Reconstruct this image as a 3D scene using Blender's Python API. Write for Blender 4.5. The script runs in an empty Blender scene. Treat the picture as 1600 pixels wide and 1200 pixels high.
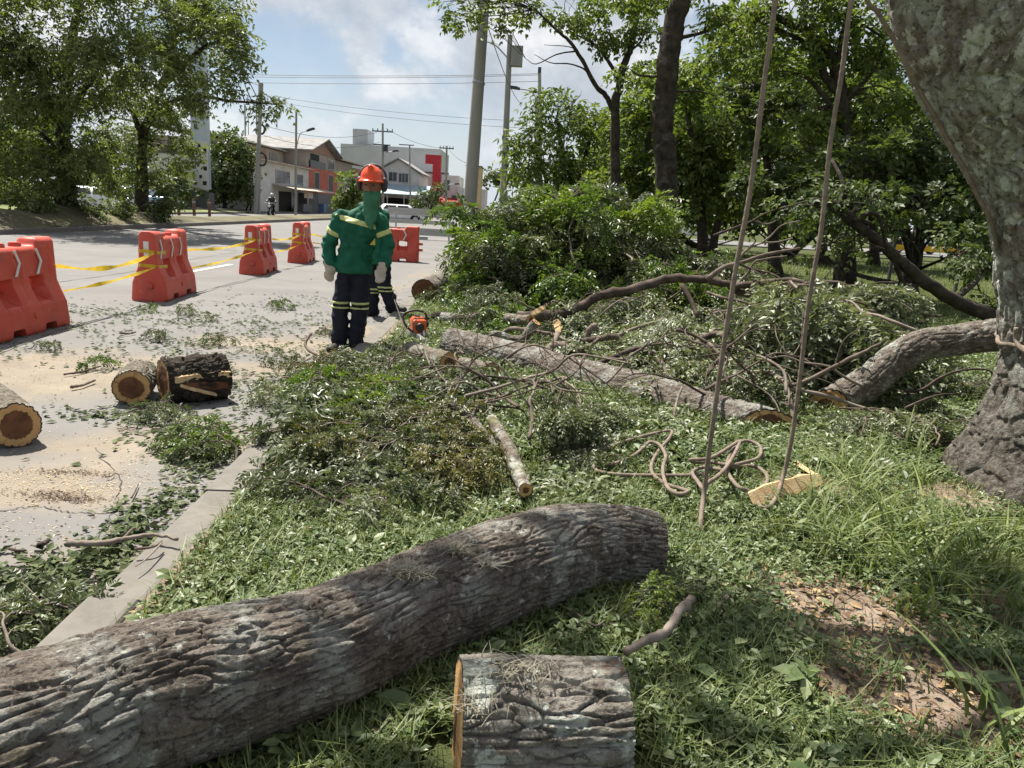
import bpy, bmesh, math, random
import numpy as np
from mathutils import Matrix, Vector

# ------------------------------------------------------------------ camera, sky, sun, exposure
SC = bpy.context.scene
F_PX, PITCH, ROLL, CAM_H = 1209.0, math.radians(12.6), math.radians(3.3), 1.4
_f = np.array([0, math.cos(PITCH), -math.sin(PITCH)])
_r0 = np.array([1.0, 0, 0]); _u0 = np.array([0, math.sin(PITCH), math.cos(PITCH)])
_u = _u0 * math.cos(ROLL) - _r0 * math.sin(ROLL)
_r = _r0 * math.cos(ROLL) + _u0 * math.sin(ROLL)
cam_data = bpy.data.cameras.new('camera')
cam_data.sensor_width = 36.0
cam_data.lens = F_PX / 1600 * 36
cam_data.clip_start = 0.05
cam_data.clip_end = 4000
cam = bpy.data.objects.new('camera', cam_data)
SC.collection.objects.link(cam)
cam.matrix_world = Matrix(((_r[0], _u[0], -_f[0], 0), (_r[1], _u[1], -_f[1], 0),
                           (_r[2], _u[2], -_f[2], CAM_H), (0, 0, 0, 1)))
SC.camera = cam

SUN_DIR = Vector((-0.38, 0.42, 1.0)).normalized()       # towards the sun: far left, high
SUN_EL = math.asin(SUN_DIR.z)
SUN_AZ = math.atan2(SUN_DIR.x, SUN_DIR.y)               # from +Y towards +X
world = bpy.data.worlds.new('World'); SC.world = world; world.use_nodes = True
nt = world.node_tree; nt.nodes.clear()
def wn(t, **k):
    n = nt.nodes.new(t)
    for a, b in k.items(): setattr(n, a, b)
    return n
def wmath(op, a, b=None, c=None, clamp=False):
    n = wn('ShaderNodeMath', operation=op, use_clamp=clamp)
    for i, v in enumerate((a, b, c)):
        if v is None: continue
        if isinstance(v, (int, float)): n.inputs[i].default_value = v
        else: nt.links.new(v, n.inputs[i])
    return n.outputs[0]
def wramp(v, stops):
    n = wn('ShaderNodeValToRGB'); nt.links.new(v, n.inputs[0]); e = n.color_ramp.elements
    while len(e) < len(stops): e.new(0.5)
    for q, (p, c) in zip(e, stops): q.position = p; q.color = (c[0], c[1], c[2], 1) if not isinstance(c, (int, float)) else (c, c, c, 1)
    return n.outputs[0]
sky = wn('ShaderNodeTexSky', sky_type='NISHITA', sun_disc=False)
sky.sun_elevation = SUN_EL; sky.sun_rotation = SUN_AZ
sky.air_density = 1.0; sky.dust_density = 0.7; sky.ozone_density = 1.0
tc = wn('ShaderNodeTexCoord'); sep = wn('ShaderNodeSeparateXYZ'); nt.links.new(tc.outputs['Generated'], sep.inputs[0])
comb = wn('ShaderNodeCombineXYZ')
nt.links.new(sep.outputs[0], comb.inputs[0]); nt.links.new(sep.outputs[1], comb.inputs[1]); nt.links.new(wmath('MULTIPLY', sep.outputs[2], 1.35), comb.inputs[2])
CLOUD_OFF = (1.3, 15.2, 11.8)
def wnoise(scale, detail, rough, off):
    m = wn('ShaderNodeMapping'); m.inputs['Location'].default_value = tuple(p + q for p, q in zip(off, CLOUD_OFF)); nt.links.new(comb.outputs[0], m.inputs[0])
    n = wn('ShaderNodeTexNoise'); n.inputs['Scale'].default_value = scale; n.inputs['Detail'].default_value = detail
    n.inputs['Roughness'].default_value = rough; nt.links.new(m.outputs[0], n.inputs[0]); return n.outputs[0]
big = wnoise(3.6, 9, 0.56, (3.7, 1.2, 0.4))
lit = wnoise(3.6, 9, 0.56, (3.7 - SUN_DIR.x * .045, 1.2 - SUN_DIR.y * .02, 0.4 + .05))   # the same clouds seen a little towards the light
cover = wramp(big, [(0.40, 0.06), (0.46, 0.22), (0.50, 0.80), (0.56, 1.0)])
shade = wmath('ADD', wmath('MULTIPLY', wmath('SUBTRACT', big, lit), 3.2), wmath('ADD', wmath('MULTIPLY', big, -1.5), 1.28))
cloud = wramp(shade, [(0.25, (4.6, 5.05, 5.7)), (0.45, (6.2, 6.6, 7.1)), (0.60, (8.6, 8.7, 8.9)), (0.80, (10.4, 10.4, 10.3))])
mix = wn('ShaderNodeMix', data_type='RGBA')
nt.links.new(cover, mix.inputs[0]); nt.links.new(sky.outputs[0], mix.inputs[6]); nt.links.new(cloud, mix.inputs[7])
haze = wn('ShaderNodeMix', data_type='RGBA'); hz = wramp(sep.outputs[2], [(0.0, 0.85), (0.05, 0.60), (0.16, 0.18), (0.32, 0.0)])
nt.links.new(hz, haze.inputs[0]); nt.links.new(mix.outputs[2], haze.inputs[6]); haze.inputs[7].default_value = (6.6, 7.2, 7.9, 1); mix = haze
bg = wn('ShaderNodeBackground'); bg.inputs[1].default_value = 0.05
nt.links.new(mix.outputs[2], bg.inputs[0])
wo = wn('ShaderNodeOutputWorld'); nt.links.new(bg.outputs[0], wo.inputs[0])

sun_data = bpy.data.lights.new('sun', 'SUN'); sun_data.energy = 5.0; sun_data.angle = math.radians(0.55)
sun_data.color = (1.0, 0.95, 0.86)
sun = bpy.data.objects.new('sun', sun_data); SC.collection.objects.link(sun)
sun.rotation_euler = SUN_DIR.to_track_quat('Z', 'Y').to_euler()
sun.location = (-20, 15, 60)
vs = SC.view_settings
vs.view_transform = 'Standard'; vs.look = 'None'; vs.exposure = 1.1; vs.gamma = 1.0; vs.use_curve_mapping = False
SC.cycles.max_bounces = 6; SC.cycles.diffuse_bounces = 3; SC.cycles.glossy_bounces = 2; SC.cycles.transmission_bounces = 4
SC.cycles.caustics_reflective = False; SC.cycles.caustics_refractive = False
SC.cycles.use_denoising = True
# ------------------------------------------------------------------ helpers
rng = np.random.default_rng(7); random.seed(7)
CAMP = np.array([0, 0, CAM_H])
def ray(px, py): return _f * F_PX + _r * (px - 800) + _u * (600 - py)
def G(px, py, z=0.0):                      # where the sight line of a photo pixel meets height z
    d = ray(px, py); return CAMP + d * ((z - CAM_H) / d[2])
def A(px, py, Y):                          # ... and where it meets the distance Y
    d = ray(px, py); return CAMP + d * (Y / d[1])
def mpp(Y): return Y / F_PX * 1.0          # metres per photo pixel at distance Y
def kerb_x(Y): return -1.33 - 0.028 * (Y - 2)

def _hash(ix, iy, iz, seed):
    h = (ix.astype(np.uint32) * np.uint32(374761393) + iy.astype(np.uint32) * np.uint32(668265263)
         + iz.astype(np.uint32) * np.uint32(2147483647) + np.uint32(seed * 974711 + 13)).astype(np.uint32)
    h = (h ^ (h >> np.uint32(13))) * np.uint32(1274126177); h = h ^ (h >> np.uint32(16))
    h = h * np.uint32(2246822519); h = h ^ (h >> np.uint32(15))
    return h.astype(np.float64) / 4294967295.0
def vnoise(P, seed=0):
    P = np.asarray(P, float); i = np.floor(P).astype(np.int64); f = P - i; f = f * f * (3 - 2 * f); o = 0
    for dx in (0, 1):
        for dy in (0, 1):
            for dz in (0, 1):
                w = (f[:, 0] if dx else 1 - f[:, 0]) * (f[:, 1] if dy else 1 - f[:, 1]) * (f[:, 2] if dz else 1 - f[:, 2])
                o = o + w * _hash(i[:, 0] + dx, i[:, 1] + dy, i[:, 2] + dz, seed)
    return o * 2 - 1
def fbm(P, octv=4, seed=0):
    o = 0; a = 0.5; P = np.asarray(P, float)
    for k in range(octv): o = o + a * vnoise(P, seed + k); P = P * 2.03; a *= 0.5
    return o
def voro(P, seed=0):                        # F1, F2, id of nearest cell
    i = np.floor(P).astype(np.int64); n = len(P); d1 = np.full(n, 9.0); d2 = np.full(n, 9.0); cid = np.zeros(n)
    for dx in (-1, 0, 1):
        for dy in (-1, 0, 1):
            for dz in (-1, 0, 1):
                c = i + np.array([dx, dy, dz])
                h = [_hash(c[:, 0], c[:, 1], c[:, 2], seed + q) for q in (0, 31, 67)]
                q = c + np.stack(h, 1) * 0.8 + 0.1
                d = np.linalg.norm(q - P, axis=1); m = d < d1
                d2 = np.where(m, d1, np.minimum(d2, d)); cid = np.where(m, h[0], cid); d1 = np.where(m, d, d1)
    return d1, d2, cid

COL = SC.collection
def link(o, parent=None):
    COL.objects.link(o)
    if parent is not None: o.parent = parent
    return o
def tag(o, label=None, cat=None, group=None, kind=None):
    if label: o['label'] = label
    if cat: o['category'] = cat
    if group: o['group'] = group
    if kind: o['kind'] = kind
    return o
def thing(name, label, cat, loc=(0, 0, 0), rz=0.0, group=None):
    o = bpy.data.objects.new(name, None); o.empty_display_size = 0.1
    link(o); o.location = tuple(loc); o.rotation_euler = (0, 0, rz)
    return tag(o, label, cat, group)
def copy_tree(o, parent=None):
    c = o.copy(); COL.objects.link(c)
    if parent is not None: c.parent = parent
    for ch in list(o.children): copy_tree(ch, c)
    return c
def np_mesh(name, V, F, smooth=False, attrs=None):
    """V (n,3); F list of arrays (m,k) or one array"""
    me = bpy.data.meshes.new(name)
    if not isinstance(F, list): F = [F]
    F = [np.asarray(f, np.int32) for f in F if len(f)]
    V = np.ascontiguousarray(V, np.float32)
    me.vertices.add(len(V)); me.vertices.foreach_set('co', V.ravel())
    tot = sum(f.size for f in F); nf = sum(len(f) for f in F)
    me.loops.add(tot); me.polygons.add(nf)
    me.loops.foreach_set('vertex_index', np.concatenate([f.ravel() for f in F]))
    sizes = np.concatenate([np.full(len(f), f.shape[1], np.int32) for f in F])
    me.polygons.foreach_set('loop_start', np.concatenate([[0], np.cumsum(sizes)[:-1]]).astype(np.int32))
    me.polygons.foreach_set('use_smooth', np.full(nf, bool(smooth)))
    for k, v in (attrs or {}).items():
        a = me.attributes.new(k, 'FLOAT', 'POINT'); a.data.foreach_set('value', np.asarray(v, np.float32))
    me.update(calc_edges=True); me.validate(); return me
def obj(name, me, m, parent=None, loc=None):
    o = bpy.data.objects.new(name, me)
    if m is not None and not me.materials: me.materials.append(m)
    link(o, parent)
    if loc is not None: o.location = tuple(loc)
    return o
class MB:                                   # collects shapes, becomes one mesh
    def __init__(s): s.V = []; s.F = {}; s.n = 0
    def add(s, V, F):
        V = np.asarray(V, float); s.V.append(V)
        for f in (F if isinstance(F, list) else [F]):
            f = np.asarray(f, np.int64)
            if f.size: s.F.setdefault(f.shape[1], []).append(f + s.n)
        s.n += len(V); return s
    def box(s, c, d, rot=None):
        x, y, z = (np.array(d) / 2); V = np.array([(a * x, b * y, e * z) for a in (-1, 1) for b in (-1, 1) for e in (-1, 1)], float)
        if rot is not None: V = V @ np.asarray(rot).T
        return s.add(V + np.array(c, float), np.array([(0, 1, 3, 2), (4, 6, 7, 5), (0, 4, 5, 1), (2, 3, 7, 6), (0, 2, 6, 4), (1, 5, 7, 3)]))
    def bb(s, x0, x1, y0, y1, z0, z1): return s.box(((x0 + x1) / 2, (y0 + y1) / 2, (z0 + z1) / 2), (abs(x1 - x0), abs(y1 - y0), abs(z1 - z0)))
    def tube(s, pts, r, n=8, cap=True, jit=0.0, seed=0):
        V, F = tube(pts, r, n, cap, jit, seed); return s.add(V, F)
    def prism(s, poly, axis, a, b):         # poly 2-D extruded along an axis between a and b
        poly = np.array(poly, float); n = len(poly); V = []
        for t in (a, b):
            for p in poly:
                q = [0, 0, 0]; o = [i for i in range(3) if i != axis]; q[o[0]], q[o[1]] = p; q[axis] = t; V.append(q)
        Q = np.array([(i, (i + 1) % n, n + (i + 1) % n, n + i) for i in range(n)])
        return s.add(V, [Q, np.array([list(range(n))[::-1]]), np.array([list(range(n, 2 * n))])])
    def mesh(s, name='m', smooth=False, sharp=None, attrs=None):
        me = np_mesh(name, np.concatenate(s.V), [np.concatenate(v) for v in s.F.values()], smooth, attrs)
        bm = bmesh.new(); bm.from_mesh(me); bmesh.ops.recalc_face_normals(bm, faces=bm.faces); bm.to_mesh(me); bm.free()
        if sharp: me.set_sharp_from_angle(angle=math.radians(sharp))
        return me
    def build(s, name, m, parent=None, smooth=False, sharp=None): return obj(name, s.mesh(name, smooth, sharp), m, parent)
def catmull(pts, k=6):
    P = np.asarray(pts, float)
    if len(P) < 3: return np.array([P[0] + (P[-1] - P[0]) * t for t in np.linspace(0, 1, k + 1)])
    Q = np.vstack([2 * P[0] - P[1], P, 2 * P[-1] - P[-2]]); out = []
    for i in range(1, len(Q) - 2):
        for t in np.linspace(0, 1, k, endpoint=False):
            a, b, c, d = Q[i - 1], Q[i], Q[i + 1], Q[i + 2]
            out.append(0.5 * (2 * b + (c - a) * t + (2 * a - 5 * b + 4 * c - d) * t * t + (3 * b - a - 3 * c + d) * t ** 3))
    out.append(P[-1]); return np.array(out)
def frames(P):
    T = np.gradient(P, axis=0); T /= np.linalg.norm(T, axis=1)[:, None] + 1e-12
    ref = np.array([0, 0, 1.0]) if abs(T[0][2]) < 0.8 else np.array([1.0, 0, 0])
    N = np.zeros_like(P); n = ref - T[0] * ref.dot(T[0]); n /= np.linalg.norm(n); N[0] = n
    for i in range(1, len(P)):
        n = n - T[i] * n.dot(T[i]); n /= np.linalg.norm(n) + 1e-12; N[i] = n
    return T, N, np.cross(T, N)
def tube(pts, r, n=8, cap=True, jit=0.0, seed=0):
    P = np.asarray(pts, float); m = len(P)
    r = np.broadcast_to(np.asarray(r, float), (m,)) if np.ndim(r) == 0 or len(np.atleast_1d(r)) == m else np.interp(np.linspace(0, 1, m), np.linspace(0, 1, len(r)), r)
    T, N, B = frames(P); th = np.linspace(0, 2 * np.pi, n, endpoint=False)
    R = r[:, None] * np.ones(n)
    if jit: R = R * (1 + jit * np.random.default_rng(seed).normal(size=(m, n)))
    V = (P[:, None, :] + R[..., None] * (np.cos(th)[None, :, None] * N[:, None, :] + np.sin(th)[None, :, None] * B[:, None, :])).reshape(-1, 3)
    i = np.arange(m - 1)[:, None] * n; j = np.arange(n)[None, :]; j2 = (j + 1) % n
    Q = np.stack([i + j, i + j2, i + n + j2, i + n + j], -1).reshape(-1, 4)
    Fs = [Q]
    if cap: Fs += [np.arange(n)[None, ::-1], (np.arange(n) + (m - 1) * n)[None, :]]
    return V, Fs
def rot_to(d, up=(0, 0, 1)):                # matrix with +X along d
    x = np.array(d, float); x /= np.linalg.norm(x); u = np.array(up, float)
    y = np.cross(u, x); y /= np.linalg.norm(y) + 1e-12; return np.stack([x, y, np.cross(x, y)], 1)
def unit(v): v = np.asarray(v, float); return v / (np.linalg.norm(v, axis=-1, keepdims=True) + 1e-9)

# ---- leaves
def kites(B, D, Nn, L, W, fold=0.18, curl=0.15, six=False):
    """one folded leaf per row: B base, D direction, Nn normal, L length, W half width"""
    D = unit(D); S = unit(np.cross(Nn, D)); Nn = np.cross(D, S); L = L[:, None]; W = W[:, None]; n = len(B)
    if not six:
        V = np.stack([B, B + D * L * .45 + S * W + Nn * W * fold, B + D * L - Nn * L * curl, B + D * L * .45 - S * W + Nn * W * fold], 1)
        i = np.arange(n)[:, None] * 4
        F = np.concatenate([i + np.array([[0, 2, 1]]), i + np.array([[0, 3, 2]])])
        return V.reshape(-1, 3), F
    V = np.stack([B, B + D * L * .28 + S * W * .85 + Nn * W * fold, B + D * L * .66 + S * W * .8 + Nn * (W * fold - L * curl * .4),
                  B + D * L - Nn * L * curl, B + D * L * .66 - S * W * .8 + Nn * (W * fold - L * curl * .4),
                  B + D * L * .28 - S * W * .85 + Nn * W * fold, B + D * L * .5 - Nn * L * curl * .2], 1)
    i = np.arange(n)[:, None] * 7
    F = np.concatenate([i + np.array([q]) for q in ((0, 6, 1), (1, 6, 2), (2, 6, 3), (3, 6, 4), (4, 6, 5), (5, 6, 0))])
    return V.reshape(-1, 3), F
def compound(B, D, Nn, R, pairs, L, W, droop=0.25, g=None):
    """pinnate leaves: base, direction, normal, rachis length"""
    g = g or rng
    D = unit(D); S = unit(np.cross(Nn, D)); Nn = np.cross(D, S); n = len(B); bs = []; ds = []; ns = []
    for k in range(pairs):
        t = (k + 1) / pairs
        p = B + D * (R * t)[:, None] - np.array([0, 0, 1.0]) * (R * droop * t * t)[:, None]
        for sg in (-1, 1):
            bs.append(p); ds.append(D * .55 + sg * S * .9 + g.normal(size=(n, 3)) * .16 - np.array([0, 0, .25])); ns.append(Nn + g.normal(size=(n, 3)) * .3)
    bs.append(p); ds.append(D - np.array([0, 0, .4])); ns.append(Nn + g.normal(size=(n, 3)) * .3)
    bs = np.concatenate(bs); m = len(bs)
    return kites(bs, np.concatenate(ds), np.concatenate(ns), L * g.uniform(.75, 1.25, m), W * g.uniform(.75, 1.2, m))
def blades(B, H, W, lean, seg=3, g=None):
    """curved grass blades"""
    g = g or rng; n = len(B); az = g.uniform(0, 2 * np.pi, n); d = np.stack([np.cos(az), np.sin(az), 0 * az], 1)
    w = np.stack([-np.sin(az), np.cos(az), 0 * az], 1); V = []
    for k in range(seg + 1):
        t = k / seg; p = B + np.array([0, 0, 1.0]) * (H * (t - .35 * lean * t * t))[:, None] + d * (H * lean * t * t)[:, None]
        ww = (W * (1 - t ** 1.6) + 0.0004)[:, None]
        V += [p - w * ww, p + w * ww]
    V = np.stack(V, 1); m = 2 * (seg + 1); i = np.arange(n)[:, None] * m
    F = np.concatenate([i + np.array([[2 * k, 2 * k + 1, 2 * k + 3, 2 * k + 2]]) for k in range(seg)])
    return V.reshape(-1, 3), F

# ---- smooth solids from distance fields
def surface_nets(vol, org, h):
    ins = vol < 0; nx, ny, nz = vol.shape; C = (nx - 1, ny - 1, nz - 1)
    acc = np.zeros(C + (3,)); cnt = np.zeros(C)
    cor = [(a, b, c) for a in (0, 1) for b in (0, 1) for c in (0, 1)]
    sl = lambda A_, o: A_[o[0]:o[0] + C[0], o[1]:o[1] + C[1], o[2]:o[2] + C[2]]
    for a in cor:
        for ax in range(3):
            if a[ax]: continue
            b = list(a); b[ax] = 1; b = tuple(b); va, vb = sl(vol, a), sl(vol, b); m = (va < 0) != (vb < 0)
            t = np.where(m, va / np.where(m, va - vb, 1), 0)
            p = [np.full(C, float(a[q])) for q in range(3)]; p[ax] = t
            for q in range(3): acc[..., q] += np.where(m, p[q], 0)
            cnt += m
    act = cnt > 0; idx = np.full(C, -1, np.int64); idx[act] = np.arange(act.sum())
    g = np.stack(np.nonzero(act), 1); V = org + h * (g + acc[act] / cnt[act][:, None]); Q = []
    for ax in range(3):
        o1, o2 = [q for q in range(3) if q != ax]
        s0 = [slice(None)] * 3; s1 = [slice(None)] * 3; s0[ax] = slice(0, -1); s1[ax] = slice(1, None)
        a, b = ins[tuple(s0)], ins[tuple(s1)]; e = np.stack(np.nonzero(a != b), 1)
        e = e[(e[:, o1] > 0) & (e[:, o2] > 0) & (e[:, o1] < vol.shape[o1] - 1) & (e[:, o2] < vol.shape[o2] - 1)]
        fl = a[tuple(e.T)]; q = []
        for (u_, v_) in ((0, 0), (1, 0), (1, 1), (0, 1)):
            c = e.copy(); c[:, o1] -= u_; c[:, o2] -= v_; q.append(idx[tuple(c.T)])
        q = np.stack(q, 1); flip = fl if ax != 1 else ~fl
        q[flip] = q[flip][:, ::-1]; Q.append(q)
    return V, np.concatenate(Q)
def sd_cone(P, a, b, ra, rb, sc=(1, 1, 1)):
    sc = np.array(sc, float); a = np.array(a, float); b = np.array(b, float); c = (a + b) / 2
    P2 = (P - c) / sc; a2, b2 = (a - c) / sc, (b - c) / sc; ab = b2 - a2
    t = np.clip(((P2 - a2) @ ab) / (ab @ ab + 1e-12), 0, 1)
    return (np.linalg.norm(P2 - a2 - t[:, None] * ab, axis=1) - (ra + (rb - ra) * t)) * sc.min()
def sd_box(P, c, half, r=0.0, rot=None):
    q = P - np.array(c, float)
    if rot is not None: q = q @ np.asarray(rot)
    q = np.abs(q) - (np.array(half, float) - r)
    return np.linalg.norm(np.maximum(q, 0), axis=1) + np.minimum(q.max(1), 0) - r
def smin(a, b, k): h = np.clip(.5 + .5 * (b - a) / k, 0, 1); return b + (a - b) * h - k * h * (1 - h)
def sdf_mesh(name, fn, lo, hi, h, smooth=True):
    lo = np.array(lo, float); hi = np.array(hi, float); n = np.ceil((hi - lo) / h).astype(int) + 1
    g = np.stack(np.meshgrid(*[lo[i] + h * np.arange(n[i]) for i in range(3)], indexing='ij'), -1).reshape(-1, 3)
    V, Q = surface_nets(fn(g).reshape(n), lo, h)
    me = np_mesh(name, V, Q, smooth)
    bm = bmesh.new(); bm.from_mesh(me); bmesh.ops.recalc_face_normals(bm, faces=bm.faces); bm.to_mesh(me); bm.free()
    return me
def limbs(*chain, k=0.03):
    """smooth union of cone chains: each entry (points, radii, scale)"""
    def fn(P):
        d = None
        for e in chain:
            pts, rs = e[0], e[1]; s = e[2] if len(e) > 2 else (1, 1, 1)
            for i in range(len(pts) - 1):
                q = sd_cone(P, pts[i], pts[i + 1], rs[i], rs[i + 1], s); d = q if d is None else smin(d, q, k)
        return d
    return fn
# ------------------------------------------------------------------ materials
def mat(name, ramp, scale=5.0, detail=6, stretch=(1, 1, 1), rough=0.75, spec=0.3, metal=0.0, bump=0.0, bscale=None, bdist=0.02,
        island=0.0, trans=0.0, transcol=None, patches=(), attrs=(), objvar=0.0, coat=0.0, roughvar=0.0, nrough=0.55):
    """noise-driven colour ramp; patches = (colour, scale, low, high, amount); attrs = (attribute, colour, amount)"""
    m = bpy.data.materials.new(name); m.use_nodes = True; t = m.node_tree; t.nodes.clear()
    def N(ty, **k):
        n = t.nodes.new(ty)
        for a, b in k.items(): setattr(n, a, b)
        return n
    L = t.links.new
    tc = N('ShaderNodeTexCoord'); mp = N('ShaderNodeMapping'); mp.inputs['Scale'].default_value = stretch; L(tc.outputs['Object'], mp.inputs[0])
    co = mp.outputs[0]
    if objvar:
        oi = N('ShaderNodeObjectInfo'); va = N('ShaderNodeVectorMath', operation='ADD'); ml = N('ShaderNodeMath', operation='MULTIPLY'); ml.inputs[1].default_value = 37.0
        L(oi.outputs['Random'], ml.inputs[0]); L(co, va.inputs[0]); L(ml.outputs[0], va.inputs[1]); co = va.outputs[0]
    def noise(sc, de=detail, ro=nrough, vec=None):
        n = N('ShaderNodeTexNoise'); n.inputs['Scale'].default_value = sc; n.inputs['Detail'].default_value = de; n.inputs['Roughness'].default_value = ro
        L(vec or co, n.inputs[0]); return n.outputs[0]
    fac = noise(scale)
    def mm(op, a, b, clamp=False):
        n = N('ShaderNodeMath', operation=op, use_clamp=clamp)
        for i, v in enumerate((a, b)):
            if isinstance(v, (int, float)): n.inputs[i].default_value = v
            else: L(v, n.inputs[i])
        return n.outputs[0]
    if island:
        g = N('ShaderNodeNewGeometry'); fac = mm('ADD', mm('MULTIPLY', fac, 1 - island), mm('MULTIPLY', g.outputs['Random Per Island'], island))
    if objvar:
        fac = mm('ADD', fac, mm('MULTIPLY', mm('SUBTRACT', oi.outputs['Random'], 0.5), objvar))
    cr = N('ShaderNodeValToRGB'); L(fac, cr.inputs[0]); e = cr.color_ramp.elements
    while len(e) < len(ramp): e.new(0.5)
    for q, (p, c) in zip(e, ramp): q.position = p; q.color = (*c, 1)
    col = cr.outputs[0]
    def over(col, fac, c):
        x = N('ShaderNodeMix', data_type='RGBA'); L(fac, x.inputs[0]); L(col, x.inputs[6])
        if isinstance(c, tuple): x.inputs[7].default_value = (*c, 1)
        else: L(c, x.inputs[7])
        return x.outputs[2]
    for c, sc, lo, hi, am in patches:
        r = N('ShaderNodeMapRange'); r.inputs['From Min'].default_value = lo; r.inputs['From Max'].default_value = hi; r.inputs['To Max'].default_value = am
        L(noise(sc, 8, 0.62, tc.outputs['Object']), r.inputs['Value']); col = over(col, r.outputs[0], c)
    for an, c, am in attrs:
        a = N('ShaderNodeAttribute'); a.attribute_name = an
        f2 = mm('MULTIPLY', a.outputs['Fac'], am)
        n2 = mm('MULTIPLY', f2, mm('ADD', mm('MULTIPLY', noise(scale * 6, 6), 1.1), 0.45), True)
        if isinstance(c, list):
            c2 = N('ShaderNodeValToRGB'); L(noise(scale * 3), c2.inputs[0]); e = c2.color_ramp.elements
            while len(e) < len(c): e.new(0.5)
            for q, (p, cc) in zip(e, c): q.position = p; q.color = (*cc, 1)
            c = c2.outputs[0]
        col = over(col, n2, c)
    b = N('ShaderNodeBsdfPrincipled'); L(col, b.inputs['Base Color']); b.inputs['Roughness'].default_value = rough
    b.inputs['Specular IOR Level'].default_value = spec; b.inputs['Metallic'].default_value = metal; b.inputs['Coat Weight'].default_value = coat
    if roughvar: L(mm('ADD', mm('MULTIPLY', noise(scale * 2.3), roughvar * 2), rough - roughvar), b.inputs['Roughness'])
    if bump:
        bn = N('ShaderNodeBump'); bn.inputs['Strength'].default_value = bump; bn.inputs['Distance'].default_value = bdist
        L(noise(bscale or scale * 4, 8, 0.65), bn.inputs['Height']); L(bn.outputs[0], b.inputs['Normal'])
    out = N('ShaderNodeOutputMaterial'); sh = b.outputs[0]
    if trans:
        tr = N('ShaderNodeBsdfTranslucent'); mx = N('ShaderNodeMixShader'); mx.inputs[0].default_value = trans
        if transcol:
            x = N('ShaderNodeMix', data_type='RGBA', blend_type='MULTIPLY'); x.inputs[0].default_value = 1; L(col, x.inputs[6]); x.inputs[7].default_value = (*transcol, 1); L(x.outputs[2], tr.inputs[0])
        else: L(col, tr.inputs[0])
        L(sh, mx.inputs[1]); L(tr.outputs[0], mx.inputs[2]); sh = mx.outputs[0]
    L(sh, out.inputs[0]); return m
def plain(name, c, rough=0.6, **k):
    d = tuple(max(0, x * 0.8) for x in c); l = tuple(min(1, x * 1.15) for x in c)
    return mat(name, [(0.3, d), (0.7, l)], scale=k.pop('scale', 3.0), rough=rough, **k)

LICH = ((0.36, 0.39, 0.33), 9.0, 0.53, 0.60, 0.85)
LICH2 = ((0.50, 0.52, 0.46), 22.0, 0.58, 0.64, 0.8)
M = {}
M['bark'] = mat('bark', [(0.25, (0.065, 0.052, 0.042)), (0.5, (0.15, 0.125, 0.103)), (0.75, (0.25, 0.218, 0.185))], scale=14, stretch=(1, 1, 1), rough=0.9, spec=0.15,
                bump=1.0, bscale=55, bdist=0.022, patches=[((0.33, 0.33, 0.295), 6.0, 0.48, 0.60, 0.75), ((0.045, 0.034, 0.027), 60.0, 0.54, 0.60, 0.6), ((0.27, 0.25, 0.22), 85.0, 0.57, 0.62, 0.6), ((0.47, 0.48, 0.43), 24.0, 0.60, 0.66, 0.7), ((0.10, 0.10, 0.035), 5.0, 0.62, 0.72, 0.5)])
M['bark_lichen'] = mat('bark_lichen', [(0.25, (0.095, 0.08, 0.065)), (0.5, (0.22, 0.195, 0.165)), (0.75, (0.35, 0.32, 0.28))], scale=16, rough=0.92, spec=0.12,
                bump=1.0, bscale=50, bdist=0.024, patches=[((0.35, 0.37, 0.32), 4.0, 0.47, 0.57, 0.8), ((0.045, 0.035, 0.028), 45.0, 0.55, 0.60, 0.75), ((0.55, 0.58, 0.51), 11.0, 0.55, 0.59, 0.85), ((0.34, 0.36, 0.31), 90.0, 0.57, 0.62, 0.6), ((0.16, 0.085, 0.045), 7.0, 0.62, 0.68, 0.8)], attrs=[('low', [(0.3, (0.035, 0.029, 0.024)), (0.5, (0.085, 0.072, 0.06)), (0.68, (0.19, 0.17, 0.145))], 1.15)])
M['bark_moss'] = mat('bark_moss', [(0.25, (0.07, 0.055, 0.04)), (0.5, (0.17, 0.145, 0.115)), (0.75, (0.27, 0.245, 0.205))], scale=12, rough=0.92, spec=0.12,
                bump=1.0, bscale=50, bdist=0.018, patches=[((0.40, 0.41, 0.36), 7.0, 0.50, 0.60, 0.8), ((0.06, 0.05, 0.04), 45.0, 0.55, 0.60, 0.65), ((0.13, 0.13, 0.04), 4.5, 0.55, 0.66, 0.7)])
M['bark_dark'] = mat('bark_dark', [(0.3, (0.022, 0.018, 0.015)), (0.6, (0.06, 0.05, 0.04)), (0.8, (0.12, 0.10, 0.085))], scale=8, rough=0.92, spec=0.1, bump=0.8, bscale=30, bdist=0.02,
                patches=[((0.17, 0.155, 0.14), 3.0, 0.6, 0.7, 0.6)])
M['twig'] = mat('twig', [(0.25, (0.06, 0.045, 0.036)), (0.5, (0.14, 0.11, 0.09)), (0.8, (0.24, 0.20, 0.165))], scale=9, rough=0.9, spec=0.15, bump=0.6, bscale=60, bdist=0.004, objvar=0.5)
M['cut'] = mat('cut_wood', [(0.3, (0.42, 0.25, 0.10)), (0.6, (0.55, 0.34, 0.15)), (0.8, (0.62, 0.42, 0.21))], scale=6, rough=0.8, spec=0.2, bump=0.4, bscale=60, bdist=0.003,
               attrs=[('ring', (0.22, 0.115, 0.045), 0.55), ('heart', [(0.3, (0.085, 0.038, 0.02)), (0.7, (0.17, 0.08, 0.042))], 1.6), ('rim', (0.06, 0.045, 0.035), 1.6)])
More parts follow.
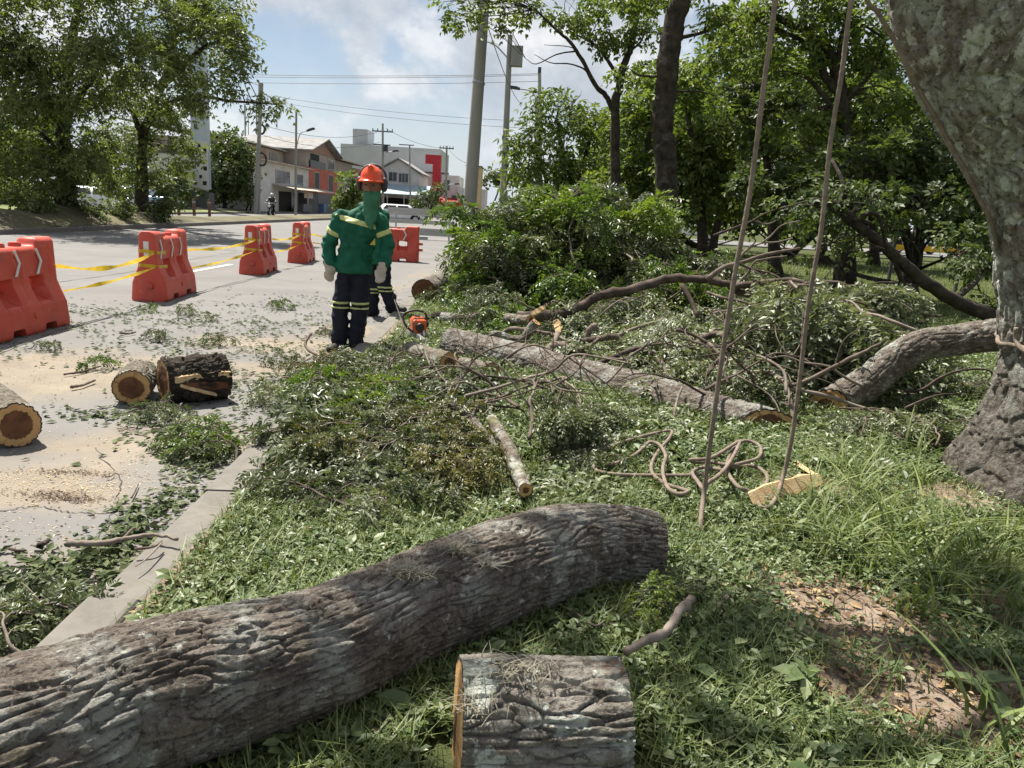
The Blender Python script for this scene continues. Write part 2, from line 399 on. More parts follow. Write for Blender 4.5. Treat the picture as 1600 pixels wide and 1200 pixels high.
M['split'] = mat('split_wood', [(0.25, (0.45, 0.28, 0.12)), (0.55, (0.60, 0.43, 0.24)), (0.8, (0.70, 0.55, 0.36))], scale=5, stretch=(1, 6, 6), rough=0.8, spec=0.2, bump=0.7, bscale=25, bdist=0.006)
M['splitred'] = mat('split_heartwood', [(0.3, (0.07, 0.022, 0.012)), (0.7, (0.20, 0.085, 0.045))], scale=6, stretch=(1, 5, 5), rough=0.8, bump=0.8, bscale=20, bdist=0.008)
M['leaf'] = mat('leaf_fresh', [(0.2, (0.0516, 0.0916, 0.0181)), (0.5, (0.1045, 0.1565, 0.0302)), (0.8, (0.2091, 0.2460, 0.0553))], scale=2.2, rough=0.42, spec=0.45, island=0.6, trans=0.32, transcol=(1.3, 1.5, 0.5), objvar=0.35)
M['leafp'] = mat('leaf_wilted', [(0.2, (0.0950, 0.1174, 0.0615)), (0.5, (0.1733, 0.1956, 0.1118)), (0.8, (0.2795, 0.2963, 0.1845))], scale=3, rough=0.45, spec=0.45, island=0.7, trans=0.22, transcol=(1.2, 1.3, 0.6), objvar=0.3)
M['leafo'] = mat('leaf_olive', [(0.2, (0.0532, 0.0658, 0.0212)), (0.5, (0.1112, 0.1161, 0.0368)), (0.85, (0.1935, 0.1693, 0.0581))], scale=3, rough=0.45, spec=0.4, island=0.6, trans=0.25, transcol=(1.3, 1.3, 0.5), objvar=0.3)
M['leafm'] = mat('leaf_mid', [(0.2, (0.0554, 0.0732, 0.0339)), (0.5, (0.1029, 0.1206, 0.0601)), (0.85, (0.1789, 0.1871, 0.1080))], scale=3, rough=0.42, spec=0.45, island=0.7, trans=0.25, transcol=(1.2, 1.4, 0.6), objvar=0.35)
M['crown'] = mat('crown_leaves', [(0.2, (0.0358, 0.0586, 0.0199)), (0.5, (0.0715, 0.1041, 0.0318)), (0.85, (0.1379, 0.1608, 0.0596))], scale=0.6, rough=0.5, spec=0.35, island=0.55, trans=0.35, transcol=(1.25, 1.3, 0.55))
M['crown2'] = mat('crown_leaves_light', [(0.2, (0.0519, 0.0841, 0.0212)), (0.5, (0.1079, 0.1541, 0.0382)), (0.85, (0.1942, 0.2243, 0.0689))], scale=0.6, rough=0.5, spec=0.35, island=0.55, trans=0.42, transcol=(1.3, 1.35, 0.55))
M['crown3'] = mat('crown_leaves_olive', [(0.2, (0.0630, 0.0868, 0.0307)), (0.5, (0.1190, 0.1512, 0.0532)), (0.85, (0.2170, 0.2450, 0.0980))], scale=0.5, rough=0.5, spec=0.35, island=0.6, trans=0.33, transcol=(1.3, 1.4, 0.5))
M['weed'] = mat('weed_leaves', [(0.2, (0.0712, 0.1092, 0.0380)), (0.5, (0.1283, 0.1710, 0.0684)), (0.85, (0.2375, 0.2707, 0.1377))], scale=1.5, rough=0.45, spec=0.4, island=0.65, trans=0.28, transcol=(1.1, 1.25, 0.6))
M['grass'] = mat('grass', [(0.2, (0.085, 0.125, 0.035)), (0.5, (0.15, 0.195, 0.06)), (0.85, (0.28, 0.30, 0.125))], scale=1.0, rough=0.5, spec=0.35, island=0.6, trans=0.3, transcol=(1.1, 1.2, 0.6))
M['dry'] = mat('dry_leaves', [(0.2, (0.10, 0.06, 0.032)), (0.5, (0.24, 0.155, 0.085)), (0.85, (0.42, 0.31, 0.17))], scale=2, rough=0.7, island=0.8, trans=0.1)
M['crumb'] = mat('bark_crumbs', [(0.2, (0.05, 0.036, 0.026)), (0.5, (0.12, 0.085, 0.06)), (0.85, (0.24, 0.175, 0.12))], scale=2, rough=0.9, spec=.1, island=0.8)
M['leafr'] = mat('leaf_matte', [(0.2, (0.045, 0.068, 0.028)), (0.5, (0.085, 0.11, 0.048)), (0.85, (0.16, 0.18, 0.09))], scale=3, rough=0.8, spec=.15, island=0.7, trans=0.15)
M['airplant'] = plain('air_plant', (0.24, 0.22, 0.16), 0.8)
M['rope'] = mat('rope', [(0.3, (0.13, 0.10, 0.078)), (0.7, (0.25, 0.197, 0.153))], scale=30, rough=0.85, bump=0.8, bscale=160, bdist=0.004)
M['dust'] = mat('sawdust', [(0.2, (0.42, 0.30, 0.17)), (0.8, (0.66, 0.52, 0.34))], scale=5, rough=0.9, island=0.7)
M['ground'] = mat('soil_and_grass', [(0.25, (0.0360, 0.0440, 0.0176)), (0.5, (0.0600, 0.0720, 0.0256)), (0.75, (0.0960, 0.1000, 0.0440))], scale=1.6, rough=0.95, spec=0.1, bump=0.8, bscale=40, bdist=0.02,
                  attrs=[('bare', [(0.25, (0.15, 0.11, 0.08)), (0.55, (0.25, 0.195, 0.15)), (0.8, (0.34, 0.275, 0.21))], 1.7)])
M['road'] = mat('concrete_road', [(0.25, (0.1210, 0.1165, 0.1111)), (0.5, (0.1568, 0.1505, 0.1434)), (0.75, (0.1882, 0.1819, 0.1702))], scale=0.7, detail=10, nrough=0.68, rough=0.85, spec=0.25, bump=0.35, bscale=70, bdist=0.004,
                patches=[((0.125, 0.12, 0.118), 1.6, 0.58, 0.75, 0.55)],
                attrs=[('dust', [(0.25, (0.165, 0.135, 0.10)), (0.55, (0.225, 0.188, 0.14)), (0.8, (0.29, 0.245, 0.185))], 1.0), ('grime', (0.10, 0.09, 0.075), 1.0)])
M['asphalt'] = mat('asphalt', [(0.3, (0.09, 0.088, 0.086)), (0.7, (0.16, 0.155, 0.15))], scale=0.8, detail=9, rough=0.9, bump=0.3, bscale=80)
M['farroad'] = mat('far_carriageway', [(0.3, (0.1360, 0.1320, 0.1280)), (0.7, (0.1840, 0.1800, 0.1760))], scale=0.3, detail=9, rough=0.9)
M['kerb'] = mat('kerb_concrete', [(0.25, (0.1120, 0.1000, 0.0880)), (0.5, (0.1600, 0.1464, 0.1280)), (0.8, (0.2000, 0.1856, 0.1640))], scale=7, detail=10, nrough=0.7, rough=0.9, bump=0.5, bscale=80, bdist=0.004, patches=[((0.13, 0.115, 0.095), 4.0, 0.6, 0.75, 0.6)])
M['joint'] = plain('joint_filler', (0.04, 0.038, 0.036), 0.9)
M['median'] = mat('median_soil', [(0.25, (0.05, 0.042, 0.03)), (0.5, (0.11, 0.10, 0.055)), (0.8, (0.20, 0.185, 0.095))], scale=0.5, rough=0.95, bump=0.8, bscale=6, bdist=0.08)
M['verge'] = mat('verge_grass', [(0.25, (0.0850, 0.1105, 0.0340)), (0.6, (0.1615, 0.1785, 0.0638)), (0.85, (0.2380, 0.2210, 0.1105))], scale=0.3, rough=0.95, bump=0.8, bscale=8, bdist=0.06)
M['conc_pole'] = mat('concrete_pole', [(0.25, (0.21, 0.20, 0.185)), (0.7, (0.31, 0.30, 0.275))], scale=3, stretch=(1, 1, .3), detail=9, rough=0.9, bump=0.2, bscale=60)
M['orange'] = mat('barrier_plastic', [(0.25, (0.40, 0.046, 0.028)), (0.5, (0.50, 0.066, 0.038)), (0.8, (0.57, 0.095, 0.058))], scale=3.5, detail=9, rough=0.5, spec=0.4, roughvar=0.1, bump=0.1, bscale=40, objvar=0.2,
                  patches=[((0.26, 0.10, 0.075), 4.0, 0.55, 0.72, 0.45), ((0.60, 0.20, 0.14), 14.0, 0.60, 0.68, 0.4), ((0.12, 0.08, 0.065), 38.0, 0.62, 0.67, 0.6)])
M['reflect'] = mat('white_reflective', [(0.3, (0.55, 0.54, 0.50)), (0.7, (0.72, 0.71, 0.67))], scale=8, rough=0.4, spec=0.5)
M['tape'] = mat('yellow_tape', [(0.3, (0.55, 0.36, 0.015)), (0.7, (0.78, 0.56, 0.035))], scale=9, rough=0.35, spec=0.5, trans=0.3)
# ------------------------------------------------------------------ ground, road, kerbs
def gz(x, y):
    x = np.asarray(x, float); y = np.asarray(y, float); s = np.broadcast_to(x, np.broadcast(x, y).shape).ravel(); t = np.broadcast_to(y, np.broadcast(x, y).shape).ravel()
    d = np.clip(s - kerb_x(t) - 0.17, 0, 50)
    z = 0.088 + 0.035 * (1 - np.exp(-d)) + (0.035 * vnoise(np.stack([s * .9, t * .9, 0 * s], 1), 5) + 0.012 * vnoise(np.stack([s * 4, t * 4, 0 * s], 1), 6)) * np.clip(d * 3, 0.1, 1)
    return z.reshape(np.broadcast(x, y).shape)
def gp(px, py, lift=0.0):                   # photo pixel -> point on the grass
    p = G(px, py, 0.12); p = G(px, py, float(gz(p[0], p[1])) + lift); return p
def struct(o): o['kind'] = 'structure'; return o
def grid_mesh(name, X, Y, Z, attrs=None):
    ny, nx = X.shape; V = np.stack([X, Y, Z], -1).reshape(-1, 3); i = np.arange(ny - 1)[:, None] * nx; j = np.arange(nx - 1)[None, :]
    Q = np.stack([i + j, i + j + 1, i + nx + j + 1, i + nx + j], -1).reshape(-1, 4)
    return np_mesh(name, V, Q, True, attrs)
def grow(a, b, step, until, ratio=1.12):
    o = [a]
    while o[-1] < b: o.append(o[-1] + step); step = step if o[-1] < until else step * ratio
    o[-1] = b; return np.array(o)
base = MB(); base.add([(-1500, -200, -.12), (1500, -200, -.12), (1500, 2500, -.12), (-1500, 2500, -.12)], np.array([(0, 1, 2, 3)]))
struct(base.build('ground', M['verge']))
ys = grow(-2.5, 130, .08, 9); xs = grow(0, 90, .08, 5)
Xg, Yg = np.meshgrid(xs, ys); Xg = Xg + kerb_x(Yg) + 0.17
Zg = gz(Xg, Yg)
def blob(px, py, rx, ry, X, Y, z=.1):
    c = G(px, py, z); return np.clip(1.6 - 1.6 * np.sqrt(((X - c[0]) / rx) ** 2 + ((Y - c[1]) / ry) ** 2), 0, 1)
def bare_at(X, Y):
    n = fbm(np.stack([X.ravel() * 2.2, Y.ravel() * 2.2, 0 * X.ravel()], 1), 4, 12).reshape(X.shape)
    b = np.maximum.reduce([blob(1310, 985, .46, .48, X, Y), blob(1480, 1110, .36, .34, X, Y) * .9, blob(1500, 780, .5, .3, X, Y) * .75, blob(1280, 770, .35, .22, X, Y) * .6,
                           blob(1330, 1090, .22, .2, X, Y) * .8, blob(1560, 960, .22, .2, X, Y) * .5])
    edge = np.clip(1 - (X - kerb_x(Y) - .17) / .12, 0, 1) * .7 * (Y < 9)
    return np.clip(np.maximum(b, edge) + n * .55 * (np.maximum(b, edge) > .02), 0, 1)
struct(obj('grass_verge', grid_mesh('grass_verge', Xg, Yg, Zg, {'bare': bare_at(Xg, Yg).ravel()}), M['ground']))
# carriageway with a fine mesh near the camera so that the sawdust lies where it fell
ys = grow(-3, 130, .07, 9, 1.1); t = grow(0, 12.6, .07, 4.5, 1.1)
T, Yr = np.meshgrid(t, ys); Xr = kerb_x(Yr) - T + .02
def dust_at(X, Y):
    q = np.stack([X.ravel() * 1.3, Y.ravel() * 1.3, 0 * X.ravel()], 1); n = (fbm(q, 5, 21) + .6 * fbm(q * 5, 4, 22)).reshape(X.shape)
    b = np.maximum.reduce([blob(120, 575, 1.5, 1.0, X, Y, 0), blob(20, 600, 1.2, .9, X, Y, 0) * .9, blob(60, 770, .55, .25, X, Y, 0) * .85, blob(90, 740, .35, .1, X, Y, 0),
                           blob(430, 540, 1.0, .75, X, Y, 0), blob(330, 690, .8, .4, X, Y, 0) * .6, blob(440, 575, .8, .4, X, Y, 0), blob(560, 520, .6, .9, X, Y, 0) * .6,
                           blob(200, 720, .9, .5, X, Y, 0) * .45, blob(40, 940, .6, .5, X, Y, 0) * .4, blob(640, 440, .35, 5, X, Y, 0) * .5])
    return np.clip((b + n * .8) * (b > .01) - .08, 0, 1)
grime = np.clip(1 - T / .14, 0, 1) * .55
struct(obj('road', grid_mesh('road', Xr, Yr, 0 * Xr, {'dust': dust_at(Xr, Yr).ravel(), 'grime': grime.ravel()}), M['road']))
# kerb stones
kroot = struct(thing('kerb', None, None))
kb = MB(); kb.prism([(-.085, -.11), (.085, -.11), (.085, .085), (.078, .096), (.066, .10), (-.07, .10), (-.082, .094), (-.085, .08)], 1, -.488, .488)
kmes = [kb.mesh('kerb_stone')]
for i in range(42):
    o = obj('kerb_stone', kmes[0], M['kerb'], kroot); y = -1.2 + i
    o.location = (kerb_x(y) + .085 + random.uniform(-.008, .008), y, random.uniform(-.012, .006)); o.rotation_euler = (random.uniform(-.010, .010), random.uniform(-.025, .025), .028 + random.uniform(-.012, .012))
# the median strip with its own kerb, the other carriageway and the far verge
MX0, MX1 = -14.0, -17.4
mk = struct(thing('median_kerb', None, None))
mb = MB(); mb.prism([(-.09, -.1), (.09, -.1), (.09, .13), (.075, .15), (-.09, .15)], 1, -.99, .99); mkm = mb.mesh('kerb_stone')
for i in range(45):
    o = obj('kerb_stone', mkm, M['kerb'], mk); o.location = (MX0 + random.uniform(-.01, .01), 8 + 2 * i, random.uniform(-.01, .01))
ysm = grow(4, 130, .35, 60); xsm = np.linspace(MX0 - .09, MX1, 16); Xm, Ym = np.meshgrid(xsm, ysm)
u = (Xm - MX0) / (MX1 - MX0); nz = fbm(np.stack([Xm.ravel() * .7, Ym.ravel() * .7, 0 * Xm.ravel()], 1), 4, 31).reshape(Xm.shape)
mound = np.clip(1 - np.abs(Ym - 26) / 13, 0, 1)
Zm = .12 + np.sin(np.clip(u, 0, 1) * np.pi) * (.10 + .45 * mound) + nz * (.06 + .22 * mound) * np.sin(np.clip(u, 0, 1) * np.pi)
struct(obj('median_strip', grid_mesh('median_strip', Xm, Ym, Zm), M['median']))
def med_z(x, y): return .12 + math.sin((x - MX0) / (MX1 - MX0) * math.pi) * (.10 + .45 * max(0, 1 - abs(y - 26) / 13)) - .05
s = MB(); s.bb(-21.6, MX1, 2, 130, -.11, .0); struct(s.build('far_road', M['farroad']))
s = MB(); s.bb(-21.75, -21.6, 2, 62, -.1, .13); s.bb(-21.75, -21.6, 63, 130, -.1, .13); struct(s.build('far_kerb', M['kerb']))
ysf = grow(2, 130, .8, 60); xsf = np.linspace(-21.75, -90, 30); Xf, Yf = np.meshgrid(xsf, ysf)
Zf = .12 + .1 * fbm(np.stack([Xf.ravel() * .3, Yf.ravel() * .3, 0 * Xf.ravel()], 1), 3, 41).reshape(Xf.shape) * np.clip((-21.75 - Xf), 0, 1)
struct(obj('far_verge', grid_mesh('far_verge', Xf, Yf, Zf), M['verge']))
s = MB(); s.bb(-60, 40, 100, 124, .10, .135); struct(s.build('cross_street', M['farroad']))
s = MB(); s.bb(-26, -23.2, 60, 100, .1, .26); struct(s.build('pavement', M['kerb']))
c = G(325, 420); s = MB(); s.bb(c[0] - .06, c[0] + .06, c[1] - 1.2, c[1] + 1.2, .003, .006); struct(s.build('lane_marking', M['reflect']))
s = MB(); s.bb(8, 80, 46, 56, .10, .19); struct(s.build('park_street', M['farroad']))

# cracks and slab joints in the concrete
def crack(pts, w, seed, name='road_crack'):
    g = np.random.default_rng(seed); P = catmull([G(px, py, .003) for px, py in pts], 14); P[:, :2] += np.cumsum(g.normal(size=(len(P), 2)) * .012, 0) * np.linspace(0, 1, len(P))[:, None] * .6 + g.normal(size=(len(P), 2)) * .008
    d = unit(np.gradient(P, axis=0)); sd = np.stack([-d[:, 1], d[:, 0], 0 * d[:, 0]], 1) * (w * g.uniform(.3, 1.2, len(P)))[:, None]; V = np.stack([P - sd, P + sd], 1).reshape(-1, 3); V[:, 2] = .003
    i = np.arange(len(P) - 1)[:, None] * 2; F = i + np.array([[0, 1, 3, 2]]); struct(obj(name, np_mesh(name, V, F), M['joint']))
for k, (pts, w) in enumerate((([(-20, 560), (120, 507), (230, 480), (330, 452), (440, 424)], .006), ([(60, 445), (200, 425), (330, 400), (480, 380)], .012), ([(150, 700), (190, 755), (170, 820), (120, 880)], .003), ([(330, 470), (420, 480), (520, 470), (640, 455)], .005), ([(0, 800), (60, 790), (140, 800), (250, 790)], .003), ([(380, 430), (470, 440), (560, 440)], .004))): crack(pts, w, 900 + k)
# ------------------------------------------------------------------ houses along the far street
def wallmat(n, c, **k): 
    d = tuple(x * .78 for x in c); l = tuple(min(.9, x * 1.08) for x in c); st = tuple(x * .55 for x in c)
    return mat(n, [(0.25, d), (0.55, c), (0.8, l)], scale=k.pop('scale', .6), detail=10, nrough=.65, rough=.9, spec=.15, patches=[(st, .5, .58, .75, .5)], **k)
W = dict(white=wallmat('whitewash', (.55, .53, .50)), red=wallmat('terracotta_paint', (.42, .13, .09)), grey=wallmat('bare_render', (.34, .30, .26)), brick=wallmat('raw_brick', (.33, .20, .15), scale=2),
         pale=mat('pale_cladding', [(.3, (.36, .38, .40)), (.7, (.42, .44, .46))], scale=.5, rough=.85), signred=plain('red_cladding', (.36, .022, .03), .5), tan=wallmat('tan_render', (.55, .42, .25)), roof=mat('fibre_roof', [(.3, (.16, .155, .15)), (.7, (.30, .29, .28))], scale=1.2, rough=.9),
         bluer=plain('blue_sheet_roof', (.30, .38, .43), .6), dark=plain('dark_interior', (.018, .017, .017), .8), frame=plain('window_frame', (.42, .42, .42), .5), tinroof=mat('tin_awning', [(.3, (.30, .24, .19)), (.7, (.50, .43, .36))], scale=1.5, rough=.7),
         shutter=plain('grey_shutter', (.12, .12, .125), .6), cloth=plain('orange_cloth', (.7, .13, .03), .7))
W['glass'] = mat('window_glass', [(.3, (.03, .035, .04)), (.7, (.07, .08, .09))], scale=.7, rough=.12, spec=.6)
def part(name, m, p, *boxes):
    b = MB()
    for q in boxes: b.bb(*q)
    return b.build(name, m, p)
def window(p, xf, y0, y1, z0, z1, bars=2, pane=None):
    f = .07
    w = part('window', W['frame'], p, (xf + .002, xf + .07, y0 - f, y0, z0 - f, z1 + f), (xf + .002, xf + .07, y1, y1 + f, z0 - f, z1 + f), (xf + .002, xf + .07, y0, y1, z1, z1 + f), (xf + .002, xf + .09, y0, y1, z0 - f, z0))
    part('pane', pane or W['glass'], w, (xf + .004, xf + .03, y0, y1, z0, z1))
    for k in range(bars): part('mullion', W['frame'], w, (xf + .032, xf + .055, y0 + (y1 - y0) * (k + 1) / (bars + 1) - .03, y0 + (y1 - y0) * (k + 1) / (bars + 1) + .03, z0, z1))
    return w
def windowf(p, x0, x1, yf, z0, z1, bars=1):      # a window that faces the camera
    f = .07
    w = part('window', W['frame'], p, (x0 - f, x0, yf - .07, yf - .002, z0 - f, z1 + f), (x1, x1 + f, yf - .07, yf - .002, z0 - f, z1 + f), (x0, x1, yf - .07, yf - .002, z1, z1 + f), (x0, x1, yf - .09, yf - .002, z0 - f, z0))
    part('pane', W['glass'], w, (x0, x1, yf - .03, yf - .004, z0, z1))
    for k in range(bars): part('mullion', W['frame'], w, (x0 + (x1 - x0) * (k + 1) / (bars + 1) - .03, x0 + (x1 - x0) * (k + 1) / (bars + 1) + .03, yf - .055, yf - .032, z0, z1))
XF = -22.9
h = thing('white_house', 'whitewashed two-storey corner house with a tin awning over its shop front', 'house', (0, 0, .1))
part('wall', W['white'], h, (XF - 9, XF, 67.5, 85, 0, 4.9))
r = MB(); r.prism([(XF - 9.3, 5.9), (XF + .5, 4.86), (XF + .5, 4.98), (XF - 9.3, 6.02)], 1, 67.2, 85.2); r.build('roof', W['tinroof'], h)
window(h, XF, 73.6, 77.9, 2.9, 4.2, 2); window(h, XF, 80.2, 82.6, 2.7, 4.1, 0)
part('door', W['dark'], h, (XF + .002, XF + .05, 74.5, 78.5, 0.02, 2.1)); part('door', W['dark'], h, (XF + .002, XF + .05, 79.5, 84.2, 0.02, 2.1))
r = MB(); r.prism([(XF + .06, 2.75), (XF + 2.3, 2.3), (XF + 2.3, 2.36), (XF + .06, 2.82)], 1, 72.5, 88.5); aw = r.build('awning', W['tinroof'], h)
for y in (72.8, 80, 88.2): part('awning_post', W['shutter'], aw, (XF + 2.2, XF + 2.28, y, y + .08, .1, 2.28))
part('shop_sign', W['white'], h, (XF + 1.2, XF + 1.26, 78.8, 82.0, 1.55, 2.2)); part('counter', W['shutter'], h, (XF + .8, XF + 1.5, 77.5, 80.6, .02, .9))
part('drum', plain('blue_drum', (.10, .18, .33)), h, (XF + 1.3, XF + 1.9, 84.0, 85.0, .02, 1.0)); part('hanging_cloth', W['cloth'], h, (XF + 2.0, XF + 2.05, 76.9, 77.2, 1.6, 2.3))
h = thing('grey_annex', 'grey weathered upper storey under a long fibre roof behind the white house', 'house', (0, 0, .1))
part('wall', W['grey'], h, (XF - 12, XF - 2.6, 69.5, 84.9, 4.0, 6.7)); r = MB(); r.prism([(XF - 12.5, 8.0), (XF - 2.0, 6.72), (XF - 2.0, 6.86), (XF - 12.5, 8.15)], 1, 69, 86.5); r.build('roof', W['roof'], h)
for y in (72, 76, 80): part('wall_panel', W['brick'] if y == 76 else W['roof'], h, (XF - 2.598, XF - 2.54, y, y + 2.6, 5.2, 6.3))
h = thing('red_house', 'terracotta red house with an open gabled balcony floor above', 'house', (0, 0, .1))
part('wall', W['red'], h, (XF - 8, XF + .02, 85.05, 98, 2.2, 5.2)); part('ground_floor', W['shutter'], h, (XF - 8, XF - .02, 85.05, 98, 0, 2.2)); part('upper_floor', W['grey'], h, (XF - 8, XF - .25, 85.05, 98, 5.2, 7.1))
r = MB(); r.prism([(84.4, 7.05), (91.5, 8.9), (98.6, 7.05), (98.6, 7.2), (91.5, 9.06), (84.4, 7.2)], 0, XF - 8.5, XF + .6); r.build('roof', W['roof'], h)
r = MB(); r.prism([(85.3, 7.06), (91.5, 8.7), (97.7, 7.06)], 0, XF - .3, XF - .2); r.build('gable', W['brick'], h)
for y in (87.2, 93.5): window(h, XF + .02, y, y + 2.0, 2.6, 4.7, 3, W['dark'])
window(h, XF - .25, 94.2, 97.2, 5.5, 6.7, 0); part('balcony_opening', W['dark'], h, (XF - .248, XF - .2, 86.6, 90.2, 5.25, 6.9)); part('balcony_rail', W['shutter'], h, (XF - .1, XF - .05, 86, 92.5, 5.21, 6.1))
h = thing('unrendered_house', 'brown unrendered house with a shallow roof between red house and white gable', 'house', (0, 0, .1))
part('wall', W['grey'], h, (XF - 9, XF - .3, 98.05, 108, 0, 6.9)); part('brick_wall', W['brick'], h, (XF - 9, XF + .1, 108, 117, 0, 6.4)); r = MB(); r.prism([(XF - 9.5, 8.2), (XF + .6, 6.95), (XF + .6, 7.08), (XF - 9.5, 8.35)], 1, 98.1, 117.4); r.build('roof', W['tinroof'], h)
window(h, XF + .1, 110.5, 113.5, 4.2, 5.6, 1); part('roof_room', W['brick'], h, (XF - 6, XF - 3, 100, 104, 7.6, 9.2))
h = thing('white_gable_house', 'white gabled house with a blue-grey lean-to roof below its windows', 'house', (0, 0, .1))
xg0, xg1, yg = -20.6, -14.6, 112
part('wall', W['white'], h, (xg0, xg1, yg, yg + 10, 0, 6.3)); r = MB(); r.prism([(xg0, 6.3), ((xg0 + xg1) / 2, 8.3), (xg1, 6.3)], 1, yg + .002, yg + 9.9); r.build('gable', W['white'], h)
r = MB(); xm = (xg0 + xg1) / 2; r.prism([(xg0 - .4, 6.2), (xm, 8.35), (xg1 + .4, 6.2), (xg1 + .4, 6.38), (xm, 8.56), (xg0 - .4, 6.38)], 1, yg - .5, yg + 10.4); r.build('roof', W['roof'], h)
windowf(h, -18.9, -17.8, yg, 5.0, 6.3); windowf(h, -17.5, -16.2, yg, 4.9, 6.2, 2)
r = MB(); r.prism([(yg - 3.2, 2.9), (yg - .02, 4.4), (yg - .02, 4.5), (yg - 3.2, 3.0)], 0, xg0 - 1, xg1 + 1.6); aw = r.build('lean_to_roof', W['bluer'], h)
for x in (-20.8, -18.6, -16.3, -13.6): part('post', W['frame'], aw, (x, x + .12, yg - 3.1, yg - 2.98, 0.02, 2.92))
part('shop_opening', W['dark'], h, (-20, -15, yg - .05, yg - .002, .05, 2.4))
h = thing('pale_office_block', 'long pale block with a square roof tower and a red frame sign', 'building', (0, 0, .1))
part('wall', W['pale'], h, (-31, -14.2, 135, 150, 0, 12.0)); part('roof_tower', W['pale'], h, (-29.2, -26.7, 136, 142, 12.0, 14.9)); part('lower_wing', W['white'], h, (-20, -12.2, 129, 134.98, 0, 7.2)); part('cornice', W['shutter'], h, (-20.1, -12.1, 128.9, 129.0, 7.2, 7.5))
rf = part('red_frame', W['signred'], h, (-15.8, -13.3, 127.6, 128.6, 8.8, 10.4), (-14.6, -13.3, 127.6, 128.6, 4.0, 8.8))
windowf(h, -19.4, -17.2, 129, 5.3, 6.3, 3)
r = MB(); r.prism([(-16.6, 4.7), (-15.6, 4.7), (-15.6, 7.0)], 1, 128.80, 128.87); r.build('sail_emblem', W['signred'], h)
fc = bpy.data.curves.new('lettering', 'FONT'); fc.body = 'Emp'; fc.size = 1.5; fc.extrude = .02; fo = bpy.data.objects.new('lettering_source', fc); link(fo)
dg = bpy.context.evaluated_depsgraph_get(); lm = bpy.data.meshes.new_from_object(fo.evaluated_get(dg)); bpy.data.objects.remove(fo)
fo = obj('lettering', lm, W['dark'], h); fo.location = (-17.3, 128.85, 3.7); fo.rotation_euler = (math.pi / 2, 0, 0); fo['kind'] = 'stuff'
h = thing('corner_house', 'narrow white corner house with dark windows above a red awning', 'house', (0, 0, .1))
part('wall', W['white'], h, (-12.1, -9.6, 118, 128, 0, 6.6)); windowf(h, -11.7, -10.9, 118, 4.2, 5.8, 0); windowf(h, -10.5, -9.9, 118, 1.9, 3.4, 0)
r = MB(); r.prism([(115.6, 1.7), (118, 2.5), (118, 3.0), (115.6, 2.3)], 0, -13, -8.6); r.build('awning', W['signred'], h); part('shop_opening', W['dark'], h, (-11.9, -9.7, 117.95, 117.998, .02, 1.6))
h = thing('low_house', 'low pale house with a flat rooftop canopy beside the tan block', 'house', (0, 0, .1))
part('wall', W['white'], h, (-9.5, -5.5, 116, 124, 0, 4.6)); part('canopy', W['shutter'], h, (-8.6, -6.3, 117, 121, 5.9, 6.05)); part('canopy_post', W['shutter'], h, (-8.5, -8.4, 117, 117.1, 4.62, 5.9)); part('canopy_post', W['shutter'], h, (-6.5, -6.4, 117, 117.1, 4.62, 5.9))
h = thing('tan_block', 'tall tan rendered block seen behind the big concrete pole', 'building', (0, 0, .1))
part('wall', W['tan'], h, (-6.05, -4.75, 88, 92, 0, 6.5)); part('side_wall', W['white'], h, (-6.4, -6.06, 88.2, 92, 0, 6.4)); part('roof_slab', W['shutter'], h, (-6.45, -4.65, 87.8, 92.2, 6.5, 6.62))
h = thing('tan_gatepost', 'short tan wall end beside the lamp pole', 'wall', (0, 0, .1)); part('wall', W['tan'], h, (-2.3, -1.5, 78, 79, 0, 3.1)); part('cap', W['white'], h, (-2.4, -1.4, 77.9, 79.1, 3.1, 3.25))

for o in COL.objects:
    if o.parent is None and o.get('category') in ('house', 'building'): o.scale.z = .89
# ------------------------------------------------------------------ poles, lamps, wires
M['steel'] = mat('galvanised', [(.3, (.25, .26, .27)), (.7, (.40, .41, .42))], scale=5, rough=.5, metal=.5)
M['dkmetal'] = plain('dark_metal', (.05, .05, .055), .5)
M['wire'] = plain('wire', (.03, .03, .035), .6)
def pole(name, label, px, Y, top_py, r0, r1, base_z=.1, toppx=None, m='conc_pole', cat='pole'):
    b = A(px, 400, Y); b = np.array([b[0], Y, 0.0]); pr = lambda x: x
    # foot straight below the traced point, top where the sight line meets the pole
    top = A(toppx if toppx else px, top_py, Y); t = thing(name, label, cat, (b[0], Y, base_z))
    tl = np.array([top[0] - b[0], 0, top[2] - base_z]); 
    MB().tube([(0, 0, -.2), (0, 0, .01), tl * .5, tl], [r0, r0, (r0 + r1) / 2, r1], 14).build('shaft', M[m], t, True, 40)
    return t, tl
def lamp_head(t, at, arm, r=.035, big=1.0):
    at = np.array(at, float); e = at + np.array(arm, float)
    a = MB().tube(catmull([at, at + np.array(arm) * np.array([.35, .35, .8]), e], 5), r, 6).build('lamp_arm', M['steel'], t, True)
    d = np.array(arm, float); d[2] *= .2; R = rot_to(d)
    q = MB(); q.box(e + R[:, 0] * .25 * big, (.62 * big, .26 * big, .12 * big), R); q.box(e + R[:, 0] * .28 * big + np.array([0, 0, .075 * big]), (.4 * big, .18 * big, .05 * big), R); q.build('lamp_head', M['dkmetal'], a)
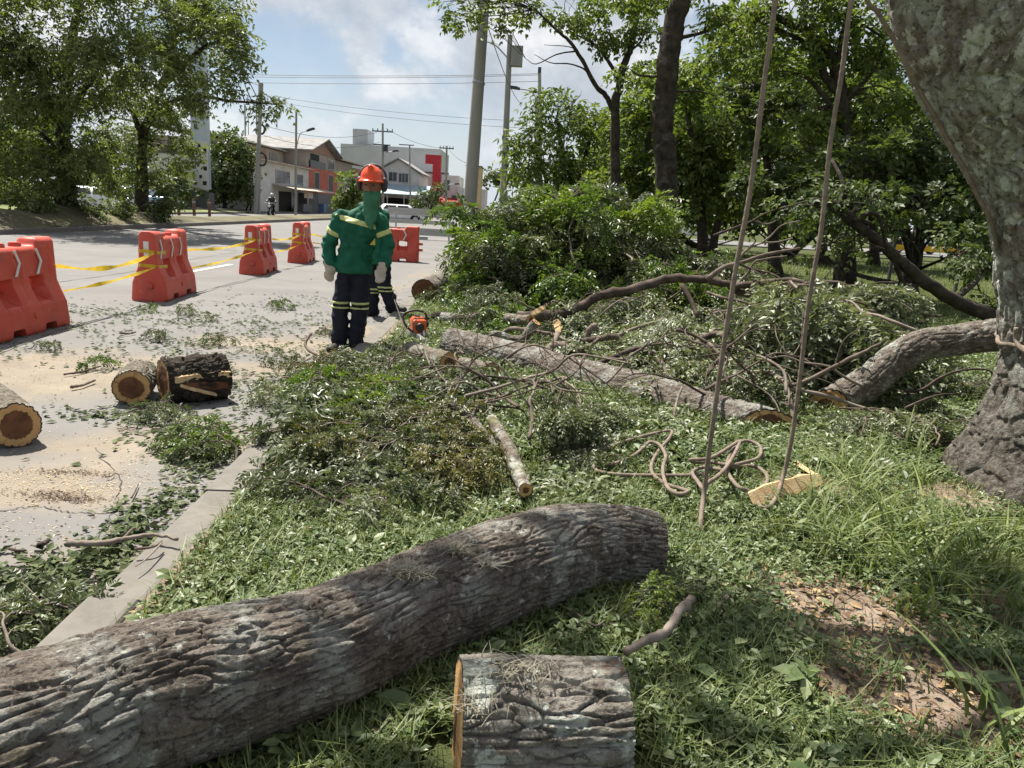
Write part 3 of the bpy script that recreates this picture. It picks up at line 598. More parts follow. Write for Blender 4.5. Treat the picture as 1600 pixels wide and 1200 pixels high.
# near poles
t, tl = pole('concrete_pole', 'thick grey concrete pole rising behind the green brush heap', 728, 18.6, -60, .165, .115, .1, 761.0); big_pole = t
MB().tube([tl * .62 + np.array([0, 0, -.02]), tl * .62 + np.array([.01, 0, .02])], .15, 14).build('band', M['steel'], t); P_BIG = np.array(t.location) + tl
t, tl = pole('lamp_pole', 'slim grey pole with a square box and curved lamp arm near its top', 782, 33, 55, .16, .10, .1, 797)
q = MB(); q.bb(tl[0] + .08, tl[0] + .55, -.2, .2, tl[2] - 1.15, tl[2] - .4); q.build('equipment_box', M['conc_pole'], t)
MB().tube(catmull([(tl[0], 0, tl[2] - .9), (tl[0] - .5, 0, tl[2] - .45), (tl[0] - .85, 0, tl[2] - .3), (tl[0] - 1.0, 0, tl[2] - .35), (tl[0] - 1.05, 0, tl[2] - .6)], 5), .03, 6).build('lamp_arm', M['steel'], t, True)
P_LAMP = np.array(t.location) + tl
t, tl = pole('street_lamp', 'small street lamp on a pole poking out of the bamboo tree', 838, 46, 152, .13, .09, .1, 838); lamp_head(t, tl + np.array([0, 0, -.05]), (-1.0, 0, .45))
t, tl = pole('utility_pole', 'dark utility pole with insulators half hidden by slim tree branches', 843, 60, 112, .15, .12, .1, 843)
part('crossarm', M['dkmetal'], t, (tl[0] - .5, tl[0] + .5, -.06, .06, tl[2] - 1.5, tl[2] - 1.35)); part('insulator', M['dkmetal'], t, (tl[0] - .12, tl[0] + .12, -.12, .12, tl[2] - .1, tl[2] + .3)); part('insulator', M['dkmetal'], t, (tl[0] * .8 - .2, tl[0] * .8 + .2, -.2, .2, tl[2] - 2.9, tl[2] - 2.3)); P_UT = np.array(t.location) + tl
# far poles in front of the houses
t, tl = pole('utility_pole', 'leaning pole of the pair that carries a coiled cable', 400, 63.5, 130, .17, .13, .1, 409); P_L1 = np.array(t.location) + tl
t, tl = pole('utility_pole', 'straight pole of the pair beside the white house, cable coil near its top', 405, 64, 130, .15, .11, .1, 406)
cl = tl * np.array([1, 1, 0]) + np.array([.45, -.25, tl[2] * .63]); th = np.linspace(0, 2 * np.pi, 16)
for zc, rr in ((.65, .35), (.42, .48)):
    MB().tube([(.42 + .12 * math.cos(a), -.3, tl[2] * zc + rr * math.sin(a) * .9) if 0 else (.42 + rr * .75 * math.cos(a), -.3, tl[2] * zc + rr * math.sin(a)) for a in th], .08, 6, False).build('cable_coil', M['wire'], t)
t, tl = pole('street_lamp', 'street lamp standing in front of the white house windows', 462, 66, 172, .11, .08, .1, 463); lamp_head(t, (tl[0] * .62, 0, tl[2] * .62), (.95, 0, 1.6), big=1.1)
t, tl = pole('utility_pole', 'power pole with two crossarms above the white gable house', 597, 100, 193, .17, .12, .1, 598); tz = tl[2]
sx = tl[0]; part('crossarm', M['dkmetal'], t, (sx - 1.1, sx + 1.0, -.08, .08, tz - 2.6, tz - 2.46)); q = MB(); q.bb(sx - 1.3, sx + 1.3, -.08, .08, tz - 1.0, tz - .86)
for x in (-1.2, -.6, .6, 1.2): q.bb(sx + x - .05, sx + x + .05, -.05, .05, tz - .86, tz - .6)
q.build('crossarm', M['dkmetal'], t); q = MB(); q.tube([(sx + .45, -.1, tz - 3.3), (sx + .45, -.1, tz - 2.6)], .28, 10); q.build('transformer', M['dkmetal'], t); P_X = np.array(t.location) + tl
lamp_head(t, (tl[0] * .62, 0, tz * .62), (1.3, -.1, .9), big=1.2)
t, tl = pole('utility_pole', 'thin power pole before the pale office block wall', 640, 108, 226, .13, .10, .1, 640); q = MB(); q.bb(tl[0] - 1.4, tl[0] + .6, -.06, .06, tl[2] - .12, tl[2]); q.build('crossarm', M['dkmetal'], t)
t, tl = pole('utility_pole', 'power pole with one short crossarm right of the red frame sign', 694, 100, 228, .16, .11, .1, 698); q = MB(); q.bb(tl[0] - .9, tl[0] + .9, -.06, .06, tl[2] - .35, tl[2] - .22)
for x in (-.8, -.4, .4, .8): q.bb(tl[0] + x - .04, tl[0] + x + .04, -.04, .04, tl[2] - .22, tl[2])
q.build('crossarm', M['dkmetal'], t); P_R = np.array(t.location) + tl; lamp_head(t, (tl[0] * .42, 0, tl[2] * .42), (1.1, 0, .5))
def wire(label, a, b, sag, r=.017):
    a, b = np.array(a, float), np.array(b, float); P = [a + (b - a) * t - np.array([0, 0, sag * 4 * t * (1 - t)]) for t in np.linspace(0, 1, 14)]
    tag(obj('power_line', MB().tube(P, r, 5, False).mesh('power_line'), M['wire']), label, 'power line', 'overhead power lines')
for k, (pa, pb, lab) in enumerate((((-60, 95), (845, 115), 'topmost'), ((-60, 100), (845, 117), 'second from the top'), ((-60, 108), (845, 127), 'third from the top'))):
    wire('nearly level power line crossing the clouds, %s of the high three' % lab, A(*pa, 58), A(*pb, 60), .5)
for k, (pa, pb, lab) in enumerate((((400, 146), (842, 190), 'upper'), ((400, 154), (842, 201), 'lower'))):
    wire('power line sloping down right behind the concrete pole, %s of the pair' % lab, A(*pa, 66), A(*pb, 60), .35)
wire('faint cable from the coil pole to the crossarm pole', A(412, 196, 67), A(590, 206, 100), .8, .02)
wire('faint low cable from the coil pole over the white house', A(412, 212, 67), A(594, 222, 100), .8, .02)
wire('cable between the crossarm pole and the pole by the red frame', A(602, 200, 100), A(697, 232, 100), .5, .022)
wire('cable from the red frame pole to the big concrete pole', A(700, 231, 100), A(742, 258, 60), .4, .02)
wire('slack guy wire from the concrete pole down behind the lamp pole', A(757, 25, 18.7), A(812, 160, 40), .25, .012)
# pylon sign, bollards
M['panel'] = mat('sign_panel', [(.3, (.33, .37, .42)), (.7, (.45, .49, .54))], scale=.4, rough=.35, spec=.5)
c = A(316, 302, 62); t = thing('pylon_sign', 'tall blue-grey pylon sign standing behind the median trees', 'sign', (c[0], 62, .1))
q = MB(); q.bb(-.62, .62, -.3, .3, 1.6, 15.5); q.build('column', M['panel'], t); q = MB(); q.bb(-1.9, .75, -.6, .5, 0, 1.35); q.build('plinth', W['shutter'], t)
q = MB(); q.bb(-.64, .64, -.33, -.302, 1.5, 5.2); f = q.build('white_panel', W['white'], t)
for i, (x, z, w, hh) in enumerate(((-.5, 1.9, .25, .3), (.2, 1.9, .3, .3), (-.05, 2.4, .2, .25), (-.5, 3.1, .2, .25), (.3, 3.0, .25, .3), (0, 3.5, .3, .25), (-.45, 4.2, .25, .3), (.25, 4.3, .3, .35), (-.1, 4.7, .2, .25))):
    q = MB(); q.bb(x, x + w, -.345, -.332, z, z + hh); q.build('dark_block', W['dark'], f)
for i, px in enumerate((279, 303, 327)):
    c = A(px, 320, 45 + i * .8); t = thing('bollard', ('%s of three brown posts at the kerb of the far street' % ('leftmost', 'middle one', 'rightmost')[i]), 'bollard', (c[0], c[1], 0.0), 0, 'brown posts by the far street')
    MB().tube([(0, 0, -.1), (0, 0, 1.0), (0, 0, 1.06)], [.09, .085, .05], 10).build('post', plain('brown_post', (.12, .065, .04)), t, True, 40); MB().tube([(0, 0, .82), (0, 0, .9)], .092, 10).build('band', M['steel'], t)
# mast with antennas far away
t = thing('antenna_mast', 'pair of thin lattice masts rising behind the utility poles', 'mast', (A(385, 300, 180)[0], 180, .1))
q = MB()
for dx in (0, 2.6): q.tube([(dx, 0, 0), (dx, 0, 21)], .18, 5); q.tube([(dx + .7, 0, 12), (dx + .7, 0, 19)], .1, 5)
q.build('lattice', M['steel'], t)
# ------------------------------------------------------------------ trees
def leaf_cloud(blobs, sz, L, Wd, pairs, droop, dens, g, down=0.35, sub=7):
    """blobs: (centre, radius) in metres -> sprays of leaflets gathered in clumps"""
    B, D = [], []
    for c, R in blobs:
        R = np.broadcast_to(np.asarray(R, float), (3,)); r = R.mean(); n = max(12, int(dens * 230 * r * r / (sz / .35) ** 2)); k = max(3, int(sub * (r / 1.5) ** 1.3))
        v = unit(g.normal(size=(k, 3))) * (g.uniform(.25, 1, (k, 1)) ** .5); cc = np.asarray(c) + v * R * .8
        w = g.integers(0, k, n); sr = g.uniform(.28, .5, k) * r
        off = g.normal(size=(n, 3)) * np.array([1, 1, .6]) * .55 * sr[w][:, None]
        p = cc[w] + off; B.append(p); d = unit(p - np.asarray(c)) * .7 + unit(off) * .5 + g.normal(size=(n, 3)) * .5; d[:, 2] -= down; D.append(d)
    B = np.concatenate(B); D = np.concatenate(D); n = len(B); Nn = np.tile([0, 0, 1.0], (n, 1)) + g.normal(size=(n, 3)) * .45
    return compound(B, D, Nn, sz * g.uniform(.6, 1.2, n), pairs, L, Wd, droop, g)
def pixblobs(lst): return [(A(px, py, Y), rp * Y / F_PX) for px, py, Y, rp in lst]
def tree(name, label, base, mains, blobs, leafm='crown', bark='bark_dark', sz=.4, L=.17, Wd=.042, pairs=3, droop=.3, dens=1.0, seed=1, group=None, cat='tree', down=.35, twigs=2, sub=7, nside=10):
    g = np.random.default_rng(seed); base = np.asarray(base, float); t = thing(name, label, cat, base, 0, group); first = True; allp = []
    for pts, r0, r1 in mains:
        P = catmull(np.asarray(pts, float), 6); P = P + np.where(np.arange(len(P))[:, None] > 0, 1, 0) * g.normal(size=P.shape) * r0 * .06
        rr = np.linspace(r0, r1, len(P))
        if first: rr = rr * (1 + .55 * np.exp(-np.linspace(0, 1, len(P)) * 18))
        allp.append((P, rr)); V, Fs = tube(P - base, rr, nside if r0 > .05 else 6, True, .05, seed)
        obj('trunk' if first else 'limb', np_mesh('trunk', V, Fs, True), M[bark], t); first = False
    bl = list(blobs); b = MB(); C = np.concatenate([p for p, _ in allp]); Rr = np.concatenate([r for _, r in allp])
    for c, R in bl:
        for k in range(twigs):
            e = np.asarray(c) + np.clip(g.normal(size=3), -1.2, 1.2) * np.mean(R) * .45; d = np.linalg.norm(C - e, axis=1) + .8 * np.maximum(0, C[:, 2] - e[2]); i = int(np.argmin(d)); s = C[i]
            m = (s + e) / 2 + g.normal(size=3) * np.linalg.norm(e - s) * .08 + np.array([0, 0, .06 * np.linalg.norm(e - s)])
            r = min(Rr[i] * .6, .012 + .012 * np.linalg.norm(e - s)); b.tube(catmull([s, m, e], 5) - base, np.linspace(r, .006, 11), 5)
            for q in range(3):
                tt = g.uniform(.4, 1); s2 = s + (e - s) * tt; e2 = s2 + np.clip(g.normal(size=3), -1.1, 1.1) * np.mean(R) * .4; b.tube(catmull([s2, (s2 + e2) / 2 + g.normal(size=3) * .05, e2], 3) - base, np.linspace(r * .5, .004, 7), 4)
    if b.n: tag(b.build('branches', M[bark], t), kind='stuff')
    V, F = leaf_cloud(bl, sz, L, Wd, pairs, droop, dens, g, down, sub)
    tag(obj('crown', np_mesh('crown', V - base, F), M[leafm], t), kind='stuff'); return t
def up(b, *pts): return [b] + list(pts)
# the two median trees on the left
bA = np.array([-15.8, 27.4, med_z(-15.8, 27.4)]); bB = np.array([-15.9, 33.0, med_z(-15.9, 33)])
tree('median_tree', 'leafy tree with a thick dark trunk on the median, at the left edge', bA,
     [([bA, A(103, 260, 27.4), A(98, 180, 27), A(110, 90, 26.5), A(125, -20, 26)], .30, .10), ([A(100, 200, 27.2), A(60, 120, 26), A(20, 40, 25)], .13, .04), ([A(100, 190, 27), A(150, 110, 25), A(190, 40, 24)], .12, .04), ([A(102, 240, 27.3), A(50, 200, 27), A(5, 190, 26)], .10, .03)],
     pixblobs([(60, 40, 25, 85), (150, 20, 24, 70), (20, 120, 25, 80), (110, 120, 25, 70), (40, 200, 26, 75), (120, 205, 26, 65), (-40, 60, 25, 80), (70, 265, 27, 50), (130, 270, 27, 42), (-10, 260, 27, 45), (190, 90, 24, 60), (100, -60, 25, 90)]),
     'crown3', sz=.42, L=.17, Wd=.036, dens=1.1, seed=3)
tree('median_tree', 'leafy tree beside the pylon sign, a bough reaching right over the road', bB,
     [([bB, A(222, 270, 33), A(222, 220, 32.5), A(238, 170, 31), A(262, 110, 29), A(280, 40, 28)], .26, .08), ([A(224, 225, 32.5), A(205, 170, 31), A(180, 120, 30)], .12, .04), ([A(240, 170, 31), A(300, 150, 28), A(360, 158, 26), A(430, 163, 25)], .09, .02), ([A(250, 140, 30), A(310, 80, 27), A(355, 60, 25.5)], .1, .03)],
     pixblobs([(300, 50, 26, 60), (350, 80, 25, 52), (250, 60, 27, 60), (375, 110, 25, 34), (310, 110, 26, 45), (255, 130, 29, 50), (210, 150, 31, 45), (250, 200, 32, 40), (190, 215, 32, 42), (285, 190, 31, 34), (215, 260, 33, 36), (170, 270, 33, 34), (280, 235, 32, 28), (415, 158, 25, 16), (445, 160, 25, 14), (390, 165, 25, 16), (345, 20, 26, 40), (280, -10, 27, 60)]),
     'crown3', sz=.40, L=.165, Wd=.035, dens=1.0, seed=4)
for i, (px, py, Y, r, lab) in enumerate(((40, 318, 25, 26, 'low leafy shrub on the median mound at the left edge'), (135, 322, 27, 20, 'low yellowish shrub between the two median trunks'), (185, 325, 29, 20, 'low yellowish shrub left of the second median trunk'), (255, 315, 31, 22, 'dark shrub at the foot of the second median trunk'))):
    c = A(px, py, Y); c[2] = max(c[2], .35); b0 = np.array([c[0], Y, .2])
    tree('shrub', lab, b0, [([b0, c + np.array([.1, 0, .1])], .03, .01), ([b0, c + np.array([-.3, 0, .2])], .02, .006)], [(c, r * Y / F_PX), (c + np.array([.35, -.2, .1]), .6 * r * Y / F_PX), (c + np.array([-.35, .2, .05]), .6 * r * Y / F_PX)],
         'crown3' if i != 3 else 'crown', sz=.3, L=.13, Wd=.04, seed=20 + i, cat='shrub', nside=6)
def simple_tree(name, label, px, Y, zb, blobs, leafm, seed, r=.14, **k):
    c = A(px, 330, Y); b0 = np.array([c[0], Y, zb]); bl = pixblobs(blobs); top = max(bl, key=lambda q: q[0][2])[0]
    return tree(name, label, b0, [([b0, b0 * .5 + np.array([top[0], top[1], top[2]]) * .5 + np.array([.1, 0, 0]), top], r, r * .3)], bl, leafm, seed=seed, **k)
simple_tree('street_tree', 'dark broad tree between the pylon sign and the utility poles', 352, 65.4, .1, [(356, 232, 65.4, 32), (345, 262, 65.4, 34), (372, 262, 65.4, 26), (362, 295, 65.4, 28), (336, 225, 65.4, 22), (380, 235, 65.4, 16), (335, 295, 65.4, 26), (382, 298, 65.4, 15)], 'crown', 31, sz=.7, L=.32, Wd=.09)
simple_tree('street_tree', 'round bright green tree beside the white house awning', 540, 62, .1, [(545, 292, 62, 22), (530, 300, 62, 14), (560, 285, 62, 16), (550, 315, 62, 16)], 'crown2', 32, sz=.6, L=.28, Wd=.09)
simple_tree('street_tree', 'small spiky tree in front of the gable house lean-to', 664, 70, .1, [(664, 312, 70, 18), (655, 302, 70, 9), (675, 300, 70, 10), (684, 295, 70, 8)], 'crown', 33, sz=.6, L=.36, Wd=.06)
for i, (px, Y, bl, lab) in enumerate(((20, 48, [(10, 250, 48, 60), (70, 270, 48, 45), (-40, 200, 48, 60), (40, 190, 48, 50)], 'hazy tree far behind the median, at the left edge'),
                                      (140, 56, [(130, 230, 56, 40), (170, 250, 56, 36), (100, 260, 56, 32)], 'hazy tree far behind the gap between the two median trees'),
                                      (268, 60, [(265, 275, 60, 24), (290, 285, 60, 18), (240, 270, 60, 26)], 'hazy tree far behind, left of the pylon sign'),
                                      (760, 95, [(765, 275, 95, 15), (790, 268, 95, 14), (810, 280, 95, 16)], 'far dark tree right of the tan block'))):
    simple_tree('distant_tree', lab, px, Y, .1, bl, 'crown', 40 + i, sz=.8, L=.4, Wd=.12, cat='tree')
# right side: slim forked tree
b0 = np.array([A(962, 400, 18)[0], 18, .1])
tree('slim_tree', 'slim forked tree with half-bare branches left of the dark trunk', b0,
     [([b0, A(962, 300, 18), A(961, 175, 18), A(967, 140, 18), A(973, 107, 18), A(985, 75, 18), A(992, 40, 18), A(1003, -10, 18)], .12, .05),
      ([A(960, 178, 18), A(947, 150, 18), A(932, 135, 17.8), A(910, 95, 17.5), A(892, 67, 17.2), A(867, 45, 17), A(837, 15, 17)], .065, .02),
      ([A(968, 128, 18), A(950, 95, 18), A(925, 67, 18), A(890, 50, 18)], .05, .015), ([A(932, 135, 17.8), A(915, 110, 17.6), A(890, 100, 17.5), A(860, 98, 17.4), A(835, 85, 17.4)], .025, .006),
      ([A(985, 80, 18), A(1003, 62, 18), A(1012, 30, 18)], .03, .01), ([A(900, 80, 17.4), A(870, 85, 17.3), A(838, 100, 17.3), A(822, 92, 17.3)], .018, .005), ([A(910, 97, 17.5), A(895, 75, 17.4), A(850, 70, 17.3)], .018, .005)],
     pixblobs([(945, 25, 18, 42), (890, 5, 17.5, 34), (990, 25, 18, 28), (960, 55, 18, 20), (840, 10, 17, 26), (790, 18, 17, 22), (745, 12, 17, 22), (715, 22, 17, 16), (700, 8, 17, 14), (925, 68, 18, 12), (770, 30, 17, 12), (1010, 50, 18, 18)]),
     'crown2', sz=.24, L=.105, Wd=.03, dens=.75, seed=50, twigs=4)
b0 = np.array([A(1042, 420, 14)[0], 14, .1])
tree('dark_trunk_tree', 'tall tree with a straight thick dark trunk, crown out of sight above', b0,
     [([b0, A(1042, 330, 14), A(1040, 250, 14), A(1036, 200, 14), A(1041, 140, 14), A(1046, 80, 14), A(1056, 30, 14), A(1070, -30, 14), A(1090, -150, 14)], .195, .17), ([A(1070, -60, 14), A(1130, -120, 14), A(1200, -160, 13)], .1, .04), ([A(1046, 62, 14), A(1100, 50, 14.5), A(1150, 30, 15)], .04, .012), ([A(1040, 120, 14), A(1000, 118, 14.4), A(985, 108, 14.5)], .025, .01), ([A(1040, 145, 14), A(1085, 142, 14.3), A(1120, 150, 14.5)], .022, .008)],
     pixblobs([(1120, 15, 14.5, 30), (1165, 35, 15, 26), (1110, 55, 15, 20), (1010, -30, 15, 50), (1150, -90, 14, 80), (1060, -150, 14, 80), (975, 110, 14.6, 10), (1120, 150, 14.6, 16)]), 'crown2', sz=.26, L=.11, Wd=.032, dens=.7, seed=51, nside=16)
# weeping bamboo
b0 = np.array([A(880, 360, 27)[0], 27, .1])
tree('weeping_tree', 'drooping feathery bamboo-like tree behind the slim tree', b0, [([b0, A(880, 260, 27), A(870, 180, 27)], .12, .04), ([b0, A(910, 260, 27), A(930, 190, 27)], .1, .04), ([b0, A(850, 270, 27), A(825, 220, 27)], .08, .03)],
     pixblobs([(865, 165, 27, 32), (835, 210, 27, 32), (890, 210, 27, 40), (825, 260, 27, 30), (865, 270, 27, 42), (920, 190, 27, 34), (925, 255, 27, 40), (845, 310, 27, 34), (900, 310, 27, 34), (815, 225, 26.5, 14), (905, 150, 27, 22)]),
     'crown2', sz=.62, L=.26, Wd=.042, pairs=4, droop=.7, dens=1.35, seed=52, down=.8, sub=10)
# the wood behind
wood = [('leafy park tree right of the dark trunk, its crown filling the gap', 1110, 22, [(1110, 190, 22, 60), (1090, 250, 22, 50), (1150, 230, 22, 60), (1070, 150, 22, 36), (1130, 290, 22, 46), (1075, 300, 22, 32)], 'crown2', 60),
        ('leafy park tree between the slim tree and the dark trunk', 1000, 24, [(1000, 220, 24, 44), (1000, 280, 24, 44), (985, 170, 24, 26), (1015, 160, 24, 20), (955, 290, 24, 40)], 'crown2', 61),
        ('leafy park tree seen between the two hanging ropes', 1225, 20, [(1215, 180, 20, 60), (1240, 240, 20, 56), (1180, 130, 21, 46), (1200, 290, 19, 50), (1260, 300, 19, 44)], 'crown', 62),
        ('shady park tree beneath the diagonal rope left of the foreground trunk', 1440, 15, [(1420, 240, 15, 50), (1470, 270, 15, 50), (1400, 290, 15, 50), (1500, 310, 15, 46), (1450, 190, 16, 40), (1540, 330, 15, 40), (1350, 300, 16, 44), (1330, 335, 13, 26), (1400, 320, 13, 26), (1470, 310, 13, 30), (1530, 370, 13, 30), (1300, 270, 14, 40), (1370, 260, 14, 40), (1560, 290, 14, 36), (1250, 330, 13, 30)], 'crown', 63),
        ('far park tree low behind the yellow barrier tape', 1360, 40, [(1300, 330, 40, 40), (1380, 320, 40, 40), (1480, 330, 40, 34), (1240, 330, 38, 40), (1540, 310, 40, 40)], 'crown', 64),
        ('far park tree low behind the brush heap and dark trunk', 1100, 38, [(960, 310, 38, 36), (1080, 330, 38, 36), (1170, 340, 38, 36), (1010, 330, 38, 30)], 'crown2', 65),
        ('bright bushy tree at the foot of the bamboo', 835, 22, [(835, 325, 22, 26), (810, 315, 22, 16), (865, 320, 22, 24)], 'crown2', 66),
        ('tall park tree far right behind the foreground trunk', 1620, 20, [(1600, 150, 20, 90), (1560, 60, 20, 70), (1680, 120, 20, 100), (1500, 130, 20, 40), (1620, 260, 18, 70)], 'crown', 67)]
wood += [('broad tree at the back of the park, behind the gap right of the dark trunk', 1120, 30, [(1090, 210, 30, 50), (1140, 170, 30, 50), (1160, 260, 30, 50), (1100, 280, 30, 46), (1190, 210, 30, 46), (1060, 250, 30, 36)], 'crown2', 80),
         ('broad tree at the back of the park, behind the spreading tree', 1300, 28, [(1280, 180, 28, 56), (1340, 160, 28, 56), (1300, 250, 28, 56), (1370, 240, 28, 50), (1230, 250, 28, 46), (1410, 180, 28, 46), (1250, 130, 28, 40)], 'crown2', 81),
         ('low dense thicket at the back of the park, left of the yellow tape', 1240, 34, [(1180, 320, 34, 36), (1240, 310, 34, 40), (1300, 330, 34, 34), (1340, 300, 34, 36), (1120, 320, 34, 34), (1380, 335, 36, 30)], 'crown', 82),
         ('low dense thicket at the back of the park, right of the yellow tape', 1530, 30, [(1530, 330, 30, 40), (1580, 320, 30, 50), (1500, 340, 30, 30), (1640, 330, 30, 60), (1560, 390, 28, 40)], 'crown', 83),
         ('tall tree at the back of the park, behind slim tree and dark trunk', 1000, 32, [(960, 230, 32, 40), (1020, 190, 32, 44), (1000, 260, 32, 46), (1030, 120, 32, 24), (940, 290, 32, 40), (1010, 310, 32, 36)], 'crown2', 84)]
wood += [('leafy curtain tree at the back of the park, above the brush heap', 1050, 34, [(930, 200, 34, 40), (990, 150, 34, 40), (1060, 160, 34, 50), (1110, 110, 34, 50), (1150, 180, 34, 50), (1080, 220, 34, 50), (1010, 240, 34, 50), (1150, 60, 34, 50)], 'crown2', 85),
         ('leafy curtain tree at the back of the park, between rope and foreground trunk', 1380, 30, [(1200, 110, 30, 46), (1260, 170, 30, 46), (1330, 230, 30, 46), (1400, 120, 30, 50), (1440, 220, 30, 50), (1490, 280, 30, 50), (1390, 290, 30, 40), (1340, 90, 30, 46), (1200, 240, 30, 46)], 'crown', 86)]
for lab, px, Y, bl, lm, sd in wood: simple_tree('park_tree', lab, px, Y, .1, bl, lm, sd, r=.16, sz=.34 * (Y / 20) ** .7, L=.15 * (Y / 20) ** .7, Wd=.045 * (Y / 20) ** .7, dens=1.25, group='trees of the park')
b0 = np.array([A(1330, 400, 15.5)[0], 15.5, .1])
tree('spreading_tree', 'spreading tree with dark curved limbs behind the right hanging rope', b0,
     [([b0, A(1322, 260, 15.5), A(1315, 155, 15.5), A(1307, 112, 15.5), A(1297, 82, 15.5), A(1270, 57, 15.5), A(1232, 37, 15.5), A(1210, 25, 15.5)], .16, .05), ([A(1312, 145, 15.5), A(1290, 120, 15.5), A(1282, 95, 15.5), A(1274, 75, 15.5), A(1250, 62, 15.5), A(1215, 45, 15.5)], .09, .03),
      ([A(1310, 120, 15.5), A(1312, 70, 15.5), A(1325, 20, 15.5), A(1332, -40, 15.5)], .06, .02), ([A(1318, 160, 15.5), A(1365, 110, 15), A(1385, 60, 15)], .05, .015), ([A(1318, 190, 15.5), A(1270, 130, 15.5), A(1240, 112, 15.5)], .06, .02), ([A(1385, 62, 15), A(1350, 40, 15), A(1335, 38, 15)], .03, .01)],
     pixblobs([(1300, 20, 15.5, 46), (1245, 85, 15.5, 36), (1225, 10, 15.5, 36), (1350, 120, 15.5, 46), (1380, 20, 15, 40), (1270, 150, 15.5, 40), (1390, 150, 15.5, 40), (1330, 200, 15.5, 46), (1255, 210, 15.5, 40), (1380, 230, 15, 44), (1210, 60, 16, 26), (1360, 75, 15.5, 22), (1300, 110, 16, 24), (1180, 20, 16, 40), (1140, 60, 17, 34), (1190, 90, 17, 36), (1270, 20, 16, 40), (1340, 60, 16, 34), (1110, 110, 18, 30)]),
     'crown2', sz=.26, L=.11, Wd=.034, dens=.85, seed=70, twigs=3)
# the dark fallen bough on the right with hanging leaves
b0 = A(1548, 494, 10.5)
tree('fallen_bough', 'dark fallen bough slanting from upper left to the ground behind the foreground trunk', [b0[0], b0[1], .12],
     [([np.array([b0[0] + .6, b0[1], .15]), b0, A(1500, 474, 10.4), A(1450, 443, 10.2), A(1400, 402, 10), A(1345, 356, 9.8), A(1300, 322, 9.6), A(1270, 315, 9.5)], .105, .05),
      ([A(1440, 442, 10.2), A(1415, 447, 10.1), A(1402, 420, 10), A(1398, 400, 10)], .04, .03), ([A(1415, 447, 10.1), A(1395, 460, 10.1)], .035, .02), ([A(1330, 345, 9.7), A(1370, 335, 9.6), A(1385, 390, 9.6)], .035, .015), ([A(1360, 350, 9.8), A(1300, 325, 9.6), A(1250, 322, 9.4), A(1215, 335, 9.3)], .03, .012), ([A(1310, 330, 9.6), A(1318, 290, 9.7), A(1300, 250, 10)], .04, .02), ([A(1490, 470, 10.5), A(1530, 430, 11), A(1500, 405, 11)], .05, .02)],
     pixblobs([(1310, 290, 9.6, 36), (1350, 310, 9.8, 30), (1280, 345, 9.6, 26), (1500, 380, 11, 34), (1540, 410, 11, 36), (1560, 460, 11, 36), (1330, 385, 9.8, 14), (1240, 310, 9.5, 26), (1280, 395, 9.6, 14)]), 'crown', sz=.2, L=.08, Wd=.024, dens=.75, seed=71, cat='fallen bough', nside=12)
# ------------------------------------------------------------------ logs with real bark relief
def AG(px, py, Y, r=0.0):                    # like A, but never under the ground: slides nearer along the sight line
    p = A(px, py, Y); z0 = float(gz(p[0], p[1])) + r * .8
    return p if p[2] >= z0 else gp(px, py, r * .8)
def bark_surface(P, rr, ns, na, depth, fu, fv, seed, warp=.25, lump=.04, twist=0.0, shag=0.0, crack=.22):
    P = np.asarray(P, float); d = np.r_[0, np.cumsum(np.linalg.norm(np.diff(P, axis=0), axis=1))]; s = np.linspace(0, d[-1], ns)
    C = np.stack([np.interp(s, d, P[:, k]) for k in range(3)], 1)
    rr = np.interp(np.linspace(0, 1, ns), np.linspace(0, 1, len(rr)), rr); T, N, B = frames(C)
    th = np.linspace(0, 2 * np.pi, na, endpoint=False); R0 = rr.mean()
    S, TH = np.meshgrid(s, th, indexing='ij'); TT = TH + twist * S
    Q = np.stack([S * fu, np.cos(TT) * R0 * fv, np.sin(TT) * R0 * fv], -1).reshape(-1, 3)
    Wq = Q * np.array([1.3, .45, .45]); Q = Q + warp * np.stack([vnoise(Wq, seed + 3), vnoise(Wq, seed + 4), vnoise(Wq, seed + 5)], 1) * 3
    f1, f2, cid = voro(Q, seed); e = np.clip((f2 - f1) / crack, 0, 1); e = e * e * (3 - 2 * e)
    f1b, f2b, cb = voro(Q * np.array([2.3, 1.6, 1.6]) + 11, seed + 9); e2 = np.clip((f2b - f1b) / .14, 0, 1) * (.6 + .6 * cb)
    q2 = np.stack([S * 2.2, np.cos(TH) * R0 * 6, np.sin(TH) * R0 * 6], -1).reshape(-1, 3)
    hgt = depth * (e * (.70 + .25 * cid) + .14 * e2 * e + .40 * fbm(Q * np.array([2.2, 4, 4]), 4, seed + 20) * (.4 + .6 * e)) + lump * R0 * 2 * fbm(q2, 3, seed + 40) + shag * np.maximum(0, fbm(Q * np.array([.8, 3, 3]), 3, seed + 50))
    Rm = rr[:, None] - depth + hgt.reshape(ns, na)
    V = C[:, None] + Rm[..., None] * (np.cos(TH)[..., None] * N[:, None] + np.sin(TH)[..., None] * B[:, None])
    i = np.arange(ns - 1)[:, None] * na; j = np.arange(na)[None, :]; j2 = (j + 1) % na
    F = np.stack([i + j, i + j2, i + na + j2, i + na + j], -1).reshape(-1, 4)
    return V, F, C, T
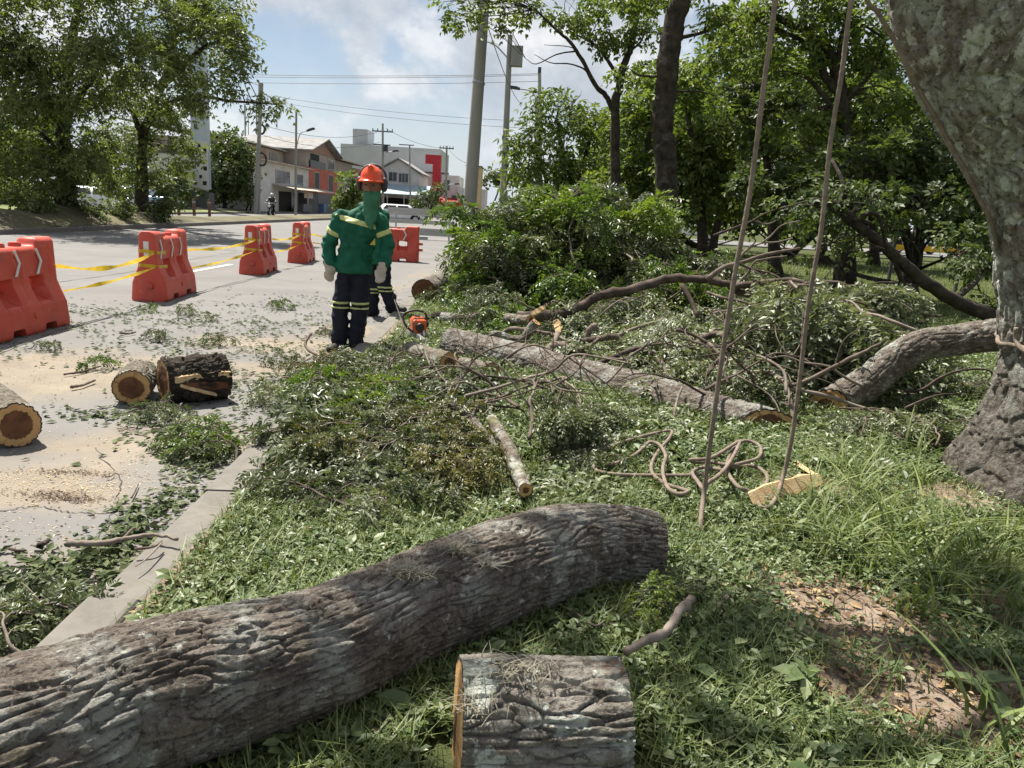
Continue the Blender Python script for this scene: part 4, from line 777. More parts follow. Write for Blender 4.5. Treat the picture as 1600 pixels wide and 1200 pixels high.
def cut_face(V, c, t, base, parent, seed, heart=.62, bevel=.0, hollow=0.0, rough=.004, m='cut'):
    """end grain closing a ring of bark vertices"""
    na = len(V); rings = 26; Vs = []; H = []; RG = []; RM = []; g = np.random.default_rng(seed)
    for k in range(rings + 1):
        u = 1 - k / rings; p = c + (V - c) * max(u, .0); nn = fbm(p * 25, 3, seed); p = p + t * (nn[:, None] * rough - hollow * (1 - u) * 1.0)
        hn = fbm(p * 9, 3, seed + 5) * .16; Vs.append(p); H.append(np.clip((heart + hn - u) / .05, 0, 1)); RG.append(np.clip(.5 + .5 * np.sin(u * 70 + hn * 40), 0, 1) ** 2 + (fbm(np.stack([np.cos(np.arange(na) / na * 6.283) * 9, np.sin(np.arange(na) / na * 6.283) * 9, np.full(na, u * .7)], 1), 2, seed + 9) > .3)); RM.append(np.full(na, np.clip((u - .93) / .03, 0, 1)))
    Vs = np.concatenate(Vs); i = np.arange(rings)[:, None] * na; j = np.arange(na)[None, :]; j2 = (j + 1) % na
    F = np.stack([i + j, i + j2, i + na + j2, i + na + j], -1).reshape(-1, 4)
    return obj('cut_face', np_mesh('cut_face', Vs - base, F, True, {'heart': np.concatenate(H), 'ring': np.concatenate(RG), 'rim': np.concatenate(RM)}), M[m], parent)
def tuft(parent, name, c, n, h, spread, seed, m='airplant', w=.0011):
    g = np.random.default_rng(seed); b = np.asarray(c) + g.normal(size=(n, 3)) * np.array([spread, spread * .6, .004]); V = []
    hh = h * g.uniform(.5, 1.2, n); az = g.uniform(0, 2 * np.pi, n); ln = g.uniform(.5, 1.6, n)
    V, F = blades(b, hh, np.full(n, w), ln, 4, g); return tag(obj(name, np_mesh(name, V, F), M[m], parent), kind='stuff')
def log(name, label, P, rr, ns, na, depth, fu, fv, m='bark', seed=1, faces=(True, True), heart=.62, cat='log', group=None, **k):
    P = catmull(P, 8); base = np.array([P[:, 0].mean(), P[:, 1].mean(), 0.0]); t = thing(name, label, cat, base, 0, group)
    ob = k.pop('oblique', (0, 0)); V, F, C, T = bark_surface(P, rr, ns, na, depth, fu, fv, seed, **k)
    for e_, (am, sl) in enumerate(zip(ob, (slice(0, ns // 8), slice(ns - ns // 8, ns)))):
        if not am: continue
        ii = np.arange(ns)[sl]; w = (1 - ii / (ns // 8)) if e_ == 0 else (ii - (ns - ns // 8)) / (ns // 8); tv = -T[0] if e_ == 0 else T[-1]; cd = unit(CAMP - C[0 if e_ == 0 else -1]); cd = unit(cd - tv * cd.dot(tv)); rr_ = rr[0] if e_ == 0 else rr[-1]
        V[sl] -= (w ** 1.5)[:, None, None] * tv * np.clip(((V[sl] - C[sl][:, None]) @ cd / rr_ + .6), 0, 2)[..., None] * am * rr_
    obj('bark', np_mesh('bark', V.reshape(-1, 3) - base, F, True), M[m], t)
    if faces[0]: cut_face(V[0], C[0], -T[0], base, t, seed, heart)
    if faces[1]: cut_face(V[-1], C[-1], T[-1], base, t, seed + 1, heart)
    return t, base, V, C
def AZ(px, py, z): return G(px, py, z)
# the big log across the foreground
BIGP = [(1022, 856, .135), (960, 852, .15), (890, 860, .165), (800, 888, .168), (700, 925, .166), (600, 968, .162), (500, 1015, .158), (400, 1046, .16), (300, 1072, .165), (200, 1104, .172), (100, 1142, .178), (0, 1180, .182), (-120, 1226, .185)]
P = [AZ(px, py, r + .105) for px, py, r in BIGP]
BIG_AXIS = np.array(P)
t, bs, V, C = log('fallen_log', 'long thick grey-barked log lying across the foreground', P, [r for _, _, r in BIGP], 560, 300, .013, 6.0, 42, 'bark', 11, (True, True), lump=.05, warp=.22, crack=.17)
def top_of(V, frac, side=0.0):
    r = V[int(frac * (len(V) - 1))]; i = np.argmax(r[:, 2] + side * r[:, 1]); return r[i]
for k, (fr, n, sp, hh, sd) in enumerate(((.50, 150, .028, .05, -.6), (.415, 60, .012, .05, -.5), (.385, 30, .008, .05, -1.4))):
    tuft(t, 'air_plant', top_of(V, fr, sd) - bs, n, hh, sp, 60 + k)
# the sawn block at the bottom edge
cL, cR = np.array([-.09, 1.60, .205]), np.array([.305, 1.63, .205])
t, bs, V, C = log('sawn_log', 'short sawn log with lichen-spotted bark at the bottom edge of the photo', [cL, (cL + cR) / 2, cR], [.163, .166, .163], 230, 300, .015, 7, 34, 'bark_lichen', 13, (True, True), heart=.35, lump=.03, warp=.2, crack=.17, oblique=(.07, 0))
tuft(t, 'air_plant', top_of(V, .35, -.2) - bs, 90, .045, .05, 70); tuft(t, 'air_plant', top_of(V, .12, -.7) - bs, 50, .05, .03, 71)
# logs on the road
def road_log(label, px, py, r, dirn, ln, seed, Y, heart=.66, m='bark_moss', name='cut_log'):
    f = A(px, py, Y); f[2] = r * .97; d = unit(np.array(dirn, float)); b = f + d * ln
    return log(name, label, [f, (f + b) / 2, b], [r, r * 1.02, r * .98], 90, 130, .010, 8, 26, m, seed, (True, True), heart=heart)
road_log('sawn round log with a dark heart lying on the road at the left edge', 26, 674, .128, (-.72, .70, 0), .62, 21, 3.98)
road_log('sawn round log with a dark heart beside the split chunk on the road', 206, 615, .122, (-.30, .95, 0), .40, 22, 4.95)
c0 = A(254, 592, 5.05); c1 = A(350, 594, 5.32); c0[2] = .15; c1[2] = .145
t, bs, V, C = log('split_log', 'dark shaggy-barked chunk of trunk split open along its front, on the road', [c0, (c0 + c1) / 2, c1], [.15, .165, .158], 140, 150, .016, 10, 24, 'bark_dark', 23, (True, True), heart=.7, shag=.03)
ax = unit(c1 - c0); fr = np.array([ax[1], -ax[0], 0.0])
if fr[1] > 0: fr = -fr
def slab(name, m, parent, base, a, b, wid, thk, nrm, seed):  # a flat split piece with ragged ends
    a, b = np.asarray(a, float), np.asarray(b, float); g = np.random.default_rng(seed); n = 9; d = unit(b - a); s = unit(np.cross(nrm, d)); V = []
    for k in range(n):
        u = k / (n - 1); p = a + (b - a) * u; w = wid * (1 - .35 * abs(2 * u - 1) ** 3) * g.uniform(.92, 1.05); h = thk * g.uniform(.8, 1.15)
        V += [p - s * w - nrm * h, p + s * w * g.uniform(.9, 1.1) - nrm * h, p + s * w * .8 + nrm * h * g.uniform(.7, 1.2), p - s * w * .8 + nrm * h * g.uniform(.7, 1.2)]
    F = [(4 * k + q, 4 * k + (q + 1) % 4, 4 * k + 4 + (q + 1) % 4, 4 * k + 4 + q) for k in range(n - 1) for q in range(4)] + [(3, 2, 1, 0), (4 * n - 4, 4 * n - 3, 4 * n - 2, 4 * n - 1)]
    mb = MB(); mb.add(np.array(V) - base, np.array(F)); return mb.build(name, m, parent)
nrm = unit(fr + np.array([0, 0, -.15])); mid = (c0 + c1) / 2 + fr * .135
slab('split_face', M['split'], t, bs, mid - ax * .17 + np.array([0, 0, .035]), mid + ax * .20 + np.array([0, 0, .05]), .035, .02, nrm, 5)
slab('split_face', M['splitred'], t, bs, mid - ax * .12 - np.array([0, 0, .01]) + fr * .012, mid + ax * .17 - np.array([0, 0, .025]) + fr * .012, .035, .02, nrm, 6)
slab('split_face', M['split'], t, bs, mid - ax * .14 + np.array([0, 0, .0]) + fr * .02, mid + ax * .09 - np.array([0, 0, .085]) + fr * .02, .014, .018, nrm, 7)
# the long log through the middle of the heap and the thick limb beside the trunk
P = [A(704, 540, 7.0), A(800, 562, 6.55), A(900, 590, 6.05), A(1000, 618, 5.6), A(1100, 648, 5.2), A(1180, 672, 4.95), A(1232, 690, 4.8)]
t, bs, V, C = log('long_log', 'long mossy grey log running from the chainsaw towards the hanging ropes', P, [.158, .158, .16, .163, .168, .172, .172], 330, 130, .010, 8, 26, 'bark', 31, (True, False), lump=.06, oblique=(0, 1.1))
cut_face(V[-1], C[-1], unit(C[-1] - C[-2]), bs, t, 33, .78, hollow=.10, rough=.02); LONG = (V, C)
P = [A(1272, 648, 5.55), A(1318, 622, 5.6), A(1360, 594, 5.6), A(1395, 565, 5.6), A(1440, 540, 5.55), A(1500, 530, 5.45), A(1570, 522, 5.3), A(1660, 520, 5.1), A(1740, 560, 4.9), A(1800, 640, 4.75)]
t, bs, V, C = log('bent_limb', 'thick bent limb with a pale sawn end resting beside the foreground tree', P, [.145, .135, .125, .118, .112, .11, .11, .11, .12, .12], 260, 120, .010, 8, 24, 'bark', 35, (False, True), lump=.06, oblique=(1.0, 0))
cut_face(V[0], C[0], -unit(C[1] - C[0]), bs, t, 36, .55, hollow=.06, rough=.03)
# smaller sawn pieces
def piece(name, label, pts, rpx, seed, Y, m='bark_moss', heart=.5, ns=70, na=60, cat='log', faces=(True, True)):
    Ys = np.linspace(Y[0], Y[1], len(pts)); P = [AG(px, py, y, r * y / F_PX) for (px, py), y, r in zip(pts, Ys, np.linspace(rpx[0], rpx[1], len(pts)))]
    rr = [r * y / F_PX for r, y in zip(np.linspace(rpx[0], rpx[1], len(pts)), Ys)]
    return log(name, label, P, rr, ns, na, .006, 9, 30, m, seed, faces, heart=heart, cat=cat)
piece('short_log', 'short sawn log with an orange cut face left of the long mossy log', [(640, 549), (672, 560), (702, 568)], (15, 17), 41, (7.1, 6.7))
piece('short_log', 'pale short log stub tucked under the left end of the long log', [(722, 572), (745, 576), (768, 582)], (13, 14), 42, (6.9, 6.7), 'bark_moss')
piece('short_log', 'knobbly branch log with an upturned sawn stub behind the chainsaw', [(690, 498), (720, 500), (742, 497), (753, 484), (757, 474)], (10, 9), 43, (9.2, 9.0), 'bark')
piece('dark_branch_log', 'dark branch lying in the grass just behind the chainsaw', [(660, 500), (678, 496), (698, 494)], (5, 8), 44, (9.3, 9.3), 'bark_dark', cat='branch')
piece('stump_log', 'sawn trunk section at the roadside edge of the green heap', [(662, 455), (690, 442), (722, 438)], (17, 15), 45, (12.4, 12.2), 'bark', 1.3)  # heart past the rim darkens whole cut faces, shade put into their colour
piece('sawn_branch', 'sawn branch with two pale cut ends right of the long log tip', [(764, 524), (780, 523), (800, 530), (817, 529), (829, 514), (838, 503)], (6, 8), 46, (7.3, 7.2), 'bark_moss', cat='branch')
piece('grey_limb', 'smooth grey limb with a sawn lower end in the middle heap', [(768, 655), (780, 675), (795, 700), (808, 735), (822, 766)], (9.5, 13), 47, (4.25, 3.3), 'bark_moss', cat='branch')
piece('leaning_limb', 'brown limb leaning down right into the grey limb', [(695, 640), (712, 636), (733, 652), (752, 674), (775, 694), (792, 702)], (6.5, 9), 48, (4.45, 3.9), 'bark', cat='branch')
piece('rear_log', 'mossy log end pointing right behind the sawn branch', [(792, 497), (812, 500), (830, 500)], (8, 9), 49, (8.0, 7.6), 'bark_moss')
# split wood
def chip(name, label, a, b, wid, thk, nrm, seed, m='split'):
    a, b = np.asarray(a), np.asarray(b); c = (a + b) / 2; t = thing(name, label, 'wood', (c[0], c[1], c[2] - .02)); slab('wood', M[m], t, np.array(t.location), a, b, wid, thk, unit(np.array(nrm, float)), seed)
chip('split_plank', 'pale split plank of wood lying in grass at the foot of the right rope', gp(1172, 780, .06), gp(1282, 748, .075), .05, .007, (.05, -.82, .55), 81)
chip('wood_splinter', 'broken pale splinter of wood leading from the log end to the plank', AG(1228, 712, 4.55), gp(1278, 745, .07), .022, .012, (.3, -.5, .8), 82)
chip('wood_splinter', 'pale splinter standing up from the broken branch behind the log', AG(830, 492, 7.6), AG(852, 479, 7.6), .03, .015, (0, -.8, .5), 83)
chip('wood_splinter', 'pale upright splinter above the sawn branch ends', AG(868, 500, 7.3), AG(874, 520, 7.2), .035, .02, (-.3, -.9, .1), 84)
chip('wood_block', 'pale wood chip under the left end of the long log', AG(718, 577, 6.4), AG(738, 592, 6.3), .045, .02, (.2, -.6, .7), 85)
chip('wood_block', 'pale wood chip beside the sawdust under the long log', AG(742, 598, 6.3), AG(752, 606, 6.25), .03, .015, (-.2, -.6, .7), 86)
chip('wood_block', 'crumbled orange heartwood showing in the middle heap', AG(765, 615, 5.9), AG(782, 630, 5.8), .05, .03, (-.2, -.7, .6), 87)
chip('wood_splinter', 'short pale splinter lying among twigs left of the long log', AG(826, 612, 5.8), AG(838, 602, 5.8), .02, .01, (0, -.6, .7), 88)

# ------------------------------------------------------------------ bare branches
def branch(label, pts, Y, rp, sides=(), seed=0, m='twig', name='bare_branch'):
    Ys = np.interp(np.linspace(0, 1, len(pts)), np.linspace(0, 1, len(Y)), Y); P = np.array([AG(px, py, y, .02) for (px, py), y in zip(pts, Ys)]); Pc = catmull(P, 5); g = np.random.default_rng(seed + 100)
    base = np.array([P[0][0], P[0][1], max(.05, P[:, 2].min() - .02)]); ym = float(np.mean(Ys)) / F_PX
    t = thing(name, label, 'branch', base); rr = np.linspace(rp[0] * ym, rp[1] * ym, len(Pc)) * (1 + .08 * g.normal(size=len(Pc)))
    V, Fs = tube(Pc - base + g.normal(size=Pc.shape) * rp[0] * ym * .10, rr, 9, True, .05, seed); obj('stem', np_mesh('stem', V, Fs, True), M[m], t)
    for s in sides:
        sp, sy, sr = s; sy = np.interp(np.linspace(0, 1, len(sp)), np.linspace(0, 1, len(sy)), sy); Q = catmull(np.array([AG(px, py, y, .01) for (px, py), y in zip(sp, sy)]), 4)
        V, Fs = tube(Q - base, np.linspace(sr[0] * ym, sr[1] * ym, len(Q)), 7, True, .05, seed); obj('side_shoot', np_mesh('side_shoot', V, Fs, True), M[m], t)
    return t
branch('long arching dark branch over the heap in front of the green brush', [(806, 494), (875, 492), (905, 480), (940, 462), (990, 452), (1040, 437), (1075, 435), (1105, 436), (1137, 445), (1170, 462), (1215, 480)], (8.0, 8.2, 7.9), (9, 5),
       [([(1105, 436), (1130, 418), (1160, 410), (1195, 398), (1250, 388)], (7.9, 8.2), (4.5, 2)), ([(1150, 447), (1200, 441), (1240, 438), (1270, 450), (1300, 468), (1345, 492)], (7.9, 7.4), (5, 2.5)), ([(1065, 445), (1080, 470), (1090, 495)], (7.9, 7.6), (4, 3))], 1)
branch('thick snaking branch in the middle of the tangle', [(862, 541), (905, 547), (917, 560), (950, 562), (1012, 563), (1048, 560), (1070, 547), (1107, 525)], (6.9, 6.5), (8, 6), [([(1107, 525), (1125, 522), (1150, 545), (1180, 568), (1225, 590)], (6.5, 5.9), (5, 3)), ([(905, 547), (890, 552), (855, 556)], (6.9, 6.8), (4, 2))], 2)
branch('forked stick lying above the snaking branch', [(885, 536), (912, 533), (935, 530), (962, 526), (975, 540), (990, 555)], (7.0, 6.8), (6, 4), [([(935, 530), (925, 538), (912, 543)], (6.9, 6.8), (3, 2)), ([(962, 526), (990, 514), (1020, 504)], (6.9, 7.1), (4, 2))], 3)
branch('arched branch dipping down over the long mossy log', [(911, 596), (935, 570), (960, 557), (990, 546), (1007, 547), (1032, 560), (1050, 582), (1075, 607), (1095, 632), (1115, 660), (1125, 678)], (6.2, 6.1, 5.0), (4.5, 3), [([(911, 596), (870, 608), (845, 606)], (6.2, 6.1), (4, 2.5)), ([(1030, 560), (1045, 590), (1060, 610)], (5.9, 5.5), (3.5, 2.5))], 4)
branch('thin upright twig standing in front of the long log', [(1056, 722), (1051, 690), (1051, 662), (1057, 630), (1066, 604)], (4.75, 5.2), (2.5, 2), [([(1051, 668), (1080, 648), (1110, 632)], (5.0, 5.0), (2, 1.5))], 5)
branch('grey branch running right under the snaking branch', [(1015, 565), (1060, 568), (1105, 573), (1150, 590), (1190, 606), (1240, 640)], (6.3, 5.6), (6, 5), [([(1040, 580), (1090, 578), (1120, 586)], (6.2, 6.0), (3.5, 2)), ([(1105, 573), (1130, 590), (1160, 600)], (6.0, 5.8), (3, 2))], 6)
branch('curving branch passing behind the right hanging rope to the ground', [(1107, 537), (1137, 563), (1170, 580), (1200, 582), (1225, 597), (1233, 620), (1242, 660), (1257, 690), (1263, 722)], (6.2, 5.4, 4.7), (4, 3), [([(1170, 580), (1190, 600), (1215, 640)], (5.8, 5.3), (3, 2))], 7)
branch('slender pole-like branch pointing up right at the bent limb', [(1227, 602), (1250, 599), (1300, 575), (1340, 555), (1378, 536)], (5.35, 5.2), (3.5, 3), (), 8)
branch('slender branch sloping down right across the bent limb', [(1226, 606), (1287, 617), (1340, 635), (1380, 647), (1407, 660), (1416, 676)], (5.35, 5.0), (3.5, 2), [([(1407, 660), (1425, 690), (1435, 700)], (5.0, 4.9), (2, 1))], 9)
branch('thin hooked twig arching over grass by the foreground trunk', [(1412, 611), (1440, 609), (1475, 587), (1512, 577), (1545, 579), (1553, 592)], (5.6, 5.5), (2.5, 1.5), (), 10)
branch('thin twig lying in wilted leaves under the hooked twig', [(1415, 637), (1450, 622), (1475, 616), (1500, 617)], (5.2, 5.3), (2, 1.2), [([(1430, 660), (1475, 658), (1512, 661)], (5.0, 5.1), (2, 1.2))], 11)
branch('long thin dark twig sweeping across the front worker\'s feet', [(487, 520), (477, 537), (487, 550), (520, 562), (555, 574), (600, 577), (640, 576), (662, 572), (675, 560), (690, 549)], (6.7, 6.3, 6.3), (2.2, 4), [([(498, 556), (490, 570), (488, 580)], (6.5, 6.3), (1.5, 1)), ([(555, 574), (545, 600), (535, 620)], (6.3, 6.0), (1.5, 1))], 12, 'twig')
branch('forked twig going down right from the short sawn log', [(650, 560), (665, 574), (682, 592), (690, 618), (691, 640)], (6.4, 5.6), (4, 3), [([(680, 600), (676, 615), (677, 628)], (6.0, 5.8), (2.5, 2))], 13)
branch('half-buried branch lying level in the centre-left leaves', [(600, 657), (625, 652), (655, 647), (695, 640)], (5.4, 5.3), (4, 6), (), 14)
branch('broken forked stick poking out of the left leaves', [(513, 632), (525, 645), (537, 660), (527, 680), (522, 702)], (5.3, 4.9), (3.5, 3.5), [([(522, 702), (505, 706), (488, 718)], (4.9, 4.8), (3, 2)), ([(537, 672), (550, 668), (572, 676)], (5.1, 5.0), (3, 2))], 15)
branch('thin straight twig slanting through the left leaf pile', [(483, 708), (505, 694), (535, 675), (560, 664)], (4.9, 5.2), (2, 1.5), [([(530, 712), (545, 695), (550, 688)], (4.85, 5.0), (2, 1.5))], 16)
branch('thin branch crossing the leaves above the grey limb', [(700, 597), (722, 594), (745, 600), (765, 604)], (6.0, 5.9), (3, 2.5), [([(722, 594), (700, 610), (690, 618)], (6.0, 5.8), (2, 1.5))], 17)
branch('small pale twig hooked over the long log', [(818, 598), (823, 612), (830, 630), (838, 640), (830, 655)], (5.8, 5.4), (2.5, 1.8), (), 18)
branch('dark branch lying behind the sawn branch ends', [(786, 522), (797, 514), (820, 515), (862, 522)], (7.5, 7.2), (4, 3), [([(862, 522), (880, 530), (905, 540)], (7.2, 7.0), (3, 2))], 19)
branch('curved stub leaning by the pale upright splinter', [(872, 520), (866, 535), (850, 548)], (7.2, 6.9), (5, 4), (), 20)
branch('short grey stick propped in the middle of the tangle', [(915, 528), (922, 515), (930, 508)], (7.0, 7.0), (5, 5), (), 21)
branch('bent grey stick right of the left hanging rope', [(1178, 540), (1180, 528), (1195, 512), (1205, 498)], (6.9, 7.1), (4, 4), [([(1178, 538), (1200, 546), (1240, 560)], (6.9, 6.7), (2.5, 1.5))], 22)
branch('curved pale branch above the pale wilted leaves', [(1225, 462), (1250, 446), (1275, 440), (1315, 442), (1330, 455)], (7.5, 7.4), (2, 1.3), (), 23)
branch('long thin twig arching over the pale leaf heap', [(1330, 455), (1365, 462), (1395, 468), (1418, 480), (1426, 486)], (7.3, 7.2), (1.6, 1.2), (), 24)
branch('bare pale twig fan sticking up beside the left hanging rope', [(1150, 412), (1165, 392), (1190, 380), (1215, 378), (1238, 372)], (8.6, 8.6), (2, 1), [([(1165, 392), (1180, 378), (1176, 370)], (8.6, 8.6), (1.5, .8)), ([(1190, 380), (1205, 368), (1222, 352), (1250, 345)], (8.6, 8.6), (1.6, .8)), ([(1215, 378), (1230, 390), (1245, 402)], (8.6, 8.6), (1.3, .8))], 25)
branch('thin dark twig rising left to right towards the spreading tree', [(1115, 368), (1150, 355), (1175, 345), (1205, 330), (1260, 315)], (9.2, 9.2), (2, 1.2), [([(1180, 345), (1200, 350), (1230, 335)], (9.2, 9.3), (1.4, .8))], 26)
branch('forked twig at the edge of the pale leaves behind the right rope', [(1155, 440), (1170, 425), (1182, 408), (1230, 400)], (8.2, 8.2), (2.5, 1.2), [([(1155, 440), (1148, 452), (1150, 470)], (8.2, 8.0), (3, 2))], 27)
branch('fallen twig lying in the grass below the rope coil', [(918, 700), (925, 725), (932, 757)], (4.85, 4.4), (3, 3), [([(932, 757), (915, 752), (895, 745)], (4.4, 4.5), (2.5, 2))], 28)
branch('thin twig lying behind the rope coil', [(930, 690), (945, 668), (968, 640)], (4.9, 5.3), (1.8, 1.3), [([(950, 678), (975, 672), (990, 670)], (5.0, 5.1), (1.5, 1))], 29)
# thin twigs of the tangle, a few shapes copied many times
TW = []
for i in range(7):
    gg = np.random.default_rng(600 + i); ln = gg.uniform(.7, 1.3); n = 7; X = np.linspace(0, ln, n); P = np.stack([X, np.cumsum(gg.normal(size=n) * .05), .22 * np.sin(X / ln * gg.uniform(1.5, 3)) + np.cumsum(gg.normal(size=n) * .025)], 1); P[0] = 0; Pc = catmull(P, 5); parts_ = []
    V, Fs = tube(Pc, np.linspace(.012, .004, len(Pc)), 7, True, .06, i); parts_.append(('stem', np_mesh('stem', V, Fs, True)))
    for k in range(4):
        s0 = Pc[int(gg.uniform(.25, .9) * (len(Pc) - 1))]; d = unit(np.array([gg.uniform(.2, 1), gg.normal(), gg.normal() * .5])); l2 = gg.uniform(.2, .5); Q = catmull([s0, s0 + d * l2 * .5 + gg.normal(size=3) * .03, s0 + d * l2 + gg.normal(size=3) * .06], 4); V, Fs = tube(Q, np.linspace(.006, .0022, len(Q)), 5, True, .05, i); parts_.append(('side_shoot', np_mesh('side_shoot', V, Fs, True)))
    for _, me in parts_: me.materials.append(M['twig'])
    TW.append(parts_)
gg = np.random.default_rng(620)
for i in range(64):
    px, py = [(gg.uniform(880, 1200), gg.uniform(490, 550)), (gg.uniform(1000, 1260), gg.uniform(560, 660)), (gg.uniform(620, 860), gg.uniform(590, 700)), (gg.uniform(1040, 1330), gg.uniform(450, 520))][i % 4]; p = gp(px, py); rz = gg.uniform(-math.pi, math.pi); h = .45
    t = thing('bare_twig', ('thin bare twig in the tangle behind the long log', 'thin bare twig in the tangle behind the hanging ropes', 'thin bare twig in the low leaf pile', 'thin bare twig on the slope of the pale leaf heap')[i % 4], 'twig', (p[0] - math.cos(rz) * h, p[1] - math.sin(rz) * h, p[2] + gg.uniform(.06, .38) * (.4 if i % 4 == 2 else 1)), 0, ('twigs behind the long log', 'twigs behind the ropes', 'twigs in the low pile', 'twigs on the pale heap')[i % 4])
    t.rotation_euler = (gg.uniform(-1, 1), gg.uniform(-.25, .2), rz); sc = gg.uniform(.6, 1.1); t.scale = (sc, sc, sc)
    for nm, me in TW[i % 7]: obj(nm, me, None, t)
def gpath(pts, lift): return [gp(px, py, lift) for px, py in pts]
def ground_stick(label, pts, r, sides=(), seed=0, m='twig', z=None, lift=.02):
    P = np.array([AZ(px, py, z) if z is not None else gp(px, py, l) for (px, py), l in zip(pts, np.broadcast_to(lift, len(pts)))]); base = np.array([*P[0][:2], max(0, P[:, 2].min() - .01)]); g = np.random.default_rng(seed)
    t = thing('fallen_stick', label, 'stick', base); Pc = catmull(P, 6); V, Fs = tube(Pc - base + g.normal(size=Pc.shape) * r[0] * .12, np.linspace(r[0], r[1], len(Pc)) * (1 + .1 * g.normal(size=len(Pc))), 10, True, .06, seed); obj('stem', np_mesh('stem', V, Fs, True), M[m], t)
    for sp, sr in sides:
        Q = catmull(np.array([AZ(px, py, z) if z is not None else gp(px, py, .03) for px, py in sp]), 4) - base; V, Fs = tube(Q, np.linspace(sr[0], sr[1], len(Q)), 7, True, .05, seed); obj('side_shoot', np_mesh('side_shoot', V, Fs, True), M[m], t)
ground_stick('knobbly brown stick lying behind the sawn log at the bottom', [(978, 1020), (1005, 1003), (1035, 990), (1050, 975), (1062, 955), (1080, 937)], (.012, .015), (), 1, lift=(.12, .12, .11, .11, .10, .09))
ground_stick('straight grey stick in the grass right of the knobbly stick', [(1098, 968), (1125, 945), (1155, 915)], (.006, .011), [([(1125, 946), (1138, 944)], (.004, .002))], 2)
ground_stick('thin pale twig in the shadow under the big log', [(893, 953), (910, 965), (930, 978), (945, 970)], (.004, .003), [([(930, 978), (980, 972)], (.004, .002))], 3, lift=.05)
ground_stick('dark forked stick lying across the kerb', [(107, 848), (150, 849), (190, 843), (215, 838), (245, 836), (278, 842)], (.012, .006), [([(190, 845), (205, 828), (212, 825)], (.006, .003)), ([(210, 858), (240, 854), (253, 845)], (.006, .003)), ([(253, 848), (230, 872), (212, 885)], (.004, .002))], 4, z=.125)
for i, (a, b, r, lab) in enumerate((((100, 585), (158, 572), .008, 'thin stick on sawdust left of the round road log'), ((110, 605), (148, 594), .012, 'bark sliver on the sawdust beside the round road log'), ((188, 520), (212, 519), .011, 'short dark stick on the road right of the near orange barrier'), ((338, 520), (350, 524), .014, 'dark bark lump on the road behind the split chunk'),
                               ((62, 852), (76, 843), .012, 'small dark wood stub on the road left of the kerb stick'), ((10, 856), (40, 860), .006, 'flat brown twig on the road at the left edge'), ((205, 778), (216, 756), .004, 'curved thin twig on bare concrete left of the kerb'), ((165, 745), (178, 740), .005, 'tiny brown twig on the concrete below the round road log'), ((250, 530), (255, 535), .009, 'tiny dark wood bit on the road near the split chunk'), ((470, 530), (510, 512), .006, 'thin stick on the sawdust left of the front worker'))):
    ground_stick(lab, [a, ((a[0] + b[0]) / 2, (a[1] + b[1]) / 2 + 2), b], (r, r * .6), (), 10 + i, z=.012 + r)

# ------------------------------------------------------------------ the foreground tree
Yt = 3.95; L_e = [(1502, 795), (1532, 742), (1566, 685), (1584, 625), (1590, 560), (1583, 500), (1566, 405), (1540, 300), (1497, 203), (1446, 100), (1412, 0), (1384, -100), (1357, -200)]
R_e = [1900, 1850, 1815, 1795, 1785, 1780, 1780, 1790, 1800, 1800, 1790, 1790, 1790]
P, rr = [], []
for (lx, ly), rx in zip(L_e, R_e):
    a, b = A(lx, ly, Yt), A(rx, ly, Yt); P.append((a + b) / 2); rr.append(np.linalg.norm(b - a) / 2)
P = np.array(P); g0 = float(gz(P[0][0], Yt)); P[0][2] = g0 - .03; P = np.vstack([[P[0][0] + .02, Yt, g0 - .15], P]); rr = [rr[0] * 1.05] + rr
Pc = catmull(P, 6); rc = np.interp(np.linspace(0, 1, len(Pc)), np.linspace(0, 1, len(rr)), rr); base = np.array([P[0][0], Yt, g0])
t = thing('foreground_tree', 'leaning tree with lichen-spotted pale bark at the right edge', 'tree', base); ft = t
V, F, C, T = bark_surface(Pc, rc, 360, 260, .020, 6, 11, 91, lump=.05, warp=.2, crack=.16)
ang = np.linspace(0, 2 * np.pi, 260, endpoint=False); hz = np.clip(1 - (C[:, 2] - g0) / .55, 0, 1) ** 2
butt = (1 + hz[:, None] * .12 * np.maximum(0, np.cos(ang * 5 + .6))[None, :]); V = C[:, None] + (V - C[:, None]) * butt[..., None]
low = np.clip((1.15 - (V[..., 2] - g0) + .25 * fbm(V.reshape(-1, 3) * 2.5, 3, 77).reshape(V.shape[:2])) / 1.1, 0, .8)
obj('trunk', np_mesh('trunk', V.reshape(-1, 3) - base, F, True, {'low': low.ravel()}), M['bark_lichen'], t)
TRUNK = (V, C)
g = np.random.default_rng(5); top = P[-1]
l1 = catmull([top + np.array([-.1, 0, -.25]), top + np.array([-.5, .05, .5]), np.array([.95, 3.75, 4.3]), np.array([.0, 4.1, 5.4]), np.array([-1.4, 4.9, 6.4])], 8)
l2 = catmull([top + np.array([.2, 0, -.3]), top + np.array([.6, .2, .7]), np.array([3.4, 4.8, 5.2]), np.array([4.0, 5.8, 6.8])], 8)
for L_, r0 in ((l1, .30), (l2, .28)):
    Vv, Fv, _, _ = bark_surface(L_, [r0, r0 * .75, r0 * .5, .05], 120, 70, .015, 6, 9, 92); obj('limb', np_mesh('limb', Vv.reshape(-1, 3) - base, Fv, True), M['bark_lichen'], t)
bl = [((-1.9, 4.4, 6.5), .8), ((-1.0, 4.9, 6.9), .8), ((3.2, 4.2, 6.2), 1.3), ((4.4, 3.4, 6.6), 1.5), ((4.8, 6.0, 7.2), 1.5), ((3.0, 2.6, 6.6), 1.1)]
b = MB()
